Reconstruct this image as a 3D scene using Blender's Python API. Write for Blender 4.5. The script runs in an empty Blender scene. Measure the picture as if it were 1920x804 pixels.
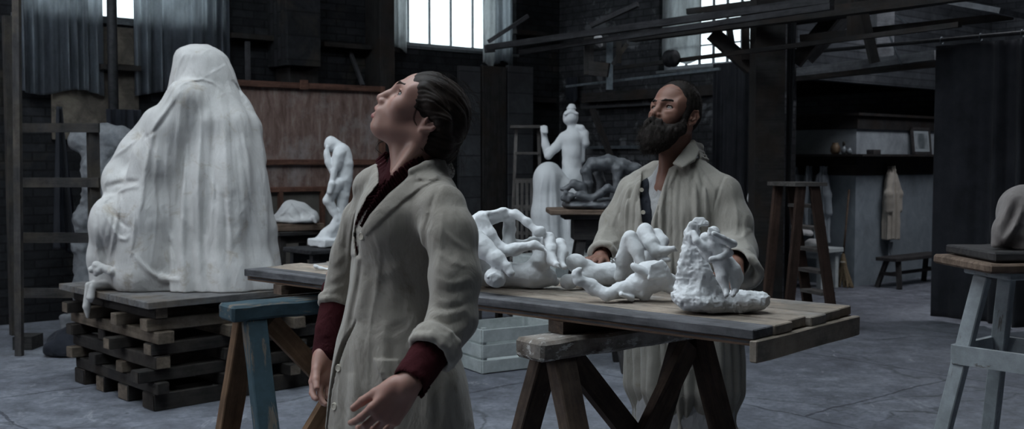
import bpy, bmesh, math, random
import numpy as np
from mathutils import Vector, Matrix, Quaternion

R = math.radians
scene = bpy.context.scene
COL = scene.collection
FPX = 2000.0
CAMZ = 1.45
PITCH = math.atan(102.0 / FPX)
CF = Vector((0, math.cos(PITCH), -math.sin(PITCH)))
CU = Vector((0, math.sin(PITCH), math.cos(PITCH)))
CAM = Vector((0, 0, CAMZ))


def ray(px, py):
    return CF + Vector((1, 0, 0)) * ((px - 960) / FPX) - CU * ((py - 402) / FPX)


def W(px, py, y):
    r = ray(px, py)
    return CAM + r * (y / r.y)


def G(px, py, z):
    r = ray(px, py)
    return CAM + r * ((z - CAMZ) / r.z)


# room axes: B runs along the left wall into the room, A runs along the right hand partition
BX = Vector((0.766, 0.643, 0))
AX = Vector((0.643, -0.766, 0))
ANG_B = math.atan2(BX.y, BX.x)
ANG_A = math.atan2(AX.y, AX.x)

_wm = {}


def wm(o):
    if o is None:
        return Matrix.Identity(4)
    return _wm.get(o.name, Matrix.Identity(4))


def place(o, m, parent=None):
    if parent is not None:
        o.parent = parent
        loc = wm(parent).inverted() @ m
    else:
        loc = m
    o.matrix_basis = loc
    _wm[o.name] = m.copy()


def tag(o, label=None, cat=None, group=None, kind=None):
    if label:
        o['label'] = label
    if cat:
        o['category'] = cat
    if group:
        o['group'] = group
    if kind:
        o['kind'] = kind
    return o


def thing(name, label, cat, loc=(0, 0, 0), rz=0.0, group=None):
    o = bpy.data.objects.new(name, None)
    COL.objects.link(o)
    o.empty_display_size = 0.1
    place(o, Matrix.Translation(Vector(loc)) @ Matrix.Rotation(rz, 4, 'Z'))
    return tag(o, label, cat, group)


def obj(name, me, mat=None, parent=None, m=None):
    o = bpy.data.objects.new(name, me)
    COL.objects.link(o)
    if mat is not None:
        me.materials.append(mat)
    place(o, m if m is not None else (Matrix.Identity(4) if parent is None else wm(parent).copy()), parent)
    return o


def wobj(name, me, mat=None, parent=None, base=None):
    """mesh whose vertices are in world space; origin moved to base when top level"""
    b = Vector(base) if base is not None else (wm(parent).to_translation() if parent is not None else None)
    if b is None:
        vs = np.empty(len(me.vertices) * 3)
        me.vertices.foreach_get('co', vs)
        vs = vs.reshape(-1, 3)
        b = Vector(((vs[:, 0].min() + vs[:, 0].max()) / 2, (vs[:, 1].min() + vs[:, 1].max()) / 2, vs[:, 2].min()))
    me.transform(Matrix.Translation(-b))
    return obj(name, me, mat, parent, Matrix.Translation(b))


def copy_tree(o, m, label=None, parent=None):
    c = o.copy()
    COL.objects.link(c)
    if parent is None:
        c.parent = None
        place(c, m)
    else:
        c.parent = parent
        c.matrix_basis = o.matrix_basis.copy()
        _wm[c.name] = wm(parent) @ c.matrix_basis
    if label:
        c['label'] = label
    for ch in [x for x in bpy.data.objects if x.parent is o]:
        copy_tree(ch, None, None, c)
    return c


def bm_mesh(bm, name='m', smooth=False):
    me = bpy.data.meshes.new(name)
    bmesh.ops.recalc_face_normals(bm, faces=bm.faces)
    bm.to_mesh(me)
    bm.free()
    if smooth:
        me.polygons.foreach_set('use_smooth', [True] * len(me.polygons))
    return me


def np_mesh(v, f, name='m', smooth=True):
    """v (n,3), f (m,4) or (m,3) arrays"""
    me = bpy.data.meshes.new(name)
    v = np.asarray(v, dtype=np.float32)
    f = np.asarray(f, dtype=np.int32)
    n, k = f.shape
    me.vertices.add(len(v))
    me.vertices.foreach_set('co', v.ravel())
    me.loops.add(n * k)
    me.loops.foreach_set('vertex_index', f.ravel())
    me.polygons.add(n)
    me.polygons.foreach_set('loop_start', np.arange(0, n * k, k, dtype=np.int32))
    me.polygons.foreach_set('loop_total', np.full(n, k, dtype=np.int32))
    me.polygons.foreach_set('use_smooth', np.full(n, smooth))
    me.update(calc_edges=True)
    me.validate()
    return me


def add_box(bm, c, s, rot=None):
    """box centre c, full size s"""
    vs = []
    for dx in (-.5, .5):
        for dy in (-.5, .5):
            for dz in (-.5, .5):
                v = Vector((dx * s[0], dy * s[1], dz * s[2]))
                if rot is not None:
                    v = rot @ v
                vs.append(bm.verts.new(v + Vector(c)))
    q = [(0, 1, 3, 2), (4, 6, 7, 5), (0, 4, 5, 1), (2, 3, 7, 6), (0, 2, 6, 4), (1, 5, 7, 3)]
    return [bm.faces.new([vs[i] for i in f]) for f in q]


_rs = random.Random(11)


def plank_mesh(L, w, t, bev=0.004, rough=0.0, seg=1, seed=None):
    """box with its length along local X, centred, bevelled, its faces a little uneven"""
    rr = random.Random(seed) if seed is not None else _rs
    bm = bmesh.new()
    add_box(bm, (0, 0, 0), (L, w, t))
    if seg > 1:
        es = [e for e in bm.edges if abs(e.verts[0].co.x - e.verts[1].co.x) > L * .5]
        bmesh.ops.subdivide_edges(bm, edges=es, cuts=seg - 1, use_grid_fill=True)
    if rough:
        for v in bm.verts:
            v.co += Vector((rr.uniform(-1, 1) * rough * .5, rr.uniform(-1, 1) * rough, rr.uniform(-1, 1) * rough))
    if bev:
        es = [e for e in bm.edges if len(e.link_faces) == 2 and e.calc_face_angle(0) > .5]
        bmesh.ops.bevel(bm, geom=es, offset=bev, segments=1, affect='EDGES')
    return bm_mesh(bm, 'plank')


def frame_matrix(p0, p1, up=(0, 0, 1)):
    p0, p1 = Vector(p0), Vector(p1)
    x = (p1 - p0).normalized()
    u = Vector(up)
    if abs(x.dot(u)) > .98:
        u = Vector((0, 1, 0))
    y = u.cross(x).normalized()
    z = x.cross(y).normalized()
    m = Matrix((x, y, z)).transposed().to_4x4()
    return Matrix.Translation((p0 + p1) / 2) @ m


def beam(name, p0, p1, w, t, mat, parent=None, up=(0, 0, 1), bev=0.003, rough=0.0, seg=1, seed=None):
    """square timber from p0 to p1 (world); w across, t along up"""
    L = (Vector(p1) - Vector(p0)).length
    me = plank_mesh(L, w, t, bev, rough, seg, seed)
    return obj(name, me, mat, parent, frame_matrix(p0, p1, up))


def tube_mesh(pts, rad, n=10, caps=True, squash=None):
    """tube through points with radii, world coordinates"""
    pts = [Vector(p) for p in pts]
    if not hasattr(rad, '__len__'):
        rad = [rad] * len(pts)
    V, Fc = [], []
    prev = None
    for i, p in enumerate(pts):
        if i == 0:
            d = pts[1] - pts[0]
        elif i == len(pts) - 1:
            d = pts[-1] - pts[-2]
        else:
            d = pts[i + 1] - pts[i - 1]
        d.normalize()
        if prev is None:
            u = Vector((0, 0, 1)) if abs(d.z) < .9 else Vector((1, 0, 0))
            a = d.cross(u).normalized()
        else:
            a = (prev - d * prev.dot(d)).normalized()
        prev = a
        b = d.cross(a)
        for k in range(n):
            t = 2 * math.pi * k / n
            V.append(p + (a * math.cos(t) + b * math.sin(t)) * rad[i])
    for i in range(len(pts) - 1):
        for k in range(n):
            k2 = (k + 1) % n
            Fc.append((i * n + k, i * n + k2, (i + 1) * n + k2, (i + 1) * n + k))
    me = bpy.data.meshes.new('tube')
    if caps:
        Fc.append(tuple(range(n - 1, -1, -1)))
        Fc.append(tuple((len(pts) - 1) * n + k for k in range(n)))
    me.from_pydata([tuple(v) for v in V], [], Fc)
    me.polygons.foreach_set('use_smooth', [len(f) == 4 for f in Fc])
    me.update()
    return me


def lathe_mesh(prof, n=24, name='lathe'):
    V, Fc = [], []
    for r, z in prof:
        for k in range(n):
            t = 2 * math.pi * k / n
            V.append((r * math.cos(t), r * math.sin(t), z))
    for i in range(len(prof) - 1):
        for k in range(n):
            k2 = (k + 1) % n
            Fc.append((i * n + k, i * n + k2, (i + 1) * n + k2, (i + 1) * n + k))
    Fc.append(tuple(range(n - 1, -1, -1)))
    Fc.append(tuple((len(prof) - 1) * n + k for k in range(n)))
    me = bpy.data.meshes.new(name)
    me.from_pydata(V, [], Fc)
    me.polygons.foreach_set('use_smooth', [len(f) == 4 for f in Fc])
    me.update()
    return me


# ------------------------------------------------------------------ noise
_tab = np.random.RandomState(5).rand(64, 64, 64).astype(np.float32) * 2 - 1


def vnoise(X, Y, Z, s, seed=0):
    x = X * s + seed * 7.13 + 100
    y = Y * s + seed * 3.71 + 100
    z = Z * s + seed * 5.37 + 100
    xi, yi, zi = np.floor(x).astype(int), np.floor(y).astype(int), np.floor(z).astype(int)
    fx, fy, fz = x - xi, y - yi, z - zi
    fx = fx * fx * (3 - 2 * fx)
    fy = fy * fy * (3 - 2 * fy)
    fz = fz * fz * (3 - 2 * fz)
    g = lambda a, b, c: _tab[(xi + a) & 63, (yi + b) & 63, (zi + c) & 63]
    c00 = g(0, 0, 0) * (1 - fx) + g(1, 0, 0) * fx
    c10 = g(0, 1, 0) * (1 - fx) + g(1, 1, 0) * fx
    c01 = g(0, 0, 1) * (1 - fx) + g(1, 0, 1) * fx
    c11 = g(0, 1, 1) * (1 - fx) + g(1, 1, 1) * fx
    return (c00 * (1 - fy) + c10 * fy) * (1 - fz) + (c01 * (1 - fy) + c11 * fy) * fz


# ------------------------------------------------------------------ sculpting by distance fields
def _smin(a, b, k):
    if k <= 0:
        return np.minimum(a, b)
    h = np.maximum(k - np.abs(a - b), 0) / k
    return np.minimum(a, b) - h * h * k * .25


def _smax(a, b, k):
    return -_smin(-a, -b, k)


def pix(X, Y, Z):
    D = Y * CF.y + (Z - CAMZ) * CF.z
    return D, 960 + FPX * X / D, 402 - FPX * (Y * CU.y + (Z - CAMZ) * CU.z) / D


class Sculpt:
    """a body fused from rounded masses; its skin is meshed with surface nets"""

    def __init__(self, h=0.004, k=0.02):
        self.h, self.k, self.p, self.M, self.nbase = h, k, [], None, 0

    def _t(self, c):
        c = Vector(c)
        return (self.M @ c) if self.M is not None else c

    def _sc(self):
        return abs(self.M.to_scale()[0]) if self.M is not None else 1.0

    def _add(self, fn, lo, hi, op, k, seg=None):
        k = self.k if k is None else k
        self.p.append((fn, np.array(lo) - k - 3 * self.h, np.array(hi) + k + 3 * self.h, op, k))

    def cap(self, a, b, ra, rb=None, k=None, op='+'):
        rb = ra if rb is None else rb
        s = self._sc()
        a, b = np.array(self._t(a)), np.array(self._t(b))
        ra, rb = ra * s, rb * s
        ba = b - a
        l2 = max(float(ba @ ba), 1e-12)

        def fn(X, Y, Z):
            px, py, pz = X - a[0], Y - a[1], Z - a[2]
            t = np.clip((px * ba[0] + py * ba[1] + pz * ba[2]) / l2, 0, 1)
            dx, dy, dz = px - t * ba[0], py - t * ba[1], pz - t * ba[2]
            return np.sqrt(dx * dx + dy * dy + dz * dz) - (ra + (rb - ra) * t)
        r = max(ra, rb)
        self._add(fn, np.minimum(a, b) - r, np.maximum(a, b) + r, op, k, (a, ba, l2, r))
        return self

    def chain(self, pts, rs, k=None, op='+'):
        if not hasattr(rs, '__len__'):
            rs = [rs] * len(pts)
        for i in range(len(pts) - 1):
            self.cap(pts[i], pts[i + 1], rs[i], rs[i + 1], k, op)
        return self

    def ell(self, c, r, rot=None, k=None, op='+'):
        """ellipsoid; rot = Matrix 3x3 or euler degrees"""
        if rot is None:
            Mr = Matrix.Identity(3)
        elif isinstance(rot, Matrix):
            Mr = rot.to_3x3()
        else:
            from mathutils import Euler
            Mr = Euler([R(x) for x in rot]).to_matrix()
        if self.M is not None:
            Mr = self.M.to_3x3().normalized() @ Mr
        s = self._sc()
        if not hasattr(r, '__len__'):
            r = (r, r, r)
        r = [x * s for x in r]
        c = np.array(self._t(c))
        A = np.array(Mr.transposed())

        def fn(X, Y, Z):
            px, py, pz = X - c[0], Y - c[1], Z - c[2]
            u = (A[0, 0] * px + A[0, 1] * py + A[0, 2] * pz) / r[0]
            v = (A[1, 0] * px + A[1, 1] * py + A[1, 2] * pz) / r[1]
            w = (A[2, 0] * px + A[2, 1] * py + A[2, 2] * pz) / r[2]
            k0 = np.sqrt(u * u + v * v + w * w)
            k1 = np.sqrt((u / r[0]) ** 2 + (v / r[1]) ** 2 + (w / r[2]) ** 2) + 1e-9
            return k0 * (k0 - 1) / k1
        ext = np.sqrt(((np.abs(np.array(Mr)) * np.array(r)) ** 2).sum(axis=1))
        self._add(fn, c - ext, c + ext, op, k)
        return self

    def box(self, c, hs, rot=None, rd=0.005, k=None, op='+'):
        Mr = rot.to_3x3() if isinstance(rot, Matrix) else Matrix.Identity(3)
        if self.M is not None:
            Mr = self.M.to_3x3().normalized() @ Mr
        c = np.array(self._t(c))
        s = self._sc()
        hs = np.array(hs) * s - rd
        A = np.array(Mr.transposed())

        def fn(X, Y, Z):
            px, py, pz = X - c[0], Y - c[1], Z - c[2]
            q = [np.abs(A[i, 0] * px + A[i, 1] * py + A[i, 2] * pz) - hs[i] for i in range(3)]
            o = np.sqrt(sum(np.maximum(x, 0) ** 2 for x in q))
            return o + np.minimum(np.maximum(q[0], np.maximum(q[1], q[2])), 0) - rd
        ext = (np.abs(np.array(Mr)) * (hs + rd)).sum(axis=1)
        self._add(fn, c - ext, c + ext, op, k)
        return self

    def stack(self, rows, k=None, op='+', fold=None, yaw=0.0, pw=2.0, closed=True):
        """rows of (z, cx, cy, rx, ry): a body of stacked ovals, fold(theta, z) pushes its skin out"""
        rows = sorted(rows)
        a = np.array(rows, dtype=float)
        if len(a) > 3:
            # smooth the outline between the given heights
            zz = np.linspace(a[0, 0], a[-1, 0], 90)
            cols = [zz]
            for c_ in range(1, 5):
                m_ = np.gradient(a[:, c_], a[:, 0])
                ix = np.clip(np.searchsorted(a[:, 0], zz) - 1, 0, len(a) - 2)
                hh_ = a[ix + 1, 0] - a[ix, 0]
                t_ = (zz - a[ix, 0]) / hh_
                y0, y1, d0, d1 = a[ix, c_], a[ix + 1, c_], m_[ix] * hh_, m_[ix + 1] * hh_
                cols.append((2 * t_ ** 3 - 3 * t_ ** 2 + 1) * y0 + (t_ ** 3 - 2 * t_ ** 2 + t_) * d0 + (3 * t_ ** 2 - 2 * t_ ** 3) * y1 + (t_ ** 3 - t_ ** 2) * d1)
            a = np.column_stack(cols)
        cy, sy = math.cos(yaw), math.sin(yaw)
        z0, z1 = a[0, 0], a[-1, 0]

        def fn(X, Y, Z):
            zz = np.clip(Z, z0, z1)
            cx = np.interp(zz, a[:, 0], a[:, 1])
            cY = np.interp(zz, a[:, 0], a[:, 2])
            rx = np.interp(zz, a[:, 0], a[:, 3])
            ry = np.interp(zz, a[:, 0], a[:, 4])
            dx, dy = X - cx, Y - cY
            u = (dx * cy + dy * sy)
            v = (-dx * sy + dy * cy)
            uu, vv = np.abs(u / rx), np.abs(v / ry)
            if pw == 2.0:
                e = np.sqrt(uu * uu + vv * vv)
            else:
                e = (uu ** pw + vv ** pw) ** (1 / pw)
            g = np.sqrt((u / rx ** 2) ** 2 + (v / ry ** 2) ** 2) / np.maximum(np.sqrt((u / rx) ** 2 + (v / ry) ** 2), 1e-6)
            d = (e - 1) / np.maximum(g, 1e-6)
            d = np.maximum(d, -np.minimum(rx, ry))
            if fold is not None:
                d = d - fold(np.arctan2(v, u), Z)
            dz = np.maximum(z0 - Z, Z - z1)
            return np.where(dz > 0, np.sqrt(np.maximum(d, 0) ** 2 + dz ** 2), np.maximum(d, dz))
        m = max(a[:, 3].max(), a[:, 4].max()) + .05
        lo = [a[:, 1].min() - m, a[:, 2].min() - m, z0]
        hi = [a[:, 1].max() + m, a[:, 2].max() + m, z1]
        self._add(fn, lo, hi, op, k)
        return self

    def disp(self, fn):
        """displace everything made so far: fn(X,Y,Z) added to the distance"""
        lo = np.min([p[1] for p in self.p], axis=0)
        hi = np.max([p[2] for p in self.p], axis=0)
        self.p.append((fn, lo, hi, 'd', 0))
        return self

    def ev(self, X, Y, Z, sel=None):
        d = np.full(X.shape, 1.0, X.dtype)
        for fn, lo, hi, op, k in (self.p if sel is None else sel):
            if op == 'd':
                d = d + fn(X, Y, Z)
                continue
            e = fn(X, Y, Z)
            if op == '+':
                d = _smin(d, e, k)
            elif op == '-':
                d = _smax(d, -e, k)
            else:
                d = _smax(d, e, k)
        return d

    def hit(self, pts, t0=1.0, t1=16.0):
        """where the photo's pixels meet the surface"""
        out = []
        rs = [ray(*p) for p in pts]
        rx = np.array([r.x for r in rs]); ry = np.array([r.y for r in rs]); rz = np.array([r.z for r in rs])
        base = self.p[:self.nbase] if self.nbase else self.p
        lo = np.min([p[1] for p in base if p[3] == '+'], axis=0)
        hi = np.max([p[2] for p in base if p[3] == '+'], axis=0)
        t0 = max(.3, min(lo[1], hi[1]) * .9)
        t1 = hi[1] * 1.15
        t = np.full(len(pts), t0)
        best = np.full(len(pts), 9.); bt = t.copy()
        for _ in range(70):
            d = self.ev(rx * t, ry * t, CAMZ + rz * t, base)
            m = np.abs(d) < best
            best = np.where(m, np.abs(d), best); bt = np.where(m, t, bt)
            t = t + np.clip(d * .7, -.05, .3) * (t < t1)
        return [Vector((rx[i] * bt[i], ry[i] * bt[i], CAMZ + rz[i] * bt[i])) for i in range(len(pts))]

    def freeze(self):
        """lines laid over the surface from now on follow the masses made so far"""
        self.nbase = len(self.p)
        return self

    def _line(self, pts, n):
        pp = catmull2(pts, n)
        hp = self.hit(pp)
        dd = np.array([(p - CAM).dot(CF) for p in hp])
        if n > 4:
            md = np.array([np.median(dd[max(0, i - 2):i + 3]) for i in range(n)])
            dd = md
        return np.array(pp), dd, hp

    def fold(self, pts, r=0.01, k=0.02, op='+', sink=0.5, n=None, taper=True):
        """raise (or with op '-' press in) a fold of cloth along a line seen in the photo"""
        if n is None:
            n = max(4, int(sum(math.dist(pts[i], pts[i + 1]) for i in range(len(pts) - 1)) / 14))
        pp, dd, hp = self._line(pts, n)
        amp = r * .85 * (1 if op == '+' else -1)
        w = (r + k) * .5

        def fn(X, Y, Z):
            D, px, py = pix(X, Y, Z)
            best = np.full(X.shape, 1e9, np.float32)
            bd = np.full(X.shape, dd[0], np.float32)
            bu = np.zeros(X.shape, np.float32)
            for i in range(n - 1):
                a, b = pp[i], pp[i + 1]
                ab = b - a
                l2 = max(float(ab @ ab), 1e-6)
                t = np.clip(((px - a[0]) * ab[0] + (py - a[1]) * ab[1]) / l2, 0, 1)
                q = (px - a[0] - t * ab[0]) ** 2 + (py - a[1] - t * ab[1]) ** 2
                m = q < best
                best = np.where(m, q, best)
                bd = np.where(m, dd[i] + (dd[i + 1] - dd[i]) * t, bd)
                bu = np.where(m, (i + t) / (n - 1), bu)
            dm = np.sqrt(best) * D / FPX
            tp = np.sqrt(np.clip(np.sin(np.pi * bu), 0, 1)) if taper else 1.0
            return -amp * np.exp(-(dm / w) ** 2) * np.exp(-((D - bd) / .06) ** 4) * tp
        P3 = np.array([tuple(p) for p in hp])
        m = 2.5 * w + .05
        self.p.append((fn, P3.min(axis=0) - m, P3.max(axis=0) + m, 'd', 0))
        return self

    def cutout(self, poly, depth=.03, k=.002):
        """open the cloth inside an outline seen in the photo, down to what it covers"""
        pp = np.array(poly, float)
        n = len(pp)
        hp = self.hit([tuple(p) for p in pp])
        ds = np.array([(p - CAM).dot(CF) for p in hp])
        ds = np.clip(ds, np.median(ds) - .10, np.median(ds) + .10)

        def fn(X, Y, Z):
            D, px, py = pix(X, Y, Z)
            shp = np.broadcast(X, Y, Z).shape
            best = np.full(shp, 1e9, np.float32)
            ins = np.zeros(shp, bool)
            ws = np.zeros(shp, np.float32)
            wd = np.zeros(shp, np.float32)
            for i in range(n):
                a, b = pp[i], pp[(i + 1) % n]
                ab = b - a
                t = np.clip(((px - a[0]) * ab[0] + (py - a[1]) * ab[1]) / max(float(ab @ ab), 1e-6), 0, 1)
                q = (px - a[0] - t * ab[0]) ** 2 + (py - a[1] - t * ab[1]) ** 2
                best = np.minimum(best, q)
                w = 1 / (q + 9)
                ws = ws + w
                wd = wd + w * (ds[i] + (ds[(i + 1) % n] - ds[i]) * t)
                c = (a[1] > py) != (b[1] > py)
                xi = a[0] + (py - a[1]) * (b[0] - a[0]) / (b[1] - a[1] if abs(b[1] - a[1]) > 1e-9 else 1e-9)
                ins ^= c & (px < xi)
            sd = np.sqrt(best) * np.where(ins, -1, 1) * D / FPX
            return np.maximum(sd, D - (wd / ws + depth))
        P3 = np.array([tuple(p) for p in hp])
        self.p.append((fn, P3.min(axis=0) - .12, P3.max(axis=0) + .12, '-', k))
        return self

    def plate(self, poly, amp=.003, edge=1.5, dtol=.07):
        """raise the cloth inside an outline seen in the photo (lapel, pocket flap, collar wing)"""
        pp = np.array(poly, float)
        n = len(pp)
        cen = pp.mean(axis=0)
        hp = self.hit([tuple(p) for p in pp] + [tuple(cen)])
        ds = np.array([(p - CAM).dot(CF) for p in hp])
        A = np.column_stack([np.vstack([pp, cen]), np.ones(n + 1)])
        co = np.linalg.lstsq(A, ds, rcond=None)[0]

        def fn(X, Y, Z):
            D, px, py = pix(X, Y, Z)
            best = np.full(X.shape, 1e9, np.float32)
            ins = np.zeros(X.shape, bool)
            for i in range(n):
                a, b = pp[i], pp[(i + 1) % n]
                ab = b - a
                t = np.clip(((px - a[0]) * ab[0] + (py - a[1]) * ab[1]) / max(float(ab @ ab), 1e-6), 0, 1)
                best = np.minimum(best, (px - a[0] - t * ab[0]) ** 2 + (py - a[1] - t * ab[1]) ** 2)
                c = (a[1] > py) != (b[1] > py)
                xi = a[0] + (py - a[1]) * (b[0] - a[0]) / (b[1] - a[1] if abs(b[1] - a[1]) > 1e-9 else 1e-9)
                ins ^= c & (px < xi)
            sd = np.sqrt(best) * np.where(ins, 1, -1)
            g = np.clip(sd / edge * .5 + .5, 0, 1)
            g = g * g * (3 - 2 * g)
            pl = co[0] * px + co[1] * py + co[2]
            return -amp * g * np.exp(-((D - pl) / dtol) ** 4)
        P3 = np.array([tuple(p) for p in hp])
        self.p.append((fn, P3.min(axis=0) - .06, P3.max(axis=0) + .06, 'd', 0))
        return self

    def mesh(self, name='sculpt', shrink=False):
        h = self.h
        lo = np.min([p[1] for p in self.p if p[3] == '+'], axis=0)
        hi = np.max([p[2] for p in self.p if p[3] == '+'], axis=0)
        n3 = np.ceil((hi - lo) / h).astype(int) + 1
        F = np.full(tuple(n3), 1.0, np.float32)
        for (fn, l, u, op, k) in self.p:
            a = np.clip(np.floor((l - lo) / h).astype(int), 0, n3 - 1)
            b = np.clip(np.ceil((u - lo) / h).astype(int) + 1, 1, n3)
            if (b <= a).any():
                continue
            sl = tuple(slice(a[i], b[i]) for i in range(3))
            ax_ = [(lo[i] + np.arange(a[i], b[i]) * h).astype(np.float32) for i in range(3)]
            V_ = F[sl]
            if op == 'd':
                m = np.abs(V_) < .02
                ii = np.nonzero(m)
                if len(ii[0]):
                    V_[ii] += fn(ax_[0][ii[0]], ax_[1][ii[1]], ax_[2][ii[2]]).astype(np.float32)
                continue
            if V_.size > 150000:
                st = 6
                c = fn(ax_[0][::st, None, None], ax_[1][None, ::st, None], ax_[2][None, None, ::st])
                c = np.broadcast_to(c, tuple(len(x[::st]) for x in ax_)).astype(np.float32)
                e = c.repeat(st, 0).repeat(st, 1).repeat(st, 2)[:V_.shape[0], :V_.shape[1], :V_.shape[2]].copy()
                ii = np.nonzero(np.abs(e) < st * h * 1.9 + k + .012)
                if len(ii[0]):
                    e[ii] = fn(ax_[0][ii[0]], ax_[1][ii[1]], ax_[2][ii[2]])
            else:
                e = fn(ax_[0][:, None, None], ax_[1][None, :, None], ax_[2][None, None, :])
            if op == '+':
                V_[...] = _smin(V_, e, k)
            elif op == '-':
                V_[...] = _smax(V_, -e, k)
            else:
                V_[...] = _smax(V_, e, k)
        # far from any mass the blended field stays positive
        F[0], F[-1], F[:, 0], F[:, -1], F[:, :, 0], F[:, :, -1] = [1.0] * 6
        ins = F < 0
        E = []
        for ax in range(3):
            s0 = [slice(None)] * 3
            s1 = [slice(None)] * 3
            s0[ax], s1[ax] = slice(0, -1), slice(1, None)
            s0, s1 = tuple(s0), tuple(s1)
            ii = np.argwhere(ins[s0] != ins[s1])
            av = F[s0][tuple(ii.T)]
            bv = F[s1][tuple(ii.T)]
            t = av / (av - bv)
            E.append(np.column_stack([np.full(len(ii), ax), ii, t, (av < 0)]))
        E = np.concatenate(E)
        ax = E[:, 0].astype(np.int64)
        ijk = E[:, 1:4].astype(np.int64)
        t = E[:, 4]
        sg = E[:, 5] > .5
        pos = ijk.astype(float)
        pos[np.arange(len(pos)), ax] += t
        o1 = np.array([[0, 1, 0], [0, 0, 1], [1, 0, 0]])[ax]
        o2 = np.array([[0, 0, 1], [1, 0, 0], [0, 1, 0]])[ax]
        cells = [ijk, ijk - o1, ijk - o1 - o2, ijk - o2]
        key = lambda c: ((c[:, 0] + 2) << 42) + ((c[:, 1] + 2) << 21) + (c[:, 2] + 2)
        K = np.concatenate([key(c) for c in cells])
        u, inv = np.unique(K, return_inverse=True)
        inv = inv.ravel()
        cnt = np.bincount(inv, minlength=len(u)).astype(float)
        pp = np.concatenate([pos] * 4)
        V = np.column_stack([np.bincount(inv, weights=pp[:, i], minlength=len(u)) / cnt for i in range(3)])
        V = lo + V * h
        q = inv.reshape(4, -1).T
        q = np.where(sg[:, None], q, q[:, ::-1])
        # keep only the large connected pieces
        n = len(V)
        lab = np.arange(n)
        ea = np.concatenate([q[:, 0], q[:, 1], q[:, 2]])
        eb = np.concatenate([q[:, 1], q[:, 2], q[:, 3]])
        for _ in range(400):
            m = np.minimum(lab[ea], lab[eb])
            new = lab.copy()
            np.minimum.at(new, ea, m)
            np.minimum.at(new, eb, m)
            new = new[new]
            new = new[new]
            if (new == lab).all():
                break
            lab = new
        ul, ic, cc = np.unique(lab, return_inverse=True, return_counts=True)
        ic = ic.ravel()
        keep = cc[ic] >= cc.max() * (0.5 if shrink else 0.02)
        q = q[keep[q].all(axis=1)]
        used = np.zeros(n, bool)
        used[q.ravel()] = True
        rm = np.cumsum(used) - 1
        return np_mesh(V[used], rm[q], name, True)


def catmull2(pts, n):
    if len(pts) == 2:
        a, b = pts
        return [(a[0] + (b[0] - a[0]) * i / (n - 1), a[1] + (b[1] - a[1]) * i / (n - 1)) for i in range(n)]
    P_ = [tuple(2 * pts[0][j] - pts[1][j] for j in range(2))] + list(pts) + [tuple(2 * pts[-1][j] - pts[-2][j] for j in range(2))]
    out = []
    m = len(pts) - 1
    for i in range(n):
        u = i / (n - 1) * m
        s = min(int(u), m - 1)
        t = u - s
        a, b, c, d = P_[s:s + 4]
        out.append(tuple(.5 * ((2 * b[j]) + (-a[j] + c[j]) * t + (2 * a[j] - 5 * b[j] + 4 * c[j] - d[j]) * t * t + (-a[j] + 3 * b[j] - 3 * c[j] + d[j]) * t ** 3) for j in range(2)))
    return out


def catmull3(pts, n):
    pts = [Vector(p) for p in pts]
    P_ = [2 * pts[0] - pts[1]] + pts + [2 * pts[-1] - pts[-2]]
    out = []
    m = len(pts) - 1
    for i in range(n):
        u = i / (n - 1) * m
        s = min(int(u), m - 1)
        t = u - s
        a, b, c, d = P_[s:s + 4]
        out.append(.5 * ((2 * b) + (-a + c) * t + (2 * a - 5 * b + 4 * c - d) * t * t + (-a + 3 * b - 3 * c + d) * t ** 3))
    return out
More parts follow.
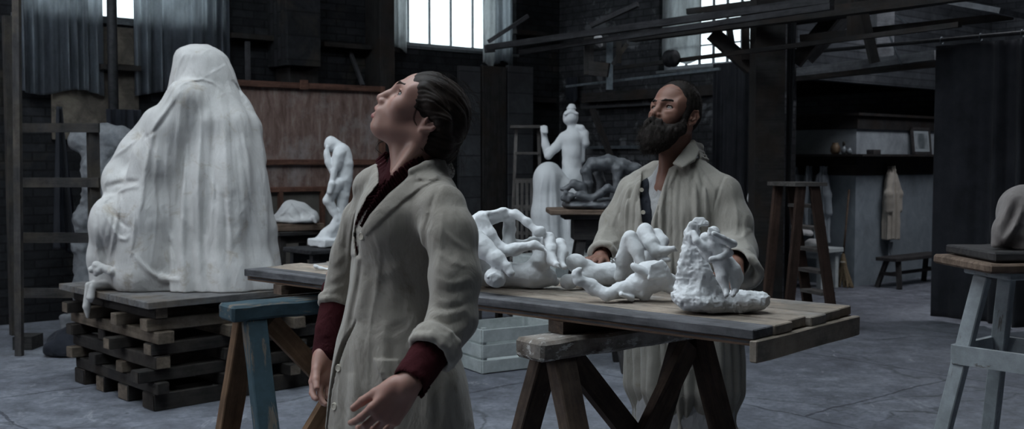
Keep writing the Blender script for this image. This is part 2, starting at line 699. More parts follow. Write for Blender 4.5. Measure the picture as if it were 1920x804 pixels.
# ------------------------------------------------------------------ materials
class NT:
    def __init__(self, name):
        self.m = bpy.data.materials.new(name)
        self.m.use_nodes = True
        self.t = self.m.node_tree
        self.b = self.t.nodes['Principled BSDF']
        self.out = self.t.nodes['Material Output']
        self.b.inputs['Specular IOR Level'].default_value = .25

    def n(self, typ, **kw):
        nd = self.t.nodes.new(typ)
        for k, v in kw.items():
            if k in nd.inputs.keys():
                nd.inputs[k].default_value = v
            else:
                setattr(nd, k, v)
        return nd

    def l(self, a, b):
        self.t.links.new(a, b)

    def coord(self, scale=(1, 1, 1), rot=(0, 0, 0), kind='Object', rnd=False):
        tc = self.n('ShaderNodeTexCoord')
        mp = self.n('ShaderNodeMapping')
        mp.inputs['Scale'].default_value = scale
        mp.inputs['Rotation'].default_value = rot
        self.l(tc.outputs[kind], mp.inputs['Vector'])
        if rnd:
            oi = self.n('ShaderNodeObjectInfo')
            ml = self.n('ShaderNodeMath', operation='MULTIPLY')
            ml.inputs[1].default_value = 37.0
            self.l(oi.outputs['Random'], ml.inputs[0])
            cx = self.n('ShaderNodeCombineXYZ')
            for i in range(3):
                self.l(ml.outputs[0], cx.inputs[i])
            self.l(cx.outputs[0], mp.inputs['Location'])
        return mp.outputs['Vector']

    def noise(self, vec, scale=5, detail=5, rough=.6, dist=0):
        nd = self.n('ShaderNodeTexNoise', Scale=scale, Detail=detail, Roughness=rough, Distortion=dist)
        self.l(vec, nd.inputs['Vector'])
        return nd.outputs['Fac']

    def ramp(self, fac, stops):
        r = self.n('ShaderNodeValToRGB')
        el = r.color_ramp.elements
        while len(el) < len(stops):
            el.new(.5)
        for e, (p, c) in zip(el, stops):
            e.position = p
            e.color = (c, c, c, 1) if not hasattr(c, '__len__') else (*c, 1)
        self.l(fac, r.inputs[0])
        return r.outputs[0]

    def mix(self, fac, a, b, mode='MIX'):
        m = self.n('ShaderNodeMix', data_type='RGBA', blend_type=mode)
        for s, v in ((m.inputs[0], fac), (m.inputs[6], a), (m.inputs[7], b)):
            if hasattr(v, 'is_linked') or hasattr(v, 'links'):
                self.l(v, s)
            elif hasattr(v, '__len__'):
                s.default_value = (*v, 1)
            else:
                s.default_value = v
        return m.outputs[2]

    def bump(self, h, strength=.3, dist=.01, prev=None):
        b = self.n('ShaderNodeBump', Strength=strength, Distance=dist)
        self.l(h, b.inputs['Height'])
        if prev is not None:
            self.l(prev, b.inputs['Normal'])
        return b.outputs['Normal']

    def fin(self, col, rough=.8, normal=None, **kw):
        if hasattr(col, '__len__'):
            self.b.inputs['Base Color'].default_value = (*col, 1)
        else:
            self.l(col, self.b.inputs['Base Color'])
        if hasattr(rough, 'links'):
            self.l(rough, self.b.inputs['Roughness'])
        else:
            self.b.inputs['Roughness'].default_value = rough
        if normal is not None:
            self.l(normal, self.b.inputs['Normal'])
        for k, v in kw.items():
            self.b.inputs[k].default_value = v
        return self.m


def mat_wood(name, c1, c2, c3=None, scale=1.0, dirt=.5, rough=.8, bump=.4, splat=None, splat_amt=.62):
    t = NT(name)
    v = t.coord((1.2 * scale, 16 * scale, 16 * scale), rnd=True)
    g = t.noise(v, 2.2, 8, .65, .6)
    v2 = t.coord((1, 1, 1), rnd=True)
    d = t.noise(v2, 3.5, 6, .65)
    col = t.ramp(g, [(.3, c1), (.62, c2)])
    if c3 is not None:
        col = t.mix(t.ramp(d, [(.45, 0.0), (.65, 1.0)]), col, c3)
    dk = t.ramp(t.noise(v2, 9, 6, .7), [(.35, 1 - dirt), (.6, 1.0)])
    col = t.mix(1.0, col, dk, 'MULTIPLY')
    oi = t.n('ShaderNodeObjectInfo')
    rv = t.ramp(oi.outputs['Random'], [(0, .72), (1, 1.15)])
    col = t.mix(1.0, col, rv, 'MULTIPLY')
    if splat is not None:
        s = t.ramp(t.noise(t.coord((1.6, 3, 3), rnd=True), 9, 9, .75), [(splat_amt, 0.0), (splat_amt + .05, 1.0)])
        col = t.mix(s, col, splat)
    fine = t.noise(t.coord((4, 60, 60), rnd=True), 3, 4, .6)
    nrm = t.bump(g, bump, .004)
    nrm = t.bump(fine, bump * .6, .001, nrm)
    return t.fin(col, rough, nrm)


def mat_paintwood(name, paint, wood, amt=.55, rough=.6, dirt=.4, bump=.35):
    t = NT(name)
    v = t.coord((1.5, 8, 8), rnd=True)
    g = t.noise(v, 3, 8, .7, .4)
    w = t.ramp(t.noise(t.coord((1.2, 18, 18), rnd=True), 2.4, 7, .6, .5), [(.3, tuple(x * .5 for x in wood)), (.65, wood)])
    p = t.mix(t.ramp(t.noise(t.coord(rnd=True), 14, 6, .7), [(.4, dirt), (.65, 0.0)]), paint, tuple(x * .35 for x in paint))
    mk = t.ramp(g, [(amt, 0.0), (amt + .04, 1.0)])
    col = t.mix(mk, p, w)
    return t.fin(col, rough, t.bump(g, bump, .003))


def mat_fabric(name, c1, c2, stain=None, weave=900, rough=.95, wr=.35, wscale=9, stain_amt=.6, sheen=.2, fine=.25):
    t = NT(name)
    v = t.coord()
    n1 = t.noise(v, 3.1, 6, .62)
    col = t.ramp(n1, [(.32, c1), (.66, c2)])
    if stain is not None:
        s = t.ramp(t.noise(v, 5.5, 7, .72, .8), [(stain_amt, 0.0), (stain_amt + .14, .8)])
        col = t.mix(s, col, stain)
    thr = t.noise(t.coord((1, 1, .05)), 260, 3, .6)
    col = t.mix(.12, col, t.ramp(thr, [(.3, .25), (.7, 1.0)]), 'MULTIPLY')
    wn = t.noise(t.coord((1, 1, .45)), wscale, 4, .5, 1.2)
    nrm = t.bump(wn, wr, .03)
    nrm = t.bump(t.noise(v, wscale * 5, 5, .6, .5), wr * .7, .003, nrm)
    fine *= .2
    wv = t.n('ShaderNodeTexWave', Scale=weave / 6.28, Distortion=2.0)
    t.l(v, wv.inputs['Vector'])
    nrm = t.bump(wv.outputs['Fac'], fine, .0006, nrm)
    return t.fin(col, rough, nrm, **{'Sheen Weight': sheen, 'Specular IOR Level': .1})


def mat_plain(name, c1, c2=None, rough=.8, scale=6, bump=.2, dist=.004, spec=.25, detail=6, **kw):
    t = NT(name)
    v = t.coord(rnd=True)
    n1 = t.noise(v, scale, detail, .65)
    col = t.ramp(n1, [(.33, c1), (.66, c2 or c1)])
    return t.fin(col, rough, t.bump(n1, bump, dist), **{'Specular IOR Level': spec}, **kw)


M = {}
M['plaster'] = (lambda t: t.fin(
    t.mix(t.ramp(t.noise(t.coord(), 7, 7, .7), [(.52, 0.0), (.8, .55)]), (.68, .695, .71), (.46, .47, .475)), .72,
    t.bump(t.noise(t.coord(), 55, 6, .65), .28, .004, t.bump(t.noise(t.coord(), 14, 5, .6), .3, .01)), **{'Specular IOR Level': .2}))(NT('white_plaster'))
M['rough_plaster'] = (lambda t: t.fin(
    t.mix(t.ramp(t.noise(t.coord(), 12, 7, .7), [(.45, 0.0), (.8, .6)]), (.74, .755, .77), (.46, .47, .48)), .8,
    t.bump(t.noise(t.coord(), 70, 7, .75), .6, .006), **{'Specular IOR Level': .15}))(NT('rough_white_plaster'))
M['dim_plaster'] = mat_plain('dim_plaster', (.13, .14, .155), (.24, .25, .265), .85, 9, .5, .01)  # grey stands in for the dim light this plaster gets
M['clay'] = mat_plain('dark_clay', (.055, .06, .068), (.12, .125, .135), .5, 12, .5, .008, spec=.5)
M['veil'] = mat_fabric('white_sheet', (.46, .452, .442), (.60, .592, .585), (.37, .325, .27), wr=.5, wscale=8, stain_amt=.55, sheen=.1)
M['linen'] = mat_fabric('pale_linen', (.27, .246, .214), (.355, .328, .29), (.17, .15, .125), wr=.32, stain_amt=.56, wscale=13, fine=.5)
M['smock'] = mat_fabric('cream_smock', (.255, .238, .21), (.355, .335, .30), (.2, .165, .12), wr=.32, stain_amt=.6, wscale=12, fine=.4)
M['burgundy'] = mat_fabric('burgundy_cotton', (.024, .0055, .008), (.050, .010, .013), wr=.3, wscale=30, sheen=.0)
M['navy'] = mat_fabric('dark_waistcoat', (.012, .014, .02), (.03, .033, .042), wr=.2, wscale=20, sheen=.05)
M['shirt'] = mat_fabric('grey_shirt', (.3, .3, .31), (.4, .4, .4), wr=.3, wscale=20)
M['greycloth'] = mat_fabric('grey_cloth', (.42, .42, .43), (.6, .6, .6), (.3, .28, .26), wr=.4, wscale=10)
M['browncloth'] = mat_fabric('brown_grey_cloth', (.14, .125, .12), (.25, .225, .215), (.08, .07, .06), wr=.4, wscale=10)
M['smock_grey'] = mat_fabric('blue_grey_smock', (.29, .33, .365), (.42, .46, .50), wr=.3, wscale=10)
M['smock_beige'] = mat_fabric('beige_smock', (.3, .27, .23), (.4, .365, .32), (.2, .16, .13), wr=.3, wscale=10)
M['blackcurtain'] = mat_fabric('black_curtain', (.016, .017, .021), (.036, .038, .045), wr=.3, wscale=5, sheen=.05)
M['skin_w'] = (lambda t: t.fin(
    t.mix(t.ramp(t.noise(t.coord(), 9, 5, .6), [(.35, 0.0), (.7, .8)]), (.37, .215, .17), (.32, .16, .13)), .48,
    t.bump(t.noise(t.coord(), 260, 4, .6), .12, .0008), **{'Subsurface Weight': .12, 'Subsurface Scale': .01, 'Specular IOR Level': .4}))(NT('fair_skin'))
M['skin_m'] = (lambda t: t.fin(
    t.mix(t.ramp(t.noise(t.coord(), 14, 5, .6), [(.35, 0.0), (.7, .9)]), (.215, .115, .085), (.165, .075, .056)), .5,
    t.bump(t.noise(t.coord(), 220, 5, .65), .25, .001), **{'Subsurface Weight': .08, 'Subsurface Scale': .01, 'Specular IOR Level': .28}))(NT('weathered_skin'))
M['lips'] = mat_plain('lips', (.34, .13, .12), (.38, .16, .145), .4, 80, .2, .001)
M['hair_w'] = mat_plain('dark_brown_hair', (.009, .006, .005), (.022, .014, .010), .6, 40, .4, .003, spec=.15)
M['hair_m'] = mat_plain('greying_dark_hair', (.010, .008, .0075), (.030, .025, .022), .75, 60, .6, .003, spec=.12)
M['brow'] = mat_plain('brow_hair', (.03, .02, .015), (.05, .035, .028), .8, 80, .5, .002)
M['eye'] = mat_plain('eye_white', (.36, .34, .33), (.42, .4, .38), .15, 20, 0, .001, spec=.4)
M['iris'] = mat_plain('dark_iris', (.02, .014, .01), (.035, .022, .015), .1, 90, 0, .001, spec=.8)
M['teeth'] = mat_plain('teeth', (.55, .52, .47), (.6, .57, .52), .3, 20, 0, .001)
M['button'] = mat_plain('bone_button', (.5, .46, .38), (.6, .56, .48), .35, 60, .2, .001)
M['tabletop'] = mat_wood('weathered_grey_planks', (.14, .132, .125), (.28, .265, .25), (.31, .25, .195), dirt=.45, splat=(.5, .5, .5), splat_amt=.66)
M['tablewarm'] = mat_wood('pale_table_planks', (.17, .148, .125), (.33, .285, .24), (.37, .30, .24), dirt=.4, splat=(.5, .5, .49), splat_amt=.68)
M['tabledark'] = mat_wood('dark_edge_plank', (.05, .05, .055), (.14, .14, .15), None, dirt=.5)
M['ply'] = mat_wood('plywood_edge', (.1, .065, .045), (.3, .2, .14), None, scale=2.4, dirt=.3)
M['trestle'] = mat_wood('dark_trestle_timber', (.035, .025, .02), (.115, .08, .06), (.09, .07, .06), dirt=.5, splat=(.36, .36, .36), splat_amt=.68)
M['trestletop'] = mat_wood('worn_trestle_timber', (.07, .055, .045), (.22, .18, .15), (.32, .3, .28), dirt=.55, splat=(.48, .47, .45), splat_amt=.55)
M['orangewood'] = mat_wood('reddish_timber', (.13, .075, .04), (.25, .15, .09), None, dirt=.35, splat=(.3, .28, .25), splat_amt=.72)
M['bluepaint'] = mat_paintwood('worn_blue_paint', (.045, .08, .10), (.17, .145, .12), .54)
M['bluelight'] = mat_paintwood('chalky_grey_blue_paint', (.22, .26, .27), (.25, .22, .18), .6)
M['greywood'] = mat_wood('dark_grey_timber', (.018, .018, .02), (.055, .052, .052), (.07, .06, .05), dirt=.4)
M['palletdark'] = mat_wood('dark_stacked_timber', (.014, .013, .013), (.04, .036, .034), (.05, .042, .036), dirt=.5)
M['palletlight'] = mat_wood('pale_cut_timber', (.10, .08, .06), (.20, .16, .125), (.14, .115, .095), dirt=.5)
M['pallettop'] = mat_wood('grey_stack_top', (.1, .098, .1), (.2, .195, .195), (.16, .13, .1), dirt=.4)
M['paintwhite'] = mat_paintwood('chipped_white_paint', (.5, .54, .54), (.2, .18, .16), .66, dirt=.35)
M['paintgrey'] = mat_paintwood('chipped_grey_paint', (.33, .36, .38), (.16, .14, .13), .60, dirt=.4)
M['standwood'] = mat_wood('brown_stand_timber', (.09, .06, .045), (.2, .145, .11), None, dirt=.45, splat=(.4, .38, .36), splat_amt=.7)
M['standdark'] = mat_wood('dark_stand_timber', (.02, .02, .022), (.06, .055, .055), None, dirt=.4)
M['boardframe'] = mat_wood('red_brown_frame', (.06, .028, .02), (.14, .07, .05), None, dirt=.4)
M['darkbeam'] = mat_wood('soot_dark_beam', (.012, .012, .013), (.035, .033, .033), (.03, .022, .018), dirt=.4)
M['rail'] = mat_wood('dusty_rail', (.02, .02, .023), (.06, .06, .066), None, dirt=.4)
M['ladder'] = mat_wood('dusty_ladder_timber', (.05, .045, .042), (.13, .12, .115), None, dirt=.4)
M['ladderred'] = mat_wood('red_brown_ladder', (.03, .018, .014), (.075, .045, .035), None, dirt=.4)
M['steel'] = mat_plain('dull_steel', (.1, .12, .14), (.2, .23, .25), .45, 20, .2, .002, Metallic=.7)
M['iron'] = mat_plain('black_iron', (.015, .016, .018), (.035, .036, .04), .6, 20, .3, .003, Metallic=.4)
M['straw'] = mat_plain('straw', (.12, .09, .055), (.22, .17, .11), .9, 60, .8, .006)
M['ceramic'] = mat_plain('brown_pot', (.1, .07, .045), (.16, .11, .07), .5, 12, .1)
M['glassjar'] = mat_plain('grey_jar', (.12, .14, .15), (.2, .22, .24), .2, 12, .05, spec=.5)
M['string'] = mat_plain('string', (.4, .38, .33), (.5, .47, .42), .9, 90, .3)
# ------------------------------------------------------------------ the hall
C0 = Vector((0.6, 13.6, 0))
NB = Vector((-0.643, 0.766, 0))      # outward normal of the left wall
NA = Vector((0.766, 0.643, 0))       # outward normal of the partition
WB = Matrix.Translation(C0) @ Matrix((BX, NB, Vector((0, 0, 1)))).transposed().to_4x4()
WA = Matrix.Translation(C0) @ Matrix((AX, NA, Vector((0, 0, 1)))).transposed().to_4x4()
# WA is left handed unless y points outward to the right of x; keep it right handed
WA = Matrix.Translation(C0) @ Matrix((AX, NA, Vector((0, 0, 1)))).transposed().to_4x4()


def on(Mw, px, py, off=0.0):
    """local (x, z) where the pixel's ray meets the wall plane y=off of frame Mw"""
    inv = Mw.inverted()
    o = inv @ CAM
    d = inv.to_3x3() @ ray(px, py)
    t = (off - o.y) / d.y
    p = o + d * t
    return p.x, p.z


def boxes_mesh(bl):
    bm = bmesh.new()
    for (x0, x1, y0, y1, z0, z1) in bl:
        add_box(bm, ((x0 + x1) / 2, (y0 + y1) / 2, (z0 + z1) / 2), (x1 - x0, y1 - y0, z1 - z0))
    return bm_mesh(bm)


def wall_material(name, c1, c2, c3, brick=True, sc=1.0, amt=(.5, .62), bumps=.6):
    t = NT(name)
    v = t.coord()
    n1 = t.noise(v, 1.3 * sc, 7, .65, .4)
    n2 = t.noise(v, 5 * sc, 7, .7, .6)
    col = t.ramp(n2, [(.3, c1), (.68, c2)])
    col = t.mix(t.ramp(n1, [(amt[0], 0.0), (amt[1], 1.0)]), col, c3)
    nrm = t.bump(n2, bumps, .02)
    if brick:
        br = t.n('ShaderNodeTexBrick', Scale=1.0)
        br.inputs['Brick Width'].default_value = .24
        br.inputs['Row Height'].default_value = .08
        br.inputs['Mortar Size'].default_value = .008
        br.inputs['Color1'].default_value = (1, 1, 1, 1)
        br.inputs['Color2'].default_value = (.6, .6, .6, 1)
        br.inputs['Mortar'].default_value = (.45, .45, .45, 1)
        cc = t.n('ShaderNodeTexCoord')
        sp = t.n('ShaderNodeSeparateXYZ')
        cb = t.n('ShaderNodeCombineXYZ')
        t.l(cc.outputs['Object'], sp.inputs[0])
        t.l(sp.outputs['X'], cb.inputs['X'])
        t.l(sp.outputs['Z'], cb.inputs['Y'])
        t.l(cb.outputs[0], br.inputs['Vector'])
        col = t.mix(1.0, col, br.outputs['Color'], 'MULTIPLY')
        nrm = t.bump(br.outputs['Fac'], -.5, .008, nrm)
    return t.fin(col, .9, nrm, **{'Specular IOR Level': .15})


M['wall_soot'] = wall_material('sooty_brick_wall', (.010, .011, .013), (.03, .031, .035), (.05, .043, .034), True, 1.0, (.56, .7))
M['wall_peel'] = wall_material('peeling_plaster_wall', (.02, .021, .024), (.055, .057, .063), (.14, .145, .155), True, 1.4, (.54, .6))
M['wall_back'] = wall_material('dark_limewashed_wall', (.03, .034, .04), (.065, .072, .082), (.1, .105, .115), True, 1.2, (.55, .7))
M['wall_cabin'] = wall_material('blue_grey_limewash', (.17, .20, .225), (.25, .285, .315), (.14, .16, .18), False, 1.0, (.52, .72), .3)
M['wall_cabin_up'] = wall_material('grey_sheeted_panel', (.25, .28, .3), (.34, .37, .4), (.2, .22, .24), False, 1.6, (.5, .7), .5)
M['wall_dull'] = wall_material('dull_side_wall', (.04, .043, .048), (.08, .083, .09), (.05, .05, .055), True)


def floor_material():
    t = NT('worn_concrete_floor')
    v = t.coord()
    a = t.noise(v, .8, 8, .65, .5)
    b = t.noise(v, 5, 8, .72, .3)
    c = t.noise(v, 26, 6, .7)
    col = t.ramp(a, [(.3, (.105, .112, .135)), (.5, (.165, .177, .208)), (.72, (.225, .238, .27))])
    col = t.mix(.85, col, t.ramp(b, [(.3, .45), (.5, .95), (.68, 1.45)]), 'MULTIPLY')
    sp = t.ramp(c, [(.3, .65), (.6, 1.15)])
    col = t.mix(.7, col, sp, 'MULTIPLY')
    # dark damp patches and scuffs
    st = t.ramp(t.noise(t.coord((1, 2.4, 1), (0, 0, -.7)), 1.9, 8, .75, 1.4), [(.58, 0.0), (.68, .8)])
    col = t.mix(st, col, (.055, .06, .07))
    pale = t.ramp(t.noise(t.coord((1.5, 1, 1), (0, 0, .9)), 2.6, 7, .75, 1), [(.6, 0.0), (.72, .6)])
    col = t.mix(pale, col, (.42, .44, .47))
    # slab joints
    br = t.n('ShaderNodeTexBrick', Scale=1.0, offset=.5)
    br.inputs['Brick Width'].default_value = 3.1
    br.inputs['Row Height'].default_value = 1.55
    br.inputs['Mortar Size'].default_value = .010
    br.inputs['Mortar Smooth'].default_value = .3
    br.inputs['Color1'].default_value = (1, 1, 1, 1)
    br.inputs['Color2'].default_value = (.93, .93, .93, 1)
    br.inputs['Mortar'].default_value = (.48, .48, .5, 1)
    mp = t.coord((1, 1, 1), (0, 0, .87))
    wob = t.n('ShaderNodeTexNoise', Scale=3.0, Detail=4)
    t.l(v, wob.inputs['Vector'])
    ad = t.n('ShaderNodeMix', data_type='VECTOR')
    ad.inputs[0].default_value = .10
    t.l(mp, ad.inputs[4])
    t.l(wob.outputs['Color'], ad.inputs[5])
    t.l(ad.outputs[1], br.inputs['Vector'])
    col = t.mix(1.0, col, br.outputs['Color'], 'MULTIPLY')
    vo = t.n('ShaderNodeTexVoronoi', Scale=.55, feature='DISTANCE_TO_EDGE')
    dv = t.n('ShaderNodeMix', data_type='VECTOR')
    dv.inputs[0].default_value = .25
    t.l(v, dv.inputs[4])
    t.l(wob.outputs['Color'], dv.inputs[5])
    t.l(dv.outputs[1], vo.inputs['Vector'])
    cr = t.ramp(vo.outputs['Distance'], [(0.0, .5), (.008, 1.0)])
    col = t.mix(t.ramp(a, [(.42, 0.0), (.52, 1.0)]), col, t.mix(1.0, col, cr, 'MULTIPLY'))
    nrm = t.bump(b, .35, .01, t.bump(c, .35, .004))
    nrm = t.bump(br.outputs['Fac'], -.4, .008, nrm)
    rg = t.ramp(b, [(.3, .55), (.7, .85)])
    return t.fin(col, rg, nrm, **{'Specular IOR Level': .3})


M['floor'] = floor_material()


def struct(name, me, mat, m=None, parent=None):
    o = obj(name, me, mat, parent, m)
    if parent is None:
        o['kind'] = 'structure'
    return o


HZ = 6.4
bm = bmesh.new()
add_box(bm, (0, 6.5, -.1), (24, 26, .2))
struct('floor', bm_mesh(bm), M['floor'])

# window openings in the left wall, read from the photograph
LW = (on(WB, 28, 60)[0], on(WB, 402, 60)[0])
CW = (on(WB, 727, 60)[0], on(WB, 968, 60)[0])
SILL = 2.74
lz = SILL
X0 = -14.0
struct('wall_left', boxes_mesh([
    (X0, 0.25, 0, .25, -.1, lz), (X0, 0.25, 0, .25, 4.7, HZ),
    (X0, LW[0], 0, .25, lz, 4.7), (LW[1], CW[0], 0, .25, lz, 4.7), (CW[1], 0.25, 0, .25, lz, 4.7)]), M['wall_soot'], WB)
# the partition with its window and the wide opening to the back room
RW = (on(WA, 1236, 60)[0], on(WA, 1424, 60)[0])
RZ = 2.47
PO = on(WA, 1470, 300)[0]
EO = 8.4
struct('wall_right', boxes_mesh([
    (0.0, PO, 0, .2, -.1, RZ), (0, RW[0], 0, .2, RZ, 4.0), (RW[1], PO, 0, .2, RZ, 4.0), (0, PO, 0, .2, 4.0, HZ),
    (EO, 9.6, 0, .2, -.1, HZ)]), M['wall_peel'], WA)
# back room shell (lean-to roof under the partition window)
struct('wall_back', boxes_mesh([(3.3, 9.6, 4.4, 4.6, -.1, HZ), (-1.0, 3.3, 4.4, 4.6, -.1, 2.45)]), M['wall_back'], WA)
struct('wall_back_left', boxes_mesh([(-1.0, -.8, .2, 4.4, -.1, 2.4)]), M['wall_back'], WA)
struct('ceiling_back', boxes_mesh([(-1.0, 3.35, .2, 4.4, 2.4, 2.45)]), M['darkbeam'], WA)
struct('wall_back_upper', boxes_mesh([(3.3, 3.42, .2, 4.4, 2.3, HZ)]), M['wall_back'], WA)
# the rest of the shell
pL = WB @ Vector((X0, 0, 0))
pR = WA @ Vector((9.5, 0, 0))
struct('wall_side_left', boxes_mesh([(pL.x - .2, pL.x, -5, pL.y + .3, -.1, HZ)]), M['wall_dull'])
struct('wall_front', boxes_mesh([(pL.x - .2, 11.2, -5.2, -5, -.1, HZ)]), M['wall_dull'])
struct('wall_side_right', boxes_mesh([(pR.x + 0.0, pR.x + .2, -5, pR.y + 1.2, -.1, HZ), ]), M['wall_dull'])
struct('wall_back_right', boxes_mesh([(9.4, 9.6, 0, 4.6, -.1, HZ)]), M['wall_back'], WA)
# ceiling with a long north light over the middle of the hall
SK = (-6.2, 1.2, .6, 6.6)      # x0 x1 y0 y1 of the opening
struct('ceiling', boxes_mesh([
    (-11, SK[0], -5.2, 19, HZ, HZ + .15), (SK[1], 11.5, -5.2, 19, HZ, HZ + .15),
    (SK[0], SK[1], -5.2, SK[2], HZ, HZ + .15), (SK[0], SK[1], SK[3], 19, HZ, HZ + .15)]), M['darkbeam'])

# ---- glazing
tg = NT('dusty_window_glass')
tr = tg.n('ShaderNodeBsdfTransparent')
tr.inputs[0].default_value = (.93, .96, .97, 1)
tl = tg.n('ShaderNodeBsdfTranslucent')
tl.inputs[0].default_value = (.8, .85, .88, 1)
mx = tg.n('ShaderNodeMixShader')
nz = tg.noise(tg.coord(), 6, 6, .7)
tg.l(tg.ramp(nz, [(.4, .03), (.7, .25)]), mx.inputs[0])
tg.l(tr.outputs[0], mx.inputs[1])
tg.l(tl.outputs[0], mx.inputs[2])
tg.l(mx.outputs[0], tg.out.inputs['Surface'])
M['glass'] = tg.m
M['frame'] = mat_plain('grey_window_iron', (.06, .065, .07), (.11, .12, .13), .6, 20, .2)
M['framelight'] = mat_plain('light_window_iron', (.22, .24, .26), (.32, .34, .36), .6, 20, .2)


def window(n, Mw, x0, x1, z0, z1, depth, bars, hbars, fm='frame'):
    e = bpy.data.objects.new('window_%d' % n, None)
    COL.objects.link(e)
    place(e, Mw @ Matrix.Translation(((x0 + x1) / 2, 0, z0)))
    e['kind'] = 'structure'
    w, h = x1 - x0, z1 - z0
    y = depth
    fr = [(-w / 2, -w / 2 + .05, y - .03, y + .03, 0, h), (w / 2 - .05, w / 2, y - .03, y + .03, 0, h),
          (-w / 2, w / 2, y - .03, y + .03, 0, .05), (-w / 2, w / 2, y - .03, y + .03, h - .05, h)]
    obj('window_frame', boxes_mesh(fr), M[fm], e)
    bl = [(-w / 2 + (b - .0) * w - .009, -w / 2 + b * w + .009, y - .015, y + .015, .05, h - .05) for b in bars]
    bl += [(-w / 2 + .05, w / 2 - .05, y - .012, y + .012, b * h - .008, b * h + .008) for b in hbars]
    obj('glazing_bars', boxes_mesh(bl), M[fm], e)
    obj('pane', boxes_mesh([(-w / 2 + .02, w / 2 - .02, y - .002, y + .002, .02, h - .02)]), M['glass'], e)
    obj('window_sill', boxes_mesh([(-w / 2 - .03, w / 2 + .03, -.02, y - .03, -.03, 0.0)]), M['frame'], e)
    return e


cwl = CW[1] - CW[0]
cb = [(on(WB, q, 50, .12)[0] - CW[0]) / cwl for q in (765, 805, 845, 886, 926)]
window(1, WB, LW[0], LW[1], lz, 4.7, .12, [.1, .2, .3, .4, .5, .6, .7, .8, .9], [.5])
window(2, WB, CW[0], CW[1], lz, 4.7, .12, cb, [.55], 'framelight')
rb = [(on(WA, q, 80, .12)[0] - RW[0]) / (RW[1] - RW[0]) for q in (1262, 1287, 1312, 1338, 1364, 1391)]
rz = [(on(WA, 1338, q, .12)[1] - RZ) / (4.0 - RZ) for q in (83,)]
window(3, WA, RW[0], RW[1], RZ, 4.0, .12, rb, rz + [.62], 'framelight')
# skylight glazing
window_sk = bpy.data.objects.new('window_4', None)
COL.objects.link(window_sk)
place(window_sk, Matrix.Translation(((SK[0] + SK[1]) / 2, (SK[2] + SK[3]) / 2, HZ)))
window_sk['kind'] = 'structure'
sw, sh = SK[1] - SK[0], SK[3] - SK[2]
obj('glazing_bars', boxes_mesh([(-sw / 2 + i * sw / 8 - .02, -sw / 2 + i * sw / 8 + .02, -sh / 2, sh / 2, .02, .1) for i in range(9)]), M['frame'], window_sk)
obj('pane', boxes_mesh([(-sw / 2, sw / 2, -sh / 2, sh / 2, .11, .115)]), M['glass'], window_sk)

# ------------------------------------------------------------------ sky, daylight, fill lights and camera
world = bpy.data.worlds.new('sky')
scene.world = world
world.use_nodes = True
bg = world.node_tree.nodes['Background']
bg.inputs[0].default_value = (.86, .95, 1.0, 1)
bg.inputs[1].default_value = 3.2


def area(name, loc, rot, sx, sy, power, col=(.90, .93, 1.0)):
    ld = bpy.data.lights.new(name, 'AREA')
    ld.shape = 'RECTANGLE'
    ld.size, ld.size_y = sx, sy
    ld.energy = power
    ld.color = col
    o = bpy.data.objects.new(name, ld)
    COL.objects.link(o)
    o.matrix_world = Matrix.Translation(loc) @ rot.to_matrix().to_4x4()
    return o


from mathutils import Euler
area('skylight_daylight', Vector(((SK[0] + SK[1]) / 2, (SK[2] + SK[3]) / 2, HZ - .02)), Euler((0, 0, 0)), sw * .96, sh * .96, 220)
# added frontal fill high on the left, ahead of the camera; no window there
area('left_fill_light', Vector((pL.x + .3, 3.0, 4.2)), Euler((R(90), 0, R(-90))), 5.0, 2.6, 270)
area('back_room_fill', WA @ Vector((5.6, 1.2, 4.6)), Euler((0, 0, 0)), 2.6, 1.6, 110)  # added lamp below the closed ceiling, brightens the back room

cam = bpy.data.cameras.new('camera')
cam.lens = 36.0 * FPX / 1920
cam.sensor_width = 36
cam.clip_start = .05
co = bpy.data.objects.new('camera', cam)
COL.objects.link(co)
co.location = CAM
co.rotation_euler = (math.pi / 2 - PITCH, 0, 0)
cam.dof.use_dof = True
cam.dof.focus_distance = 3.1
cam.dof.aperture_fstop = 7.0
scene.camera = co
scene.view_settings.view_transform = 'Standard'
scene.view_settings.look = 'None'
scene.view_settings.exposure = -0.12
scene.view_settings.gamma = 1
scene.view_settings.use_curve_mapping = False
# ------------------------------------------------------------------ people
def head_matrix(px, py, d, yaw, pitch, roll=0.0, s=1.0):
    """yaw: degrees the face is turned from image-left towards the camera"""
    f = Vector((-math.cos(R(yaw)) * math.cos(R(pitch)), -math.sin(R(yaw)) * math.cos(R(pitch)), math.sin(R(pitch))))
    l = Vector((math.sin(R(yaw)), -math.cos(R(yaw)), 0))
    if roll:
        l = Quaternion(f, R(roll)) @ l
    u = f.cross(l).normalized()
    m3 = Matrix((f, l, u)).transposed() * s
    m = m3.to_4x4()
    m.translation = W(px, py, d)
    return m


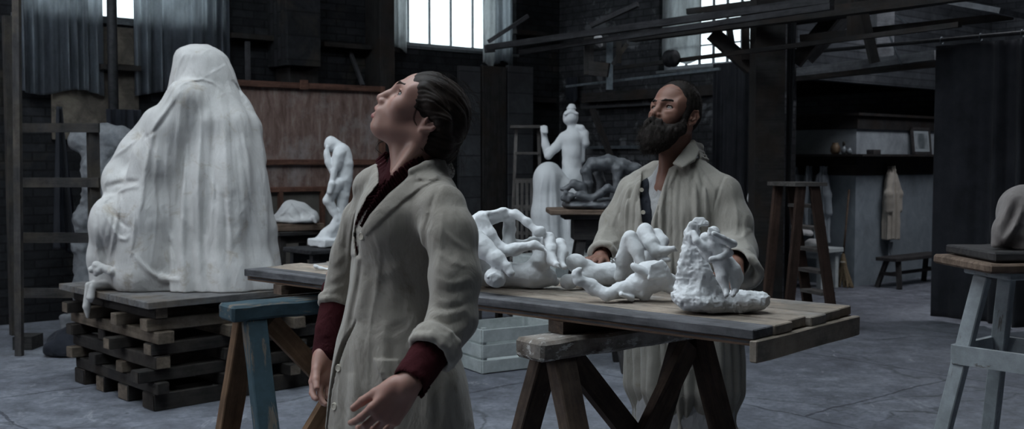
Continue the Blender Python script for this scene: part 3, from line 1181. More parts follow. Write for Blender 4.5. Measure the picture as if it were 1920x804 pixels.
def sculpt_head(S, Mh, male=False):
    S.M = Mh
    top = .028 if male else .012
    if male:
        S.ell((-.004, 0, top), (.083, .072, .082), k=.02)
    else:
        S.ell((.006, 0, .006), (.076, .069, .070), k=.02)
    S.ell((.030, 0, top + .006), (.062, .060, .060 if male else .055), k=.02)
    # face mass
    S.ell((.045, 0, -.035), (.050, .052, .066), k=.025)
    for s in (-1, 1):
        S.cap((-.012, s * .056, -.05), (.072, s * .016, -.094) if male else (.066, s * .016, -.086), .019, .015, k=.03)
        S.ell((.060, s * .041, -.028), (.024, .021, .024), k=.02)
        S.cap((.089, s * .010, .010), (.066, s * .045, .012), .011 if male else .008, .008, k=.018)
        S.ell((.030, s * .056, .012), (.04, .012, .03), k=.02)
    S.ell((.079, 0, -.095) if male else (.0745, 0, -.089), (.020, .021, .016), k=.02)
    S.ell((.080, 0, -.058), (.022, .028, .024), k=.02)
    # sockets
    for s in (-1, 1):
        S.ell((.100, s * .033, -.005), (.019, .021, .013), k=.012, op='-')
    # eyeball lids
    for s in (-1, 1):
        c = Vector((.0710, s * .0325, -.006))
        S.ell(c, .0145, k=.006)
        S.ell(c + Vector((.0105, s * .0045, .0008)), (.0115, .0150, .0078), k=.0015, op='-')
        S.chain([c + Vector((.0105, -s * .0115, .0035)), c + Vector((.0135, -s * .003, .0088)), c + Vector((.0118, s * .006, .0085)), c + Vector((.0055, s * .0145, .003))], [.0015, .0019, .0019, .0014], k=.003)
        S.chain([c + Vector((.0105, -s * .0115, -.002)), c + Vector((.0135, -s * .001, -.0072)), c + Vector((.008, s * .012, -.003))], [.0014, .002, .0014], k=.004)
    # nose
    w = 1.18 if male else 1.0
    S.cap((.090, 0, .004), (.1005, 0, -.020), .0075 * w, .0085 * w, k=.012)
    S.cap((.1000, 0, -.020), (.1095, 0, -.034), .0085 * w, .0095 * w, k=.01)
    for s in (-1, 1):
        S.ell((.100, s * .0115 * w, -.040), (.0105, .0068, .0075), k=.007)
        S.ell((.1065, s * .0062, -.0475), (.0048, .0028, .003), k=.002, op='-')
    S.cap((.109, 0, -.039), (.100, 0, -.048), .0045, .004, k=.006)
    # mouth
    S.ell((.0945, 0, -.0605), (.011, .02, .011), k=.012)
    S.cap((.1020, 0, -.0565), (.0790, .0265, -.0655), .0052, .0030, k=.005)
    S.cap((.1020, 0, -.0565), (.0790, -.0265, -.0655), .0052, .0030, k=.005)
    S.cap((.0972, 0, -.0755), (.0790, .0245, -.0680), .0062, .003, k=.005)
    S.cap((.0972, 0, -.0755), (.0790, -.0245, -.0680), .0062, .003, k=.005)
    S.chain([(.083, -.0260, -.0668), (.100, -.012, -.0655), (.108, 0, -.066), (.100, .012, -.0655), (.083, .0260, -.0668)], [.0010, .0026, .0034, .0026, .0010], k=.003, op='-')
    S.ell((.108, 0, -.0855), (.008, .014, .005), k=.008, op='-')
    S.cap((.115, 0, -.047), (.113, 0, -.055), .0022, .0022, k=.004, op='-')
    # ears
    for s in (-1, 1):
        c = Vector((-.010, s * .074, -.016))
        rot = Matrix.Rotation(s * R(-18), 3, 'Z') @ Matrix.Rotation(R(-14), 3, 'Y')
        S.ell(c, (.0185, .0055, .031), rot, k=.006)
        S.ell(c + rot @ Vector((.002, s * .0055, .002)), (.0105, .0042, .019), rot, k=.004, op='-')
        S.chain([c + rot @ Vector(q) for q in ((.014, s * .001, .006), (.012, s * .003, .024), (-.004, s * .004, .031), (-.017, s * .004, .014), (-.013, s * .003, -.012), (.002, s * .001, -.029))],
                [.0028, .003, .0032, .0032, .003, .0048], k=.004)
        S.chain([c + rot @ Vector(q) for q in ((-.002, s * .004, .016), (-.007, s * .004, .002), (0, s * .003, -.010))], .0024, k=.003)
        S.ell(c + Vector((.012, s * .003, -.004)), (.004, .004, .007), k=.004)
    S.M = None


def eyeball(parent, Mh, s, look, name='eye'):
    """white with an iris; look = (right, up) gaze offset"""
    c = Mh @ Vector((.0710, s * .0325, -.006))
    sc = Mh.to_scale()[0]
    r = .0122 * sc
    bm = bmesh.new()
    bmesh.ops.create_uvsphere(bm, u_segments=24, v_segments=16, radius=r)
    e = wobj(name, bm_mesh(bm, 'eye', True), M['eye'], parent, None) if False else None
    bm2 = bmesh.new()
    bmesh.ops.create_uvsphere(bm2, u_segments=24, v_segments=16, radius=r)
    me = bm_mesh(bm2, 'eye', True)
    e = obj(name, me, M['eye'], parent, Matrix.Translation(c))
    d = (Mh.to_3x3().normalized() @ Vector((1, look[0], look[1]))).normalized()
    bm3 = bmesh.new()
    bmesh.ops.create_uvsphere(bm3, u_segments=24, v_segments=16, radius=r * .62)
    me3 = bm_mesh(bm3, 'iris', True)
    q = Vector((0, 0, 1)).rotation_difference(d).to_matrix().to_4x4()
    obj('iris', me3, M['iris'], e, Matrix.Translation(c + d * r * .56) @ q @ Matrix.Diagonal((1, 1, .80, 1)))
    return e


def sculpt_hand(S, wrist, x, y, z, s=1.0, curl=(25, 30, 22), spread=1.0, thumb=(0, 0), curls=None):
    """x along the hand, y to the thumb side, z out of the back of the hand"""
    x = Vector(x).normalized()
    y = Vector(y)
    y = (y - x * y.dot(x)).normalized()
    zz = x.cross(y)
    z = zz if zz.dot(Vector(z)) > 0 else -zz
    m = Matrix((x, y, z)).transposed() * s
    m = m.to_4x4()
    m.translation = wrist
    S.M = m
    ys = (.031, .0105, -.0105, -.0300)
    ln = (.070, .079, .073, .057)
    mx = (.083, .087, .083, .075)
    S.ell((.045, 0, -.004), (.045, .034, .0135), k=.01)
    S.ell((.03, .024, -.012), (.03, .014, .012), k=.012)
    S.ell((.04, -.026, -.010), (.034, .012, .012), k=.012)
    S.cap((-.012, 0, 0), (.012, 0, -.001), .0215, .0215, k=.02)
    for i in range(4):
        S.cap((.012, ys[i] * .55, 0), (mx[i], ys[i], .002), .0125, .0105, k=.010)
        p = Vector((mx[i], ys[i], .001))
        a = 0
        cu = curls[i] if curls else curl
        sp = R((1.5 - i) * 4 * spread)
        rad = .0088 if i < 3 else .0076
        for j, (fr, c) in enumerate(zip((.47, .30, .23), cu)):
            a += R(c)
            dv = Vector((math.cos(a) * math.cos(sp), math.sin(sp) * math.cos(a), -math.sin(a)))
            q = p + dv * ln[i] * fr
            S.cap(p, q, rad * (1.04 - .10 * j), rad * (.95 - .10 * j), k=.0025)
            if j == 0:
                S.ell(p, rad * 1.12, k=.004)
            elif j == 1:
                S.ell(p, rad * 1.0, k=.003)
            p = q
    t0 = Vector((.018, .022, -.008))
    a1, a2 = R(38 + thumb[0]), R(thumb[1])
    t1 = t0 + Vector((math.cos(a1), math.sin(a1), -.25 - math.sin(a2) * .5)).normalized() * .044
    t2 = t1 + Vector((math.cos(a1 * .6), math.sin(a1 * .6), -.25 - math.sin(a2))).normalized() * .034
    t3 = t2 + Vector((math.cos(a1 * .35), math.sin(a1 * .3), -.3 - math.sin(a2) * 1.2)).normalized() * .027
    S.cap(t0, t1, .0155, .0115, k=.014)
    S.cap(t1, t2, .0112, .0098, k=.004)
    S.cap(t2, t3, .0098, .0078, k=.004)
    S.M = None
    return m


def strands_mesh(paths, rad=.0006):
    V, Fc = [], []
    for pts in paths:
        b = len(V)
        n = len(pts)
        for i, p in enumerate(pts):
            d = (pts[min(i + 1, n - 1)] - pts[max(i - 1, 0)]).normalized()
            a = d.cross(Vector((.3, .2, .93))).normalized()
            c = d.cross(a)
            r = rad * (1 - .7 * i / (n - 1))
            for k in range(3):
                t = 2.094 * k
                V.append(p + (a * math.cos(t) + c * math.sin(t)) * r)
        for i in range(n - 1):
            for k in range(3):
                k2 = (k + 1) % 3
                Fc.append((b + i * 3 + k, b + i * 3 + k2, b + i * 3 + 3 + k2, b + i * 3 + 3 + k))
    return np_mesh(np.array([tuple(v) for v in V]), np.array(Fc), 'strands', True)


def button(parent, p, nrm, r=.0085, t=.003, mat='button', name='button'):
    prof = [(r * .9, -t), (r, -t * .5), (r, t * .4), (r * .86, t), (r * .72, t * .8), (r * .55, t * .5)]
    me = lathe_mesh(prof, 20)
    q = Vector((0, 0, 1)).rotation_difference(Vector(nrm).normalized()).to_matrix().to_4x4()
    return obj(name, me, M[mat], parent, Matrix.Translation(Vector(p)) @ q)


def rows_from(spec, d, yaw, q):
    """spec rows (py, left px, right px[, q]) -> stacked ovals whose outline matches the photo"""
    out = []
    s2, c2 = math.cos(yaw) ** 2, math.sin(yaw) ** 2
    for row in spec:
        y, l, r = row[:3]
        qq = row[3] if len(row) > 3 else q
        c = W((l + r) / 2, y, d)
        hw = (W(r, y, d).x - W(l, y, d).x) / 2
        b = hw / math.sqrt(qq * qq * s2 + c2)
        out.append((c.z, c.x, c.y, qq * b, b))
    return out


def shrink(rows, e):
    return [(z, cx, cy, a - e, b - e) for z, cx, cy, a, b in rows]


def wr_noise(X, Y, Z):
    return .0025 * vnoise(X, Y, Z, 28, 3) + .0012 * vnoise(X, Y, Z, 70, 4)


def ring_pts(c, d, r, n=22, jig=.002, seed=0):
    d = Vector(d).normalized()
    a = d.orthogonal().normalized()
    b = d.cross(a)
    g = random.Random(seed)
    return [Vector(c) + (a * math.cos(2 * math.pi * i / n) + b * math.sin(2 * math.pi * i / n)) * (r + g.uniform(-jig, jig)) + d * g.uniform(-jig, jig) * 1.4 for i in range(n)]




def lashes(parent, Mh, s, r=.0009):
    S = Sculpt(.0013, .002)
    S.M = Mh
    c = Vector((.0710, s * .0325, -.006))
    S.chain([c + Vector(q) for q in ((.0128, -s * .0095, .0048), (.0156, -s * .001, .0082), (.0126, s * .0095, .0076), (.0066, s * .0155, .0028))], r * 1.2, k=.001)
    S.M = None
    return wobj('eyelashes', S.mesh('lash'), M['brow'], parent)
# ------------------------------------------------------------------ the woman
TH = 40.0
wl = Vector((math.sin(R(TH)), -math.cos(R(TH)), 0))       # her left
wf = Vector((-math.cos(R(TH)), -math.sin(R(TH)), 0))      # her front
wyaw = math.atan2(wl.y, wl.x)
DW = 2.5


woman = thing('person', 'woman in a pale linen work coat with rolled sleeves, gazing upward in profile', 'person', (W(750, 700, DW).x, DW, 0))
MH = head_matrix(808, 214, 2.5, 7, 35, 0, 1.06)
SB = Sculpt(.0024, .02)
sculpt_head(SB, MH, False)
# neck, throat and chest
nb = W(782, 330, 2.52)
SB.M = None
SB.chain([MH @ Vector((-.02, 0, -.05)), MH @ Vector((-.022, 0, -.085)), nb + Vector((.005, 0, .02))], [.052, .048, .055], k=.02)
SB.cap(MH @ Vector((.020, 0, -.078)), W(750, 318, 2.46), .027, .020, k=.03)
SB.cap(MH @ Vector((-.015, .05, -.06)), W(742, 326, 2.42), .014, .012, k=.02)
SB.ell(W(765, 385, 2.50), (.10, .07, .05), Matrix.Rotation(wyaw, 3, 'Z'), k=.03)
shL, shR = W(838, 388, 2.36), W(706, 366, 2.66)
SB.cap(W(765, 392, 2.50), shL, .032, .028, k=.02)
SB.cap(W(765, 392, 2.50), shR, .032, .028, k=.02)
# arms inside the sleeves and down to the hands
elL, wrL = W(850, 600, 2.27), W(764, 722, 2.14)
elR, wrR = W(636, 520, 2.72), W(612, 660, 2.62)
SB.chain([shL, elL, wrL], [.032, .029, .024], k=.02)
SB.chain([shR, elR, wrR], [.032, .029, .023], k=.02)
hx = (W(692, 812, 2.12) - wrL)
hz = Vector((.1, -1, .2))
hy = Vector((-.78, -.25, .6))
sculpt_hand(SB, wrL, hx, hy, hz, .94, curl=(30, 45, 30), thumb=(-14, 6),
            curls=[(14, 26, 18), (22, 32, 20), (28, 34, 20), (34, 36, 20)])
hx2 = (W(603, 765, 2.56) - wrR)
sculpt_hand(SB, wrR, hx2, Vector((-.75, -.65, 0)), Vector((-.65, .75, .05)), .95, curl=(18, 28, 20), thumb=(-18, 12))
# trunk and legs under the clothes
SB.chain([W(765, 372, 2.50), Vector((woman.location.x + .0, 2.5, 1.12)), Vector((woman.location.x, 2.5, .92))], [.065, .075, .085], k=.04)
body = wobj('body', SB.mesh('woman_body', True), M['skin_w'], woman)

for s in (-1, 1):
    lashes(woman, MH, s)
    eyeball(woman, MH, s, (.30 if s > 0 else -.1, .14))
# brows
for s in (-1, 1):
    bm_br = Sculpt(.0018, .004)
    bm_br.M = MH
    bm_br.chain([(.0985, s * .012, .0095), (.095, s * .024, .0165), (.082, s * .040, .0175), (.072, s * .049, .012)], [.0016, .0024, .0022, .0012], k=.004)
    bm_br.M = None
    wobj('eyebrow', bm_br.mesh('brow'), M['brow'], woman)
# lips
SL = Sculpt(.0014, .003)
SL.M = MH
for s in (-1, 1):
    SL.chain([(.1036, 0, -.0578), (.0995, s * .009, -.0592), (.0805, s * .0262, -.0656)], [.0053, .0051, .0032], k=.003)
    SL.chain([(.0990, 0, -.0750), (.0950, s * .009, -.0742), (.0805, s * .0245, -.0684)], [.0064, .0058, .0032], k=.003)
SL.M = None
wobj('lips', SL.mesh('lips'), M['lips'], woman)

# hair gathered into a low knot
SHW = Sculpt(.0024, .02)
SHW.M = MH
SHW.ell((.000, 0, .007), (.084, .078, .079), k=.02)
SHW.ell((.026, 0, .018), (.058, .066, .058), k=.02)
SHW.ell((-.048, .0, -.028), (.042, .060, .050), k=.03)
SHW.ell((-.064, .004, -.052), (.032, .044, .034), k=.02)
for s in (-1, 1):
    SHW.chain([(.045, s * .062, .035), (.010, s * .078, .018), (-.03, s * .080, -.004), (-.06, s * .05, -.045)], [.012, .012, .014, .02], k=.02)
    SHW.ell((-.036, s * .050, -.048), (.03, .022, .03), k=.02)
# leave the face free
SHW.ell((.068, 0, -.045), (.056, .09, .050), k=.010, op='-')
SHW.ell((.100, 0, -.038), (.062, .080, .092), k=.010, op='-')
SHW.ell((.060, 0, -.075), (.066, .09, .060), k=.012, op='-')
for s in (-1, 1):
    SHW.ell((.002, s * .082, -.038), (.018, .012, .020), k=.008, op='-')
    SHW.ell((.032, s * .070, -.046), (.030, .030, .028), k=.010, op='-')
SHW.M = None
MHi = np.array(MH.inverted())


def hair_groove(X, Y, Z):
    x = MHi[0, 0] * X + MHi[0, 1] * Y + MHi[0, 2] * Z + MHi[0, 3]
    y = MHi[1, 0] * X + MHi[1, 1] * Y + MHi[1, 2] * Z + MHi[1, 3]
    z = MHi[2, 0] * X + MHi[2, 1] * Y + MHi[2, 2] * Z + MHi[2, 3]
    ph = np.arctan2(y, z + .04 + .35 * np.minimum(x, 0))
    return (.0020 * vnoise(ph * 9, x * 9, z * 0, 1.0, 1) + .0016 * vnoise(ph * 26, x * 14, z * 0, 1.0, 2) + .002 * vnoise(x, y, z, 40, 3))


SHW.disp(hair_groove)
hair = wobj('hair', SHW.mesh('hair', True), M['hair_w'], woman)
rr = random.Random(4)
paths = []
for i in range(170):
    # fine loose hairs over the crown and the nape
    a = rr.uniform(-1.4, 1.4)
    t = rr.uniform(0, 1)
    x0 = .055 - .14 * t
    rad = .083 + .004 * rr.random()
    base = Vector((x0, rad * .96 * math.sin(a) * math.sqrt(max(0, 1 - ((x0 + .012) / .1) ** 2)), .014 + rad * math.cos(a) * math.sqrt(max(0, 1 - ((x0 + .012) / .1) ** 2))))
    outv = (base - Vector((-.02, 0, 0))).normalized()
    L = rr.uniform(.015, .04)
    p = base
    dv = (Vector((-1, rr.uniform(-.3, .3), rr.uniform(-.2, .4))) + outv * rr.uniform(.0, .28)).normalized()
    pts = [MH @ p]
    for k in range(7):
        dv = (dv + Vector((rr.uniform(-.2, .2), rr.uniform(-.2, .2), -.16 + rr.uniform(-.2, .2)))).normalized()
        p = p + dv * L / 7
        pts.append(MH @ p)
    paths.append(pts)
for i in range(60):
    base = Vector((-.085 + rr.uniform(-.02, .02), rr.uniform(-.04, .04), -.055 + rr.uniform(-.03, .03)))
    dv = Vector((rr.uniform(-1, .3), rr.uniform(-.4, .4), rr.uniform(-.9, .3))).normalized()
    p = base
    pts = [MH @ p]
    L = rr.uniform(.03, .065)
    ax = Vector((rr.uniform(-1, 1), rr.uniform(-1, 1), rr.uniform(-1, 1))).normalized()
    for k in range(9):
        dv = (Quaternion(ax, .33) @ dv).normalized()
        p = p + dv * L / 9
        pts.append(MH @ p)
    paths.append(pts)
# the lock falling past the ear and the curl at the far side of the neck
for j in range(7):
    o = Vector((rr.uniform(-.002, .002), rr.uniform(-.002, .002), rr.uniform(-.002, .002)))
    pl = [W(786, 178, 2.425), W(782, 200, 2.42), W(776, 222, 2.425), W(783, 240, 2.43), W(784, 262, 2.435), W(782, 285, 2.44)]
    paths.append([p + o for p in catmull3(pl, 16)])
    pl = [W(800, 240, 2.42), W(790, 262, 2.43), W(788, 276, 2.43), W(795, 284, 2.43)]
    paths.append([p + o * 1.5 for p in catmull3(pl, 12)])
    pl = [W(722, 262, 2.60), W(710, 268, 2.60), W(706, 280, 2.6), W(714, 287, 2.6), W(722, 292, 2.6), W(714, 302, 2.6), W(710, 300, 2.6)]
    paths.append([p + o * 1.6 for p in catmull3(pl, 20)])
st = wobj('loose_hair', strands_mesh(paths, .0005), M['hair_w'], woman)
st['kind'] = 'stuff'

# ---- burgundy dress: bodice, ruffled collar, cuffs and skirt
torso = [(318, 735, 800, 1.1), (330, 708, 838, 1.5), (345, 694, 852, 1.5), (370, 676, 858, 1.45), (410, 664, 862, 1.4), (450, 660, 855, 1.3),
         (500, 656, 846, 1.2), (545, 652, 840, 1.15), (590, 642, 842, 1.2), (640, 627, 855, 1.25), (700, 616, 874, 1.3), (760, 610, 884, 1.3), (820, 604, 893, 1.3)]
rows = rows_from(torso, DW, wyaw, 1.3)
zt = rows[-1][0]
last = rows[-1]
rows_c = rows + [(.52, last[1] + .01, last[2], last[3] * 1.16, last[4] * 1.2)]


SD = Sculpt(.004, .02)
SD.stack(shrink(rows, .016) + [(.5, last[1], last[2], last[3] * 1.05, last[4] * 1.05), (.02, last[1], last[2], last[3] * 1.35, last[4] * 1.4)], yaw=wyaw, k=.01,
         fold=lambda th, z: np.clip((1.0 - z), 0, 1) * .012 * np.sin(th * 13 + 2 * np.sin(th * 3)))
SD.cap(elL + (wrL - elL) * .35, wrL + (wrL - elL) * -.40, .038, .036, k=.01)
SD.cap(elR + (wrR - elR) * .2, wrR + (wrR - elR) * .0, .039, .0345, k=.01)


for a_, b_, r1, r2 in ((W(790, 352, 2.46), W(836, 384, 2.36), .036, .04), (W(745, 348, 2.55), W(706, 360, 2.64), .034, .036)):
    SD.cap(a_, b_, r1, r2, k=.04)
SD.ell(W(738, 420, 2.43), (.060, .060, .065), k=.05)
SD.chain([W(776, 312, 2.525), W(774, 345, 2.51)], [.063, .080], k=.03)
SD.cap(W(745, 300, 2.42), W(736, 332, 2.38), .030, .012, k=.008, op='-')
SD.cap(W(780, 298, 2.525), W(778, 280, 2.525), .056, .056, k=.006, op='-')
SD.disp(wr_noise)
nk = W(775, 322, 2.52)
dress = wobj('dress', SD.mesh('dress'), M['burgundy'], woman)
CU_ = Sculpt(.0022, .004)
CU_.cap(elL + (wrL - elL) * .45, wrL + (wrL - elL) * -.10, .0405, .0375, k=.004)
CU_.disp(lambda X, Y, Z: .0016 * vnoise(X, Y, Z, 34, 3) + .0006 * vnoise(X, Y, Z, 90, 4))
CU_.cap(wrL + (wrL - elL) * .35, wrL + (wrL - elL) * -.22, .0325, .0335, k=.002, op='-')
fd_ = (wrL - elL).normalized()
cm_ = Matrix.Identity(3)
CU_.box(wrL + fd_ * .5, (.5, .5, .5), rot=Vector((0, 0, 1)).rotation_difference(fd_).to_matrix(), rd=.001, k=.002, op='-')
wobj('dress_cuff', CU_.mesh('cuff'), M['burgundy'], woman)
# pleated ruffle standing round the neck and down the opening


def ribbon(Ep, Bp, n, amp, per, thick=.0016, name='ruffle'):
    E_ = catmull3([W(*p) for p in Ep], n)
    B_ = catmull3([W(*p) for p in Bp], n)
    m = 6
    V, Fc = [], []
    for side in (1, -1):
        for i in range(n):
            d = (B_[min(i + 1, n - 1)] - B_[max(i - 1, 0)]).normalized()
            nr = d.cross((E_[i] - B_[i])).normalized()
            wv = math.sin(i * 2 * math.pi / per)
            for j in range(m):
                t = j / (m - 1)
                p = B_[i].lerp(E_[i], t) + nr * (amp * wv * (.25 + .75 * t) + side * thick * .5) + d * amp * .5 * math.cos(i * 2 * math.pi / per * .5) * t
                p += (E_[i] - B_[i]) * (.10 * math.cos(i * 2 * math.pi / per) * t)
                V.append(tuple(p))
    for s_ in range(2):
        o = s_ * n * m
        for i in range(n - 1):
            for j in range(m - 1):
                q = (o + i * m + j, o + (i + 1) * m + j, o + (i + 1) * m + j + 1, o + i * m + j + 1)
                Fc.append(q if s_ == 0 else q[::-1])
    o = n * m
    for i in range(n - 1):
        Fc.append((i * m + m - 1, (i + 1) * m + m - 1, o + (i + 1) * m + m - 1, o + i * m + m - 1))
        Fc.append((i * m, o + i * m, o + (i + 1) * m, (i + 1) * m))
    return np_mesh(np.array(V), np.array(Fc), name, True)


for i in range(3):
    p = wrL + (wrL - elL) * (-.06 - .055 * i) + Vector((.024, -.012, -.026)).normalized() * .039
    button(woman, p, Vector((.7, -.2, -.7)), .006, .003, 'burgundy', 'cuff_button')

# ---- the linen coat
SC = Sculpt(.0034, .025)


def coat_fold(th, z):
    low = np.clip((1.12 - z) / .35, 0, 1)
    f = low * .0045 * np.sin(th * 9 + 1.4 * np.sin(th * 2 + z * 2) + 1)
    f += .0012 * np.sin(th * 17 + 6 * z) * np.clip((z - 1.0) * 4, .15, .8)
    return f


SC.stack(rows_c, yaw=wyaw, k=.02, fold=coat_fold)
# shoulders
SC.cap(W(790, 348, 2.46), W(832, 386, 2.355), .044, .045, k=.05)
SC.cap(W(742, 340, 2.55), W(704, 352, 2.64), .044, .046, k=.04)
SC.cap(W(716, 326, 2.60), W(690, 350, 2.65), .026, .034, k=.03)
# bust
SC.ell(W(738, 420, 2.43), (.075, .075, .08), k=.06)
# sleeves
SC.chain([W(829, 392, 2.355), W(843, 440, 2.32), W(850, 520, 2.285), W(845, 596, 2.265)], [.050, .058, .057, .056], k=.02)
SC.cap(W(846, 596, 2.265), W(820, 640, 2.225), .057, .050, k=.012)
cuL, cuLd = W(822, 642, 2.215), (wrL - elL).normalized()
SC.chain([W(706, 356, 2.64), W(680, 412, 2.67), W(656, 480, 2.69), W(634, 555, 2.69)], [.047, .050, .047, .040], k=.012)
# opening at the front: read the two edges on the coat's surface
eR = [(706, 305), (708, 345), (688, 381), (668, 425), (662, 465), (668, 496)]
eL = [(815, 296), (778, 322), (738, 352), (704, 388), (683, 428), (670, 496)]
origin = Vector((rows[5][1], rows[5][2], 0))


def on_front(pts, v=.12):
    """where the photo's pixels meet the plane of her chest: (height, sideways)"""
    out = []
    for px, py in pts:
        r = ray(px, py)
        t = (v - (CAM - origin).dot(wf)) / r.dot(wf)
        p = CAM + r * t
        out.append((p.z, (p - origin).dot(wl)))
    return np.array(sorted(out))


SC.freeze()
aR, aL = on_front(eR), on_front(eL)
ztop = 1.6


SC.cutout([(706, 296), (709, 318), (710, 342), (687, 371), (671, 404), (664, 440), (667, 478), (671, 492), (673, 470), (675, 434), (694, 402), (727, 365), (772, 328), (812, 304), (812, 290), (760, 270)], .032)
# neck hole
SC.cap(nk + Vector((-.01, 0, .09)), nk + Vector((-.015, 0, -.02)), .078, .062, k=.01, op='-')
# lower opening of the skirt where the dress shows
lo_ = [(654, 600), (644, 640), (636, 690), (629, 760), (624, 815)]
hi_ = [(650, 600), (634, 640), (621, 690), (611, 760), (604, 815)]
b1, b2 = on_front(lo_, .15), on_front(hi_, .15)


def vcut2(X, Y, Z):
    u = (X - origin.x) * wl.x + (Y - origin.y) * wl.y
    v = (X - origin.x) * wf.x + (Y - origin.y) * wf.y
    d = np.maximum(np.interp(Z, b2[:, 0], b2[:, 1]) + .008 - u, u - np.interp(Z, b1[:, 0], b1[:, 1]))
    d = np.maximum(d, Z - b1[-1, 0])
    return np.maximum(d, .02 - v)


SC._add(vcut2, np.array([origin.x - .3, 2.1, .4]), np.array([origin.x + .3, 2.8, b1[-1, 0] + .01]), '-', .004)
# lapels: raised plates
lap_in = [(806, 308), (774, 327), (729, 364), (696, 401), (676, 434)]
lap_out = [(826, 334), (792, 350), (760, 374), (722, 408), (684, 444)]
SC.plate(lap_in + lap_out[::-1], .0045, 2.0)
SC.plate([(804, 300), (838, 298), (842, 322), (812, 336), (794, 340), (776, 326)], .004, 2.0)
SC.fold([(776, 341), (788, 340), (802, 336)], .0060, .003, '-')
rl_in = [(710, 316), (709, 344), (686, 372), (670, 405), (663, 441), (667, 480)]
rl_out = [(700, 316), (692, 344), (672, 378), (659, 410), (654, 441), (658, 480)]
SC.plate(rl_in + rl_out[::-1], .0045, 2.0)
SC.fold([(672, 352), (655, 392), (648, 440), (646, 500)], .006, .008, '-', sink=-.2)
SC.fold([(688, 345), (668, 395), (656, 445), (650, 520)], .004, .006, sink=.1)
# collar round the back of the neck
colr = [W(772, 322, 2.40), W(800, 312, 2.42), W(824, 303, 2.47), W(834, 302, 2.54), W(826, 300, 2.60)]
SC.chain(colr, [.009, .011, .012, .012, .012], k=.012)
SC.chain([p + Vector((.004, -.002, -.026)) for p in colr], [.012, .014, .016, .016, .014], k=.016)
# the overlap edge of the front, running down from the opening
SC.fold([(670, 486), (664, 530), (655, 570), (646, 610), (633, 660), (622, 720), (612, 800)], .006, .008, sink=.4, taper=False)
SC.fold([(676, 492), (672, 540), (662, 590), (657, 620)], .003, .006, '-', sink=-.2)
# seams and long drapes
SC.fold([(700, 430), (712, 480), (706, 540), (694, 610), (690, 690), (686, 800)], .0022, .006, sink=.2)
SC.fold([(806, 400), (800, 450), (806, 520), (798, 590), (788, 640)], .011, .010, '-', sink=-.1)
SC.fold([(826, 345), (808, 385), (803, 430)], .0035, .006, '-', sink=-.2)
for pts in ([(720, 600), (716, 660), (722, 730), (716, 800)], [(770, 560), (778, 620), (772, 660)], [(830, 700), (836, 750), (842, 805)],
            [(800, 690), (806, 750), (800, 805)], [(660, 700), (662, 750), (656, 805)], [(850, 690), (862, 740), (872, 800)],
            [(690, 520), (676, 560), (668, 600)], [(760, 380), (780, 420), (790, 470)], [(700, 520), (750, 500), (790, 470)]):
    SC.fold(pts, .006, .022, sink=.35)
for pts in ([(740, 600), (738, 670), (744, 740), (738, 805)], [(818, 700), (822, 760), (820, 805)], [(755, 480), (770, 530), (778, 590)]):
    SC.fold(pts, .005, .02, '-', sink=-.3)
# wrinkles on the near sleeve
for pts in ([(812, 520), (845, 532), (885, 522)], [(806, 556), (840, 566), (886, 552)], [(800, 590), (836, 590), (880, 580)], [(798, 612), (836, 626), (878, 612)],
            [(822, 420), (850, 450), (884, 470)], [(815, 470), (850, 492), (890, 500)], [(860, 560), (880, 600), (862, 640)], [(830, 400), (826, 450), (822, 510)]):
    SC.fold(pts, .0030, .010, sink=.3)
for pts in ([(815, 540), (850, 548), (890, 538)], [(806, 574), (840, 580), (886, 566)], [(803, 600), (838, 608), (878, 596)]):
    SC.fold(pts, .0026, .007, '-', sink=-.2)
for pts in ([(660, 395), (650, 420), (642, 460)], [(652, 470), (632, 490), (628, 500)], [(650, 505), (630, 520), (620, 528)], [(646, 535), (626, 545), (615, 550)]):
    SC.fold(pts, .004, .012, sink=.35)
# rolled cuffs
for off, rad, sd in ((0, .047, 1), (.014, .047, 2), (.027, .045, 3)):
    rp_ = ring_pts(cuL + cuLd * off, cuLd, rad, seed=sd)
    SC.chain(rp_ + [rp_[0]], .0085, k=.008)
SC.cap(cuL + cuLd * .05, cuL + cuLd * .0, .040, .040, k=.004, op='-')
cuR, cuRd = W(630, 560, 2.69), (W(612, 660, 2.62) - W(630, 560, 2.69)).normalized()
for off, rad, sd in ((0, .036, 5), (.013, .036, 6)):
    rp_ = ring_pts(cuR + cuRd * off, cuRd, rad, seed=sd)
    SC.chain(rp_ + [rp_[0]], .0070, k=.008)
# pocket at the hip
SC.plate([(700, 672), (746, 674), (752, 692), (734, 716), (718, 712), (706, 690)], .007, 1.3)
SC.fold([(704, 676), (712, 705), (728, 735)], .0034, .006)
SC.fold([(716, 700), (724, 716), (738, 730)], .006, .006, '-')
SC.fold([(730, 706), (740, 724), (756, 730)], .005, .008)


def coat_wr(X, Y, Z):
    return .0009 * vnoise(X, Y, Z * .5, 16, 7) + .0006 * vnoise(X, Y, Z * .7, 60, 8)


SC.disp(coat_wr)
coat = wobj('coat', SC.mesh('coat'), M['linen'], woman)
for (px, py, d) in ((678, 443, 0), (635, 690, 0), (627, 762, 0)):
    h = SC.hit([(px, py)])[0]
    button(coat, h + (CAM - h).normalized() * .002, wf + Vector((0, -.3, .05)), .0092, .0032)


# ruffles laid along both sides of the opening, at the depth of the coat there
def on_coat(pts, off):
    hp = SC.hit([(p[0], p[1]) for p in pts])
    out = []
    for p, h in zip(pts, hp):
        d = h.y if abs(h.y - p[2]) < .07 else p[2]
        out.append((p[0], p[1], d + off))
    return out


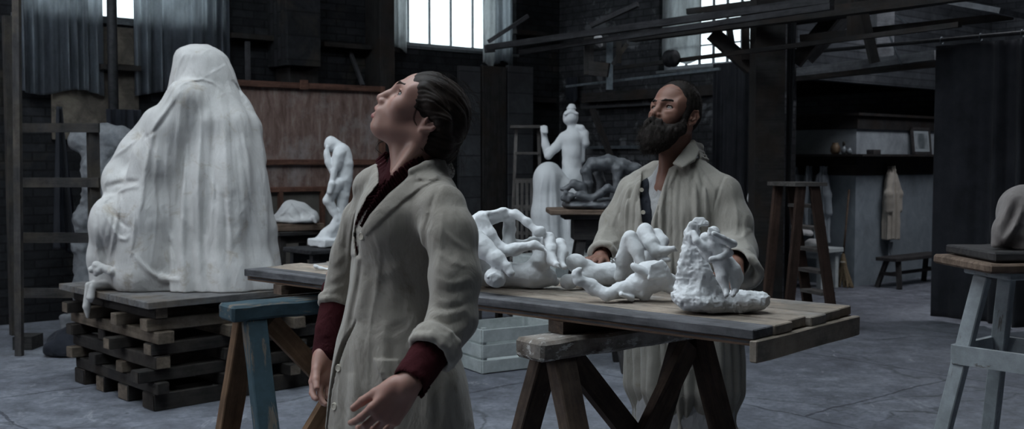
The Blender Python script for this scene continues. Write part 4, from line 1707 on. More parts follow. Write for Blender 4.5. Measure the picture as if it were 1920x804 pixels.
Br = [(850, 296, 2.58), (828, 302, 2.46), (804, 314, 2.43), (778, 326, 2.41), (752, 344, 2.40), (730, 362, 2.39), (712, 382, 2.39), (694, 404, 2.40), (680, 428, 2.41)]
Er = [(846, 272, 2.58), (820, 280, 2.46), (792, 292, 2.43), (764, 306, 2.41), (740, 324, 2.40), (722, 344, 2.395), (704, 368, 2.395), (687, 396, 2.40), (674, 424, 2.41)]
Bl = [(724, 300, 2.66), (705, 300, 2.60), (708, 322, 2.55), (708, 342, 2.51), (696, 360, 2.48), (682, 378, 2.46), (670, 404, 2.44), (663, 436, 2.44), (666, 470, 2.44)]
El = [(736, 286, 2.64), (722, 288, 2.59), (728, 308, 2.53), (729, 330, 2.49), (716, 352, 2.47), (702, 376, 2.45), (688, 402, 2.44), (672, 436, 2.44), (670, 472, 2.44)]
cB = on_coat(Br, .006)
wobj('ruffled_collar', ribbon([(e[0], e[1], b[2] - .004) for e, b in zip(Er, cB)], cB, 300, .0036, 8), M['burgundy'], woman)
cB = on_coat(Bl, .006)
wobj('ruffled_collar', ribbon([(e[0], e[1], b[2] - .002) for e, b in zip(El, cB)], cB, 240, .0034, 8), M['burgundy'], woman)
# ------------------------------------------------------------------ the man
DM = 4.3
TM = 58.0
ml = Vector((math.sin(R(TM)), -math.cos(R(TM)), 0))
mf = Vector((-math.cos(R(TM)), -math.sin(R(TM)), 0))
myaw = math.atan2(ml.y, ml.x)
man = thing('person', 'bearded man in a cream gathered smock standing behind the plank table', 'person', (W(1280, 600, DM).x, DM, 0))
MM = head_matrix(1267, 213, 4.3, 42, 17, 0, 1.13)
SM = Sculpt(.003, .02)
sculpt_head(SM, MM, True)
SM.M = MM
for i, z in enumerate((.046, .056, .066)):
    SM.chain([(.060, .048, z), (.083 - i * .004, .02, z + .003), (.088 - i * .004, 0, z), (.083 - i * .004, -.02, z + .003), (.060, -.048, z)], .0016, k=.004)
SM.cap((.100, .005, .020), (.098, .006, .004), .0016, k=.003, op='-')
SM.cap((.100, -.005, .020), (.098, -.006, .004), .0016, k=.003, op='-')
for s in (-1, 1):
    SM.ell((.078, s * .036, -.024), (.012, .013, .005), k=.008)
SM.M = None
mnb = W(1270, 320, 4.34)
SM.chain([MM @ Vector((-.02, 0, -.04)), MM @ Vector((-.025, 0, -.09)), mnb], [.062, .060, .068], k=.02)
SM.cap(MM @ Vector((.02, 0, -.08)), W(1249, 345, 4.25), .036, .03, k=.03)
SM.ell(W(1262, 376, 4.33), (.13, .075, .07), Matrix.Rotation(myaw, 3, 'Z'), k=.04)
# collarbones and the open chest
msL, msR = W(1352, 368, 4.22), W(1180, 368, 4.42)
SM.cap(W(1266, 372, 4.33), msL, .045, .04, k=.03)
SM.cap(W(1266, 372, 4.33), msR, .045, .04, k=.03)
meL, mwL = W(1378, 476, 4.14), W(1378, 500, 3.90)
meR, mwR = W(1138, 462, 4.36), W(1126, 484, 4.26)
SM.chain([msL, meL, mwL], [.05, .042, .030], k=.02)
SM.chain([msR, meR, mwR], [.05, .042, .030], k=.02)
sculpt_hand(SM, mwL, W(1368, 520, 3.80) - mwL, Vector((-1, 0, .1)), Vector((0, -.3, 1)), 1.08, curl=(20, 30, 22))
sculpt_hand(SM, mwR, W(1104, 492, 4.12) - mwR, Vector((1, -.2, 0)), Vector((0, -.3, 1)), 1.08, curl=(10, 20, 15))
SM.chain([W(1262, 372, 4.32), Vector((man.location.x, 4.32, 1.0)), Vector((man.location.x, 4.32, .86))], [.11, .13, .14], k=.06)
for s, dx in ((1, .09), (-1, -.09)):
    h = Vector((man.location.x, 4.32, .86)) + ml * s * .09
    SM.chain([h, h + mf * .02 - Vector((0, 0, .38)), h + ml * s * .03 - Vector((0, 0, .80))], [.08, .055, .038], k=.03)
wobj('body', SM.mesh('man_body', True), M['skin_m'], man)
for s in (-1, 1):
    lashes(man, MM, s)
    eyeball(man, MM, s, (.0, .26))
MMi = np.array(MM.inverted())


def loc_noise(mi, amp, sc, seed):
    def fn(X, Y, Z):
        x = mi[0, 0] * X + mi[0, 1] * Y + mi[0, 2] * Z + mi[0, 3]
        y = mi[1, 0] * X + mi[1, 1] * Y + mi[1, 2] * Z + mi[1, 3]
        z = mi[2, 0] * X + mi[2, 1] * Y + mi[2, 2] * Z + mi[2, 3]
        return amp * vnoise(x, y, z * .5, sc, seed) + amp * .5 * vnoise(x, y, z * .6, sc * 2.4, seed + 1)
    return fn


for s in (-1, 1):
    SBW = Sculpt(.002, .004)
    SBW.M = MM
    SBW.chain([(.099, s * .010, .013), (.096, s * .024, .018), (.082, s * .042, .020), (.071, s * .051, .012)], [.0026, .0034, .0030, .0016], k=.004)
    SBW.M = None
    SBW.disp(loc_noise(MMi, .0012, 300, 3))
    wobj('eyebrow', SBW.mesh('brow'), M['hair_m'], man)
# short cropped hair, high forehead
SH = Sculpt(.0028, .012)
SH.M = MM
SH.ell((-.006, 0, .034), (.090, .078, .087), k=.01)
SH.ell((-.02, 0, .0), (.075, .077, .07), k=.02)
SH.ell((.108, 0, .030), (.062, .068, .078), k=.012, op='-')
SH.ell((.082, .042, .046), (.034, .034, .044), k=.012, op='-')
SH.ell((.082, -.042, .046), (.034, .034, .044), k=.012, op='-')
SH.ell((.06, 0, -.07), (.085, .12, .062), k=.012, op='-')
for s in (-1, 1):
    SH.ell((-.004, s * .085, -.024), (.022, .018, .034), k=.008, op='-')
    SH.cap((.022, s * .063, .02), (.024, s * .063, -.045), .0125, .0105, k=.014)
SH.ell((-.03, 0, -.095), (.08, .09, .04), k=.01, op='-')
SH.disp(loc_noise(MMi, .0016, 130, 6))
SH.M = None
wobj('hair', SH.mesh('hair', True), M['hair_m'], man)
# full beard and moustache
SE = Sculpt(.0028, .02)
SE.M = MM
SE.ell((.082, 0, -.110), (.047, .049, .050), k=.03)
SE.ell((.090, 0, -.130), (.039, .044, .046), k=.03)
SE.ell((.060, 0, -.100), (.050, .062, .045), k=.03)
for s in (-1, 1):
    SE.chain([(.028, s * .064, -.040), (.034, s * .063, -.070), (.062, s * .052, -.095)], [.011, .020, .030], k=.02)
    SE.chain([(.112, s * .006, -.060), (.104, s * .022, -.067), (.090, s * .036, -.082)], [.0105, .0115, .010], k=.010)
SE.cap((.116, 0, -.070), (.105, .0, -.068), .004, .004, k=.008, op='-')


def beard_noise(X, Y, Z):
    x = MMi[0, 0] * X + MMi[0, 1] * Y + MMi[0, 2] * Z + MMi[0, 3]
    y = MMi[1, 0] * X + MMi[1, 1] * Y + MMi[1, 2] * Z + MMi[1, 3]
    z = MMi[2, 0] * X + MMi[2, 1] * Y + MMi[2, 2] * Z + MMi[2, 3]
    return .005 * vnoise(x, y, z * .6, 45, 2) + .003 * vnoise(x, y, z * .5, 110, 3) + .0016 * vnoise(x, y, z * .5, 240, 4)


SE.M = None
SE.disp(beard_noise)
beard = wobj('beard', SE.mesh('beard', True), M['hair_m'], man)
rr = random.Random(9)
paths = []
for i in range(900):
    a = rr.uniform(-1.5, 1.5)
    b = rr.uniform(-1.2, .9)
    n = Vector((math.cos(a) * math.cos(b), math.sin(a) * math.cos(b), math.sin(b)))
    if rr.random() < .75:
        c = Vector((.080, 0, -.115))
        p = c + Vector((n.x * .049, n.y * .053, n.z * .057))
    else:
        s = 1 if a > 0 else -1
        t = rr.random()
        p = Vector((.02 + .05 * t, s * (.078 - .014 * t), -.04 - .05 * t)) + n * .012
    dv = (n * .7 + Vector((.3, 0, -.8))).normalized()
    L = rr.uniform(.014, .034)
    ax = Vector((rr.uniform(-1, 1), rr.uniform(-1, 1), rr.uniform(-1, 1))).normalized()
    cu = rr.uniform(-.4, .4)
    pts = [MM @ p]
    for k in range(6):
        dv = (Quaternion(ax, cu) @ dv).normalized()
        p = p + dv * L / 6
        pts.append(MM @ p)
    paths.append(pts)
for i in range(700):
    a = rr.uniform(-math.pi, math.pi)
    b = rr.uniform(.2, 1.5)
    n = Vector((math.cos(a) * math.cos(b), math.sin(a) * math.cos(b), math.sin(b)))
    p = Vector((-.006 + n.x * .088, n.y * .077, .034 + n.z * .086))
    if p.x > .035 and p.z < .10:
        continue
    dv = (n + Vector((.2, rr.uniform(-.4, .4), .1))).normalized()
    pts = [MM @ p, MM @ (p + dv * .004), MM @ (p + dv * .009)]
    paths.append(pts)
sth = wobj('loose_hair', strands_mesh(paths, .0007), M['hair_m'], man)
sth['kind'] = 'stuff'

# ---- shirt and dark waistcoat
mt = [(304, 1238, 1312, 1.0), (318, 1224, 1322, 1.1), (332, 1206, 1332, 1.3), (352, 1178, 1352, 1.7), (380, 1166, 1362, 1.6), (430, 1162, 1366, 1.5), (500, 1164, 1372, 1.35), (560, 1170, 1378, 1.3), (640, 1177, 1386, 1.3), (720, 1178, 1388, 1.3), (804, 1176, 1387, 1.3)]
mrows = rows_from(mt, DM, myaw, 1.4)
lastm = mrows[-1]
morig = Vector((mrows[5][1], mrows[5][2], 0))
SS = Sculpt(.0045, .02)
SS.stack(shrink(mrows, .027), yaw=myaw, k=.02)
SS.chain([W(1272, 300, 4.32), W(1268, 335, 4.32)], [.070, .09], k=.03)


def m_front(pts, v):
    out = []
    for px, py in pts:
        r = ray(px, py)
        t = (v - (CAM - morig).dot(mf)) / r.dot(mf)
        p = CAM + r * t
        out.append((p.z, (p - morig).dot(ml)))
    return np.array(sorted(out))


SS.freeze()
SS.cutout([(1236, 290), (1238, 315), (1241, 345), (1243, 368), (1250, 330), (1262, 306), (1272, 290)], .05)
SS.cap(W(1274, 300, 4.33), W(1276, 270, 4.33), .064, .064, k=.006, op='-')
SS.plate([(1222, 300), (1236, 300), (1240, 345), (1242, 372), (1228, 350)], .005, 1.2)
SS.disp(wr_noise)
wobj('shirt', SS.mesh('shirt'), M['shirt'], man)
SV = Sculpt(.0045, .02)
SV.stack(shrink([r for r in mrows if r[0] > .95], .023), yaw=myaw, k=.01)
SV.freeze()
SV.cutout([(1212, 296), (1216, 340), (1218, 366), (1224, 430), (1290, 430), (1290, 290), (1250, 285)], .05)
for y_ in (350, 375, 400):
    SV.plate([(1207, y_), (1211, y_ - 3), (1214, y_), (1211, y_ + 3)], .004, 1.0)
SV.disp(wr_noise)
wobj('waistcoat', SV.mesh('waistcoat'), M['navy'], man)
# trousers and shoes, hidden by the table from here
ST = Sculpt(.008, .03)
for s in (1, -1):
    h = Vector((man.location.x, 4.32, .88)) + ml * s * .09
    ST.chain([h, h + mf * .02 - Vector((0, 0, .40)), h + ml * s * .03 - Vector((0, 0, .80))], [.105, .082, .075], k=.03)
wobj('trousers', ST.mesh('trousers'), M['navy'], man)
for s in (1, -1):
    f0 = Vector((man.location.x, 4.32, 0)) + ml * s * .12
    SF = Sculpt(.006, .02)
    SF.chain([f0 + Vector((0, 0, .07)), f0 + mf * .06 + Vector((0, 0, .055)), f0 + mf * .19 + Vector((0, 0, .038))], [.05, .046, .036], k=.03)
    SF.box(f0 + mf * .08 + Vector((0, 0, -.05)), (.3, .3, .055), op='-', k=.004)
    wobj('shoe', SF.mesh('shoe'), M['iron'], man)

# ---- the gathered smock
SK_ = Sculpt(.0042, .03)


def smock_fold(th, z):
    up = np.clip((1.42 - z) / .10, .25, 1)
    f = .012 * (np.abs(np.sin(th * 14 + 1.1 * np.sin(th * 5 + z * 1.2))) - .6) * up
    f += .004 * np.sin(th * 7 + 1.3 + 1.2 * np.sin(z * 3)) * up
    low = np.clip((1.0 - z) / .4, 0, 1)
    f += low * .010 * np.sin(th * 9 + .6 * np.sin(z * 3))
    return f


SK_.stack(mrows + [(.34, lastm[1], lastm[2], lastm[3] * 1.10, lastm[4] * 1.12)], yaw=myaw, k=.02, fold=smock_fold)
SK_.cap(W(1300, 322, 4.29), W(1352, 362, 4.22), .050, .072, k=.05)
SK_.cap(W(1235, 326, 4.38), W(1190, 358, 4.42), .050, .066, k=.05)
SK_.chain([W(1354, 366, 4.22), W(1372, 420, 4.18), W(1378, 472, 4.13)], [.074, .080, .084], k=.03)
SK_.chain([W(1188, 362, 4.42), W(1158, 418, 4.40), W(1144, 462, 4.35)], [.066, .068, .068], k=.03)
SK_.chain([W(1378, 472, 4.13), W(1382, 496, 4.00)], [.084, .070], k=.03)
SK_.chain([W(1144, 462, 4.35), W(1133, 475, 4.29)], [.066, .056], k=.03)
SK_.cap(W(1306, 306, 4.33), W(1330, 335, 4.28), .022, .040, k=.03)
SK_.cap(W(1226, 312, 4.40), W(1205, 335, 4.40), .018, .036, k=.03)
SK_.cap(W(1276, 305, 4.33), W(1278, 270, 4.33), .074, .078, k=.006, op='-')
SK_.freeze()
SK_.cutout([(1216, 280), (1209, 305), (1203, 322), (1199, 368), (1204, 417), (1213, 450), (1220, 480), (1221, 440), (1222, 415), (1236, 372), (1247, 335), (1254, 316), (1280, 300), (1290, 280), (1250, 270)], .045)
# collar wings, standing off the neck
def wing(poly, n=5):
    for i in range(n):
        t = i / (n - 1)
        a_, b_ = poly
        w_ = [W(*[a_[j][q] + (b_[j][q] - a_[j][q]) * t for q in range(3)]) for j in range(len(a_))]
        SK_.chain(w_, .0065, k=.007)


wing(([(1299, 264, 4.27), (1284, 284, 4.22), (1264, 306, 4.18)], [(1309, 282, 4.25), (1300, 300, 4.20), (1280, 313, 4.165)]), 6)
wing(([(1300, 270, 4.27), (1310, 272, 4.33), (1304, 272, 4.40)], [(1314, 294, 4.26), (1326, 300, 4.33), (1320, 304, 4.42)]), 5)
wing(([(1216, 288, 4.37), (1208, 304, 4.31), (1210, 322, 4.26)], [(1200, 298, 4.36), (1188, 310, 4.30), (1190, 322, 4.27)]), 5)
SK_.plate([(1258, 316), (1272, 318), (1254, 352), (1238, 400), (1232, 470), (1234, 540), (1222, 540), (1222, 420), (1236, 374), (1248, 336)], .005, 1.2)
SK_.chain([W(1300, 268, 4.27), W(1312, 276, 4.34), W(1300, 276, 4.42)], [.010, .014, .014], k=.01)
SK_.plate([(1203, 322), (1199, 368), (1204, 417), (1214, 460), (1205, 460), (1194, 417), (1190, 368), (1194, 322)], .005, 1.2)
for pts in ([(1290, 318), (1286, 370), (1290, 430), (1286, 500)], [(1308, 316), (1306, 380), (1308, 450), (1302, 520)], [(1268, 322), (1262, 380), (1262, 450), (1258, 530)],
            [(1326, 330), (1322, 390), (1326, 460)], [(1248, 350), (1242, 400), (1240, 470), (1240, 540)], [(1182, 330), (1174, 380), (1170, 440)], [(1196, 330), (1188, 390), (1184, 450), (1186, 500)]):
    SK_.fold(pts, .0075, .012, sink=.25)
for pts in ([(1300, 320), (1296, 375), (1300, 440), (1296, 510)], [(1278, 320), (1274, 380), (1274, 450), (1270, 530)], [(1318, 326), (1314, 390), (1316, 460)], [(1190, 330), (1181, 385), (1178, 450)], [(1255, 350), (1251, 410), (1250, 480)]):
    SK_.fold(pts, .006, .010, '-', sink=-.15)
# armhole seam and sleeve wrinkles
SK_.fold([(1362, 322), (1350, 350), (1338, 395), (1340, 440)], .004, .006, '-', sink=-.2)
for pts in ([(1350, 455), (1378, 470), (1412, 462)], [(1350, 440), (1380, 450), (1408, 430)], [(1400, 400), (1396, 440), (1410, 475)], [(1358, 480), (1385, 492), (1412, 488)], [(1372, 350), (1382, 400), (1380, 440)],
            [(1118, 450), (1140, 458), (1160, 448)], [(1116, 466), (1136, 474), (1158, 466)], [(1140, 400), (1136, 430), (1120, 450)], [(1168, 370), (1150, 410), (1146, 440)]):
    SK_.fold(pts, .0055, .014, sink=.3)
# drooping cuff on the near arm, turned-back cuff on the other
dcu = (mwL - meL).normalized()
for off, rad in ((0, .070), (.02, .068), (.04, .066)):
    rp_ = ring_pts(W(1385, 498, 3.98) + dcu * off * .3 + Vector((0, 0, -.004)) + Vector((off * .3, -off * .5, -off * .4)), dcu + Vector((-.2, 0, -.5)), rad, seed=int(off * 100))
    SK_.chain(rp_ + [rp_[0]], .010, k=.012)
SK_.cap(W(1374, 500, 3.86), W(1380, 490, 4.02), .054, .050, k=.01, op='-')
SK_.chain([W(1405, 478, 4.02), W(1416, 500, 3.99), W(1404, 524, 3.97), W(1388, 520, 3.97)], [.014, .016, .014, .010], k=.02)
dcr = (mwR - meR).normalized()
rp_ = ring_pts(W(1131, 479, 4.275), dcr, .050, seed=4)
SK_.chain(rp_ + [rp_[0]], .010, k=.012)
SK_.cap(W(1128, 483, 4.22), W(1131, 478, 4.30), .040, .038, k=.006, op='-')
SK_.disp(lambda X, Y, Z: .0022 * vnoise(X, Y, Z * .45, 14, 7) + .0012 * vnoise(X, Y, Z * .6, 40, 8))
smock = wobj('smock', SK_.mesh('smock'), M['smock'], man)
for (px, py) in ((1203, 356), (1206, 398), (1224, 440)):
    h = SK_.hit([(px, py)])[0]
    button(smock, h + (CAM - h).normalized() * .004, CAM - h, .0085, .003)
# ------------------------------------------------------------------ plank table
TZ = 1.0
FR, FL, BR = G(1410, 617, TZ), G(452, 503, TZ), G(1600, 567, TZ)
tl = (FL - FR).normalized()
tb = (BR - FR)
tb = (tb - tl * tb.dot(tl)).normalized()
TW = (BR - FR).dot(tb) * .91
TL = (FL - FR).length
table = thing('plank_table', 'long rough plank table carrying the white plaster figures, on two trestles', 'table', ((FR + FL) / 2 + tb * TW / 2) * 1)
table.location.z = .908
_wm[table.name] = Matrix.Translation(Vector(table.location))
nP = 6
widths = [.125, .115, .12, .115, .12, .105]
sc_ = TW / sum(widths)
u = 0
pr = random.Random(3)
ends = [.004, .008, -.006, .008, .0, -.008]
for i, w in enumerate(widths):
    w *= sc_
    a = FR + tb * (u + w / 2) - tl * (ends[i] + .0)
    b = FL + tb * (u + w / 2) + tl * pr.uniform(-.04, .05)
    th = .028
    dz = Vector((0, 0, -th / 2 - pr.uniform(0, .003)))
    beam('plank', a + dz, b + dz, w - .005, th, M['tabledark' if i == 0 else ('tablewarm' if i in (1, 2, 4) else 'tabletop')], table, bev=.003, rough=.0012, seg=24, seed=i)
    u += w
# plywood under-layer set back from the edge, in visible leaves
for k in range(3):
    me = plank_mesh(TL - .02, TW - .025, .0062, .0008)
    obj('plywood_sheet', me, M['ply'] if k != 1 else M['tabledark'], table, frame_matrix(FR + tb * (TW / 2 + .012) - Vector((0, 0, .0345 + .0064 * k)), FL + tb * (TW / 2 + .012) - Vector((0, 0, .0345 + .0064 * k))))
beam('end_board', FR - tl * .006 - Vector((0, 0, .0605)) - tb * .003, FR - tl * .006 - Vector((0, 0, .0605)) + tb * (TW + .003), .024, .060, M['tablewarm'], table, bev=.003, rough=.001, seg=8, seed=5)
BD = Vector((.78, .62, 0)).normalized()
PD = Vector((BD.y, -BD.x, 0))
ZB = TZ - .048
for q0, l_ in ((G(1042, 600, ZB), .50), (G(520, 533, ZB), .55)):
    c = q0 + BD * .0
    beam('packing_batten', c + Vector((0, 0, -.021)), c + BD * l_ + Vector((0, 0, -.021)), .07, .038, M['standwood'] if l_ > .52 else M['trestle'], table, bev=.003)


def trestle(name, label, p0, top, mats, legs_s=(.10, .73), L=.95, spread=.33, bw=.135, bt=.062, lw=.085, lt=.05):
    """p0 = corner of the beam's near end (top, camera side); legs splay to both sides"""
    cen = p0 - PD * bw / 2
    t = thing(name, label, 'trestle', (cen + BD * L / 2 - Vector((0, 0, top))) * 1)
    beam('top_beam', cen + Vector((0, 0, -bt / 2)), cen + BD * L + Vector((0, 0, -bt / 2)), bw, bt, mats[0], t, bev=.010, rough=.002, seg=14, seed=8)
    for j, s in enumerate(legs_s):
        for k, sd in enumerate((1, -1)):
            a = cen + BD * (s + .0) + PD * sd * .035 + Vector((0, 0, -bt - .004))
            b = cen + BD * (s + (.0 if j else -.03)) + PD * sd * spread
            b.z = .0
            d = (b - a).normalized()
            b = b - d * (.012 / abs(d.z))
            beam('leg', a, b + Vector((0, 0, .014)), lw, lt, mats[1 + (k + j) % 2], t, up=PD * sd + Vector((0, 0, .2)), bev=.004, rough=.001, seg=10, seed=j * 2 + k)
    z1 = top - bt - .05
    beam('brace', cen + BD * (legs_s[0] + .08) + Vector((0, 0, -bt - .02)), cen + BD * (legs_s[1] - .06) - Vector((0, 0, top - .30)), .075, .035, mats[3], t, up=PD, bev=.003)
    beam('brace', cen + BD * (legs_s[1] - .06) + PD * .042 + Vector((0, 0, -bt - .02)), cen + BD * (legs_s[0] + .06) + PD * .042 - Vector((0, 0, top - .14)), .075, .035, mats[3], t, up=PD, bev=.003)
    for s in legs_s:
        beam('cross_tie', cen + BD * s - PD * .20 - Vector((0, 0, top - .34)), cen + BD * s + PD * .20 - Vector((0, 0, top - .34)), .05, .025, mats[3], t, up=BD, bev=.003)
    return t


ZT = TZ - .048 - .0435
trestle('trestle', 'dark paint-splashed trestle with a thick worn beam under the right end of the plank table', G(1017, 642, ZT), ZT, [M['trestletop'], M['trestle'], M['trestle'], M['trestle']])
trestle('trestle', 'trestle with peeling blue paint and reddish legs under the left end of the plank table', G(436, 574, ZT), ZT, [M['bluepaint'], M['bluepaint'], M['orangewood'], M['orangewood']], spread=.30)


# ------------------------------------------------------------------ plaster figures on the table
def PXS(S, pts, rs, d=None, k=None, op='+'):
    """limb through photo points (px, py, depth) with radii given in pixels"""
    q = [p if len(p) == 3 else (p[0], p[1], d) for p in pts]
    S.chain([W(*p) for p in q], [r * p[2] / FPX for r, p in zip(rs, q)], k, op)


def PXE(S, p, r, rot=None, k=None, op='+'):
    c = W(*p)
    S.ell(c, (r[0] * p[2] / FPX, r[2] * p[2] / FPX, r[1] * p[2] / FPX), rot, k, op)


def toes(S, p, d, s, n=4, up=Vector((0, 0, 1))):
    """a row of toes fanning from the ball of a foot"""
    d = Vector(d).normalized()
    sd = d.cross(up).normalized()
    for i in range(5):
        q = Vector(p) + sd * (i - 2) * s * .42
        S.cap(q, q + d * s * (1.25 - .13 * i), s * (.30 - .02 * i), s * (.24 - .02 * i), k=s * .12)


def rest(S, z):
    """cut flat where it rests"""
    S.box((0, 3, z - .4975), (30, 30, .5), rd=.001, k=.003, op='-')


def plaster_tex(a=.0014, b=.0008):
    return lambda X, Y, Z: a * 1.6 * vnoise(X, Y, Z, 34, 1) + a * np.abs(vnoise(X, Y, Z, 62, 6)) + b * vnoise(X, Y, Z, 110, 2)


# 1: two entwined figures at the left, partly behind the woman
S1 = Sculpt(.0032, .014)
D = 3.72
PXS(S1, [(880, 430), (905, 412), (945, 402), (968, 402)], [22, 16, 12, 9], D)
PXS(S1, [(966, 400, D - .02), (988, 416, D - .04), (1006, 433, D - .06)], [9, 8, 7])
PXS(S1, [(955, 408, D + .03), (955, 435, D + .03), (950, 468, D)], [12, 12, 13])
PXS(S1, [(902, 410, D - .04), (920, 440, D - .06), (938, 468, D - .07)], [12, 11, 12])
PXS(S1, [(966, 433, D + .1), (1002, 437, D + .05)], [6, 5])
PXS(S1, [(960, 460, D + .04), (985, 451, D), (1012, 446, D - .02)], [8, 7, 5])
PXS(S1, [(938, 472, D - .06), (965, 468, D - .10), (1002, 459, D - .12), (1018, 465, D - .13)], [13, 11, 8, 6])
for i in range(4):
    PXS(S1, [(1016 + i * 2, 462 + i * 2, D - .13), (1024 + i, 468 + i * 2, D - .14 - .008 * i)], [2.4, 1.8], k=.002)
PXE(S1, (1014, 433, D - .06), (10, 10, 9))
PXS(S1, [(1008, 438, D - .06), (1018, 440, D - .07)], [5, 4])
PXS(S1, [(1030, 446, D - .05), (1034, 468, D - .09), (1035, 486, D - .12)], [12, 10, 8])
PXS(S1, [(1034, 488, D - .12), (1044, 496, D - .16)], [9, 7])
PXS(S1, [(1050, 458, D), (1055, 474, D - .04), (1050, 490, D - .08)], [12, 10, 8])
PXS(S1, [(1050, 492, D - .08), (1058, 500, D - .12)], [7, 5])
toes(S1, W(1045, 498, D - .17), Vector((.6, -.3, -.6)), .012)
PXS(S1, [(1000, 512, D + .02), (1016, 486, D - .02), (1030, 450, D - .03)], [23, 19, 12])
PXS(S1, [(900, 512, D + .05), (950, 514, D + .04), (1000, 517, D), (1028, 520, D)], [26, 22, 24, 17])
PXS(S1, [(1022, 520, D + .02), (1042, 528, D + .04)], [15, 8])
PXS(S1, [(890, 450, D - .10), (908, 466, D - .12), (932, 486, D - .15), (950, 500, D - .17)], [22, 19, 15, 8])
PXS(S1, [(950, 500, D - .17), (957, 512, D - .18), (959, 518, D - .18)], [7, 6, 3.4])
PXE(S1, (928, 521, D - .16), (21, 18, 19), Matrix.Rotation(R(20), 3, 'Y'))
for i in range(5):
    a = -.9 + i * .42
    PXS(S1, [(917 + i * 5, 512 + abs(i - 2) * 3, D - .188), (914 + i * 6, 528 - abs(i - 2) * 4, D - .19)], [3, 2.4], k=.006)
PXE(S1, (880, 470, D), (32, 50, 40), k=.04)
PXS(S1, [(905, 410, D - .02), (915, 400, D - .02), (948, 393, D - .02)], [3, 3, 2])
PXE(S1, (930, 438, D + .01), (7, 16, 40), k=.01, op='-')
PXE(S1, (978, 440, D + .01), (12, 10, 60), k=.008, op='-')
rest(S1, TZ)
S1.disp(plaster_tex())
s1 = wobj('plaster_sculpture', S1.mesh('entwined'), M['plaster'])
tag(s1, 'white plaster of entwined upside-down bodies with crossing arms, just behind the woman', 'sculpture')

# 2: reclining body with drawn-up legs, behind
S2 = Sculpt(.0032, .012)
D = 3.70
PXE(S2, (1066, 529, D), (17, 15, 15))
for i in range(6):
    PXS(S2, [(1053 + i * 4, 517 + (i % 3) * 2, D - .035), (1057 + i * 4, 532 - (i % 2) * 4, D - .045)], [2.4, 2], k=.006)
PXE(S2, (1080, 493, D + .03), (18, 17, 16))
PXS(S2, [(1080, 493, D + .03), (1100, 502, D + .05), (1112, 516, D + .05)], [16, 15, 14])
PXS(S2, [(1066, 525, D), (1085, 522, D), (1104, 519, D + .04)], [10, 10, 18])
PXS(S2, [(1104, 518, D + .04), (1140, 514, D + .06), (1180, 513, D + .06)], [23, 21, 22])
PXS(S2, [(1148, 490, D + .02), (1158, 486, D), (1168, 490, D)], [4, 4, 3])
for i in range(3):
    PXS(S2, [(1150 + i * 6, 490, D), (1146 + i * 6, 484 - i, D - .02)], [2.6, 2], k=.002)
PXS(S2, [(1178, 516, D + .03), (1172, 480, D - .01), (1182, 446, D - .03)], [17, 14, 13])
PXS(S2, [(1182, 445, D - .04), (1194, 470, D - .06), (1204, 500, D - .08)], [13, 12, 10])
PXS(S2, [(1162, 520, D), (1167, 490, D - .01), (1176, 452, D - .03)], [11, 11, 11])
PXS(S2, [(1190, 508, D + .1), (1196, 470, D + .08), (1210, 434, D + .05)], [18, 16, 14])
PXS(S2, [(1210, 434, D + .04), (1222, 456, D), (1230, 474, D - .02)], [15, 13, 10])
PXS(S2, [(1232, 440, D + .06), (1241, 452, D + .03), (1240, 468, D)], [13, 12, 9])
PXS(S2, [(1228, 468, D - .02), (1248, 470, D - .03), (1262, 466, D - .04)], [9, 8, 5.4])
toes(S2, W(1262, 466, D - .04), Vector((1, 0, .1)), .011, up=Vector((0, 1, .3)))
PXS(S2, [(1236, 478, D), (1240, 488, D - .02), (1254, 487, D - .04)], [7, 7, 5])
toes(S2, W(1252, 486, D - .05), Vector((.8, -.2, .4)), .009)
PXS(S2, [(1215, 486, D + .04), (1200, 510, D + .04)], [18, 18])
rest(S2, TZ)
S2.disp(plaster_tex())
s2 = wobj('plaster_sculpture', S2.mesh('reclining'), M['plaster'])
tag(s2, 'white plaster reclining body with raised bent knees, directly before the bearded man', 'sculpture')

# 3: headless body with an outstretched leg, in front of it
S3 = Sculpt(.0030, .012)
D = 3.38
PXS(S3, [(1081, 516, D), (1084, 524, D), (1108, 536, D), (1138, 552, D - .02)], [9, 10, 12, 12])
PXS(S3, [(1080, 512, D), (1086, 506, D - .01), (1090, 503, D - .01)], [8, 5, 3])
toes(S3, W(1085, 508, D - .01), Vector((.2, -.1, 1)), .009, up=Vector((0, 1, 0)))
PXS(S3, [(1106, 545, D), (1112, 552, D)], [5, 4])
PXS(S3, [(1138, 553, D - .02), (1164, 544, D), (1195, 538, D + .02)], [12, 15, 22])
PXS(S3, [(1195, 538, D + .02), (1208, 550, D), (1210, 558, D)], [20, 12, 8])
PXE(S3, (1212, 530, D + .02), (36, 22, 28))
PXE(S3, (1222, 507, D), (33, 19, 24), k=.01)
for i in range(6):
    PXS(S3, [(1240 + (i % 2) * 6, 492 + i * 5, D - .06), (1222 - i, 497 + i * 5, D - .075)], [5, 4], k=.006)
PXE(S3, (1205, 508, D - .05), (26, 9, 10), Matrix.Rotation(R(28), 3, 'Y'), k=.008)
PXS(S3, [(1240, 520, D), (1258, 528, D + .03), (1282, 542, D + .08)], [17, 13, 8])
PXS(S3, [(1240, 530, D), (1262, 546, D)], [12, 8])
PXS(S3, [(1165, 552, D - .04), (1185, 560, D - .02)], [5, 5])
rest(S3, TZ)
S3.disp(plaster_tex(.0018, .001))
s3 = wobj('plaster_sculpture', S3.mesh('outstretched'), M['plaster'])
tag(s3, 'white plaster body fragment with one leg stretched out to the left, nearest the table edge', 'sculpture')

# 4: bending figure against a rough rock
S4 = Sculpt(.0030, .012)
D = 3.12


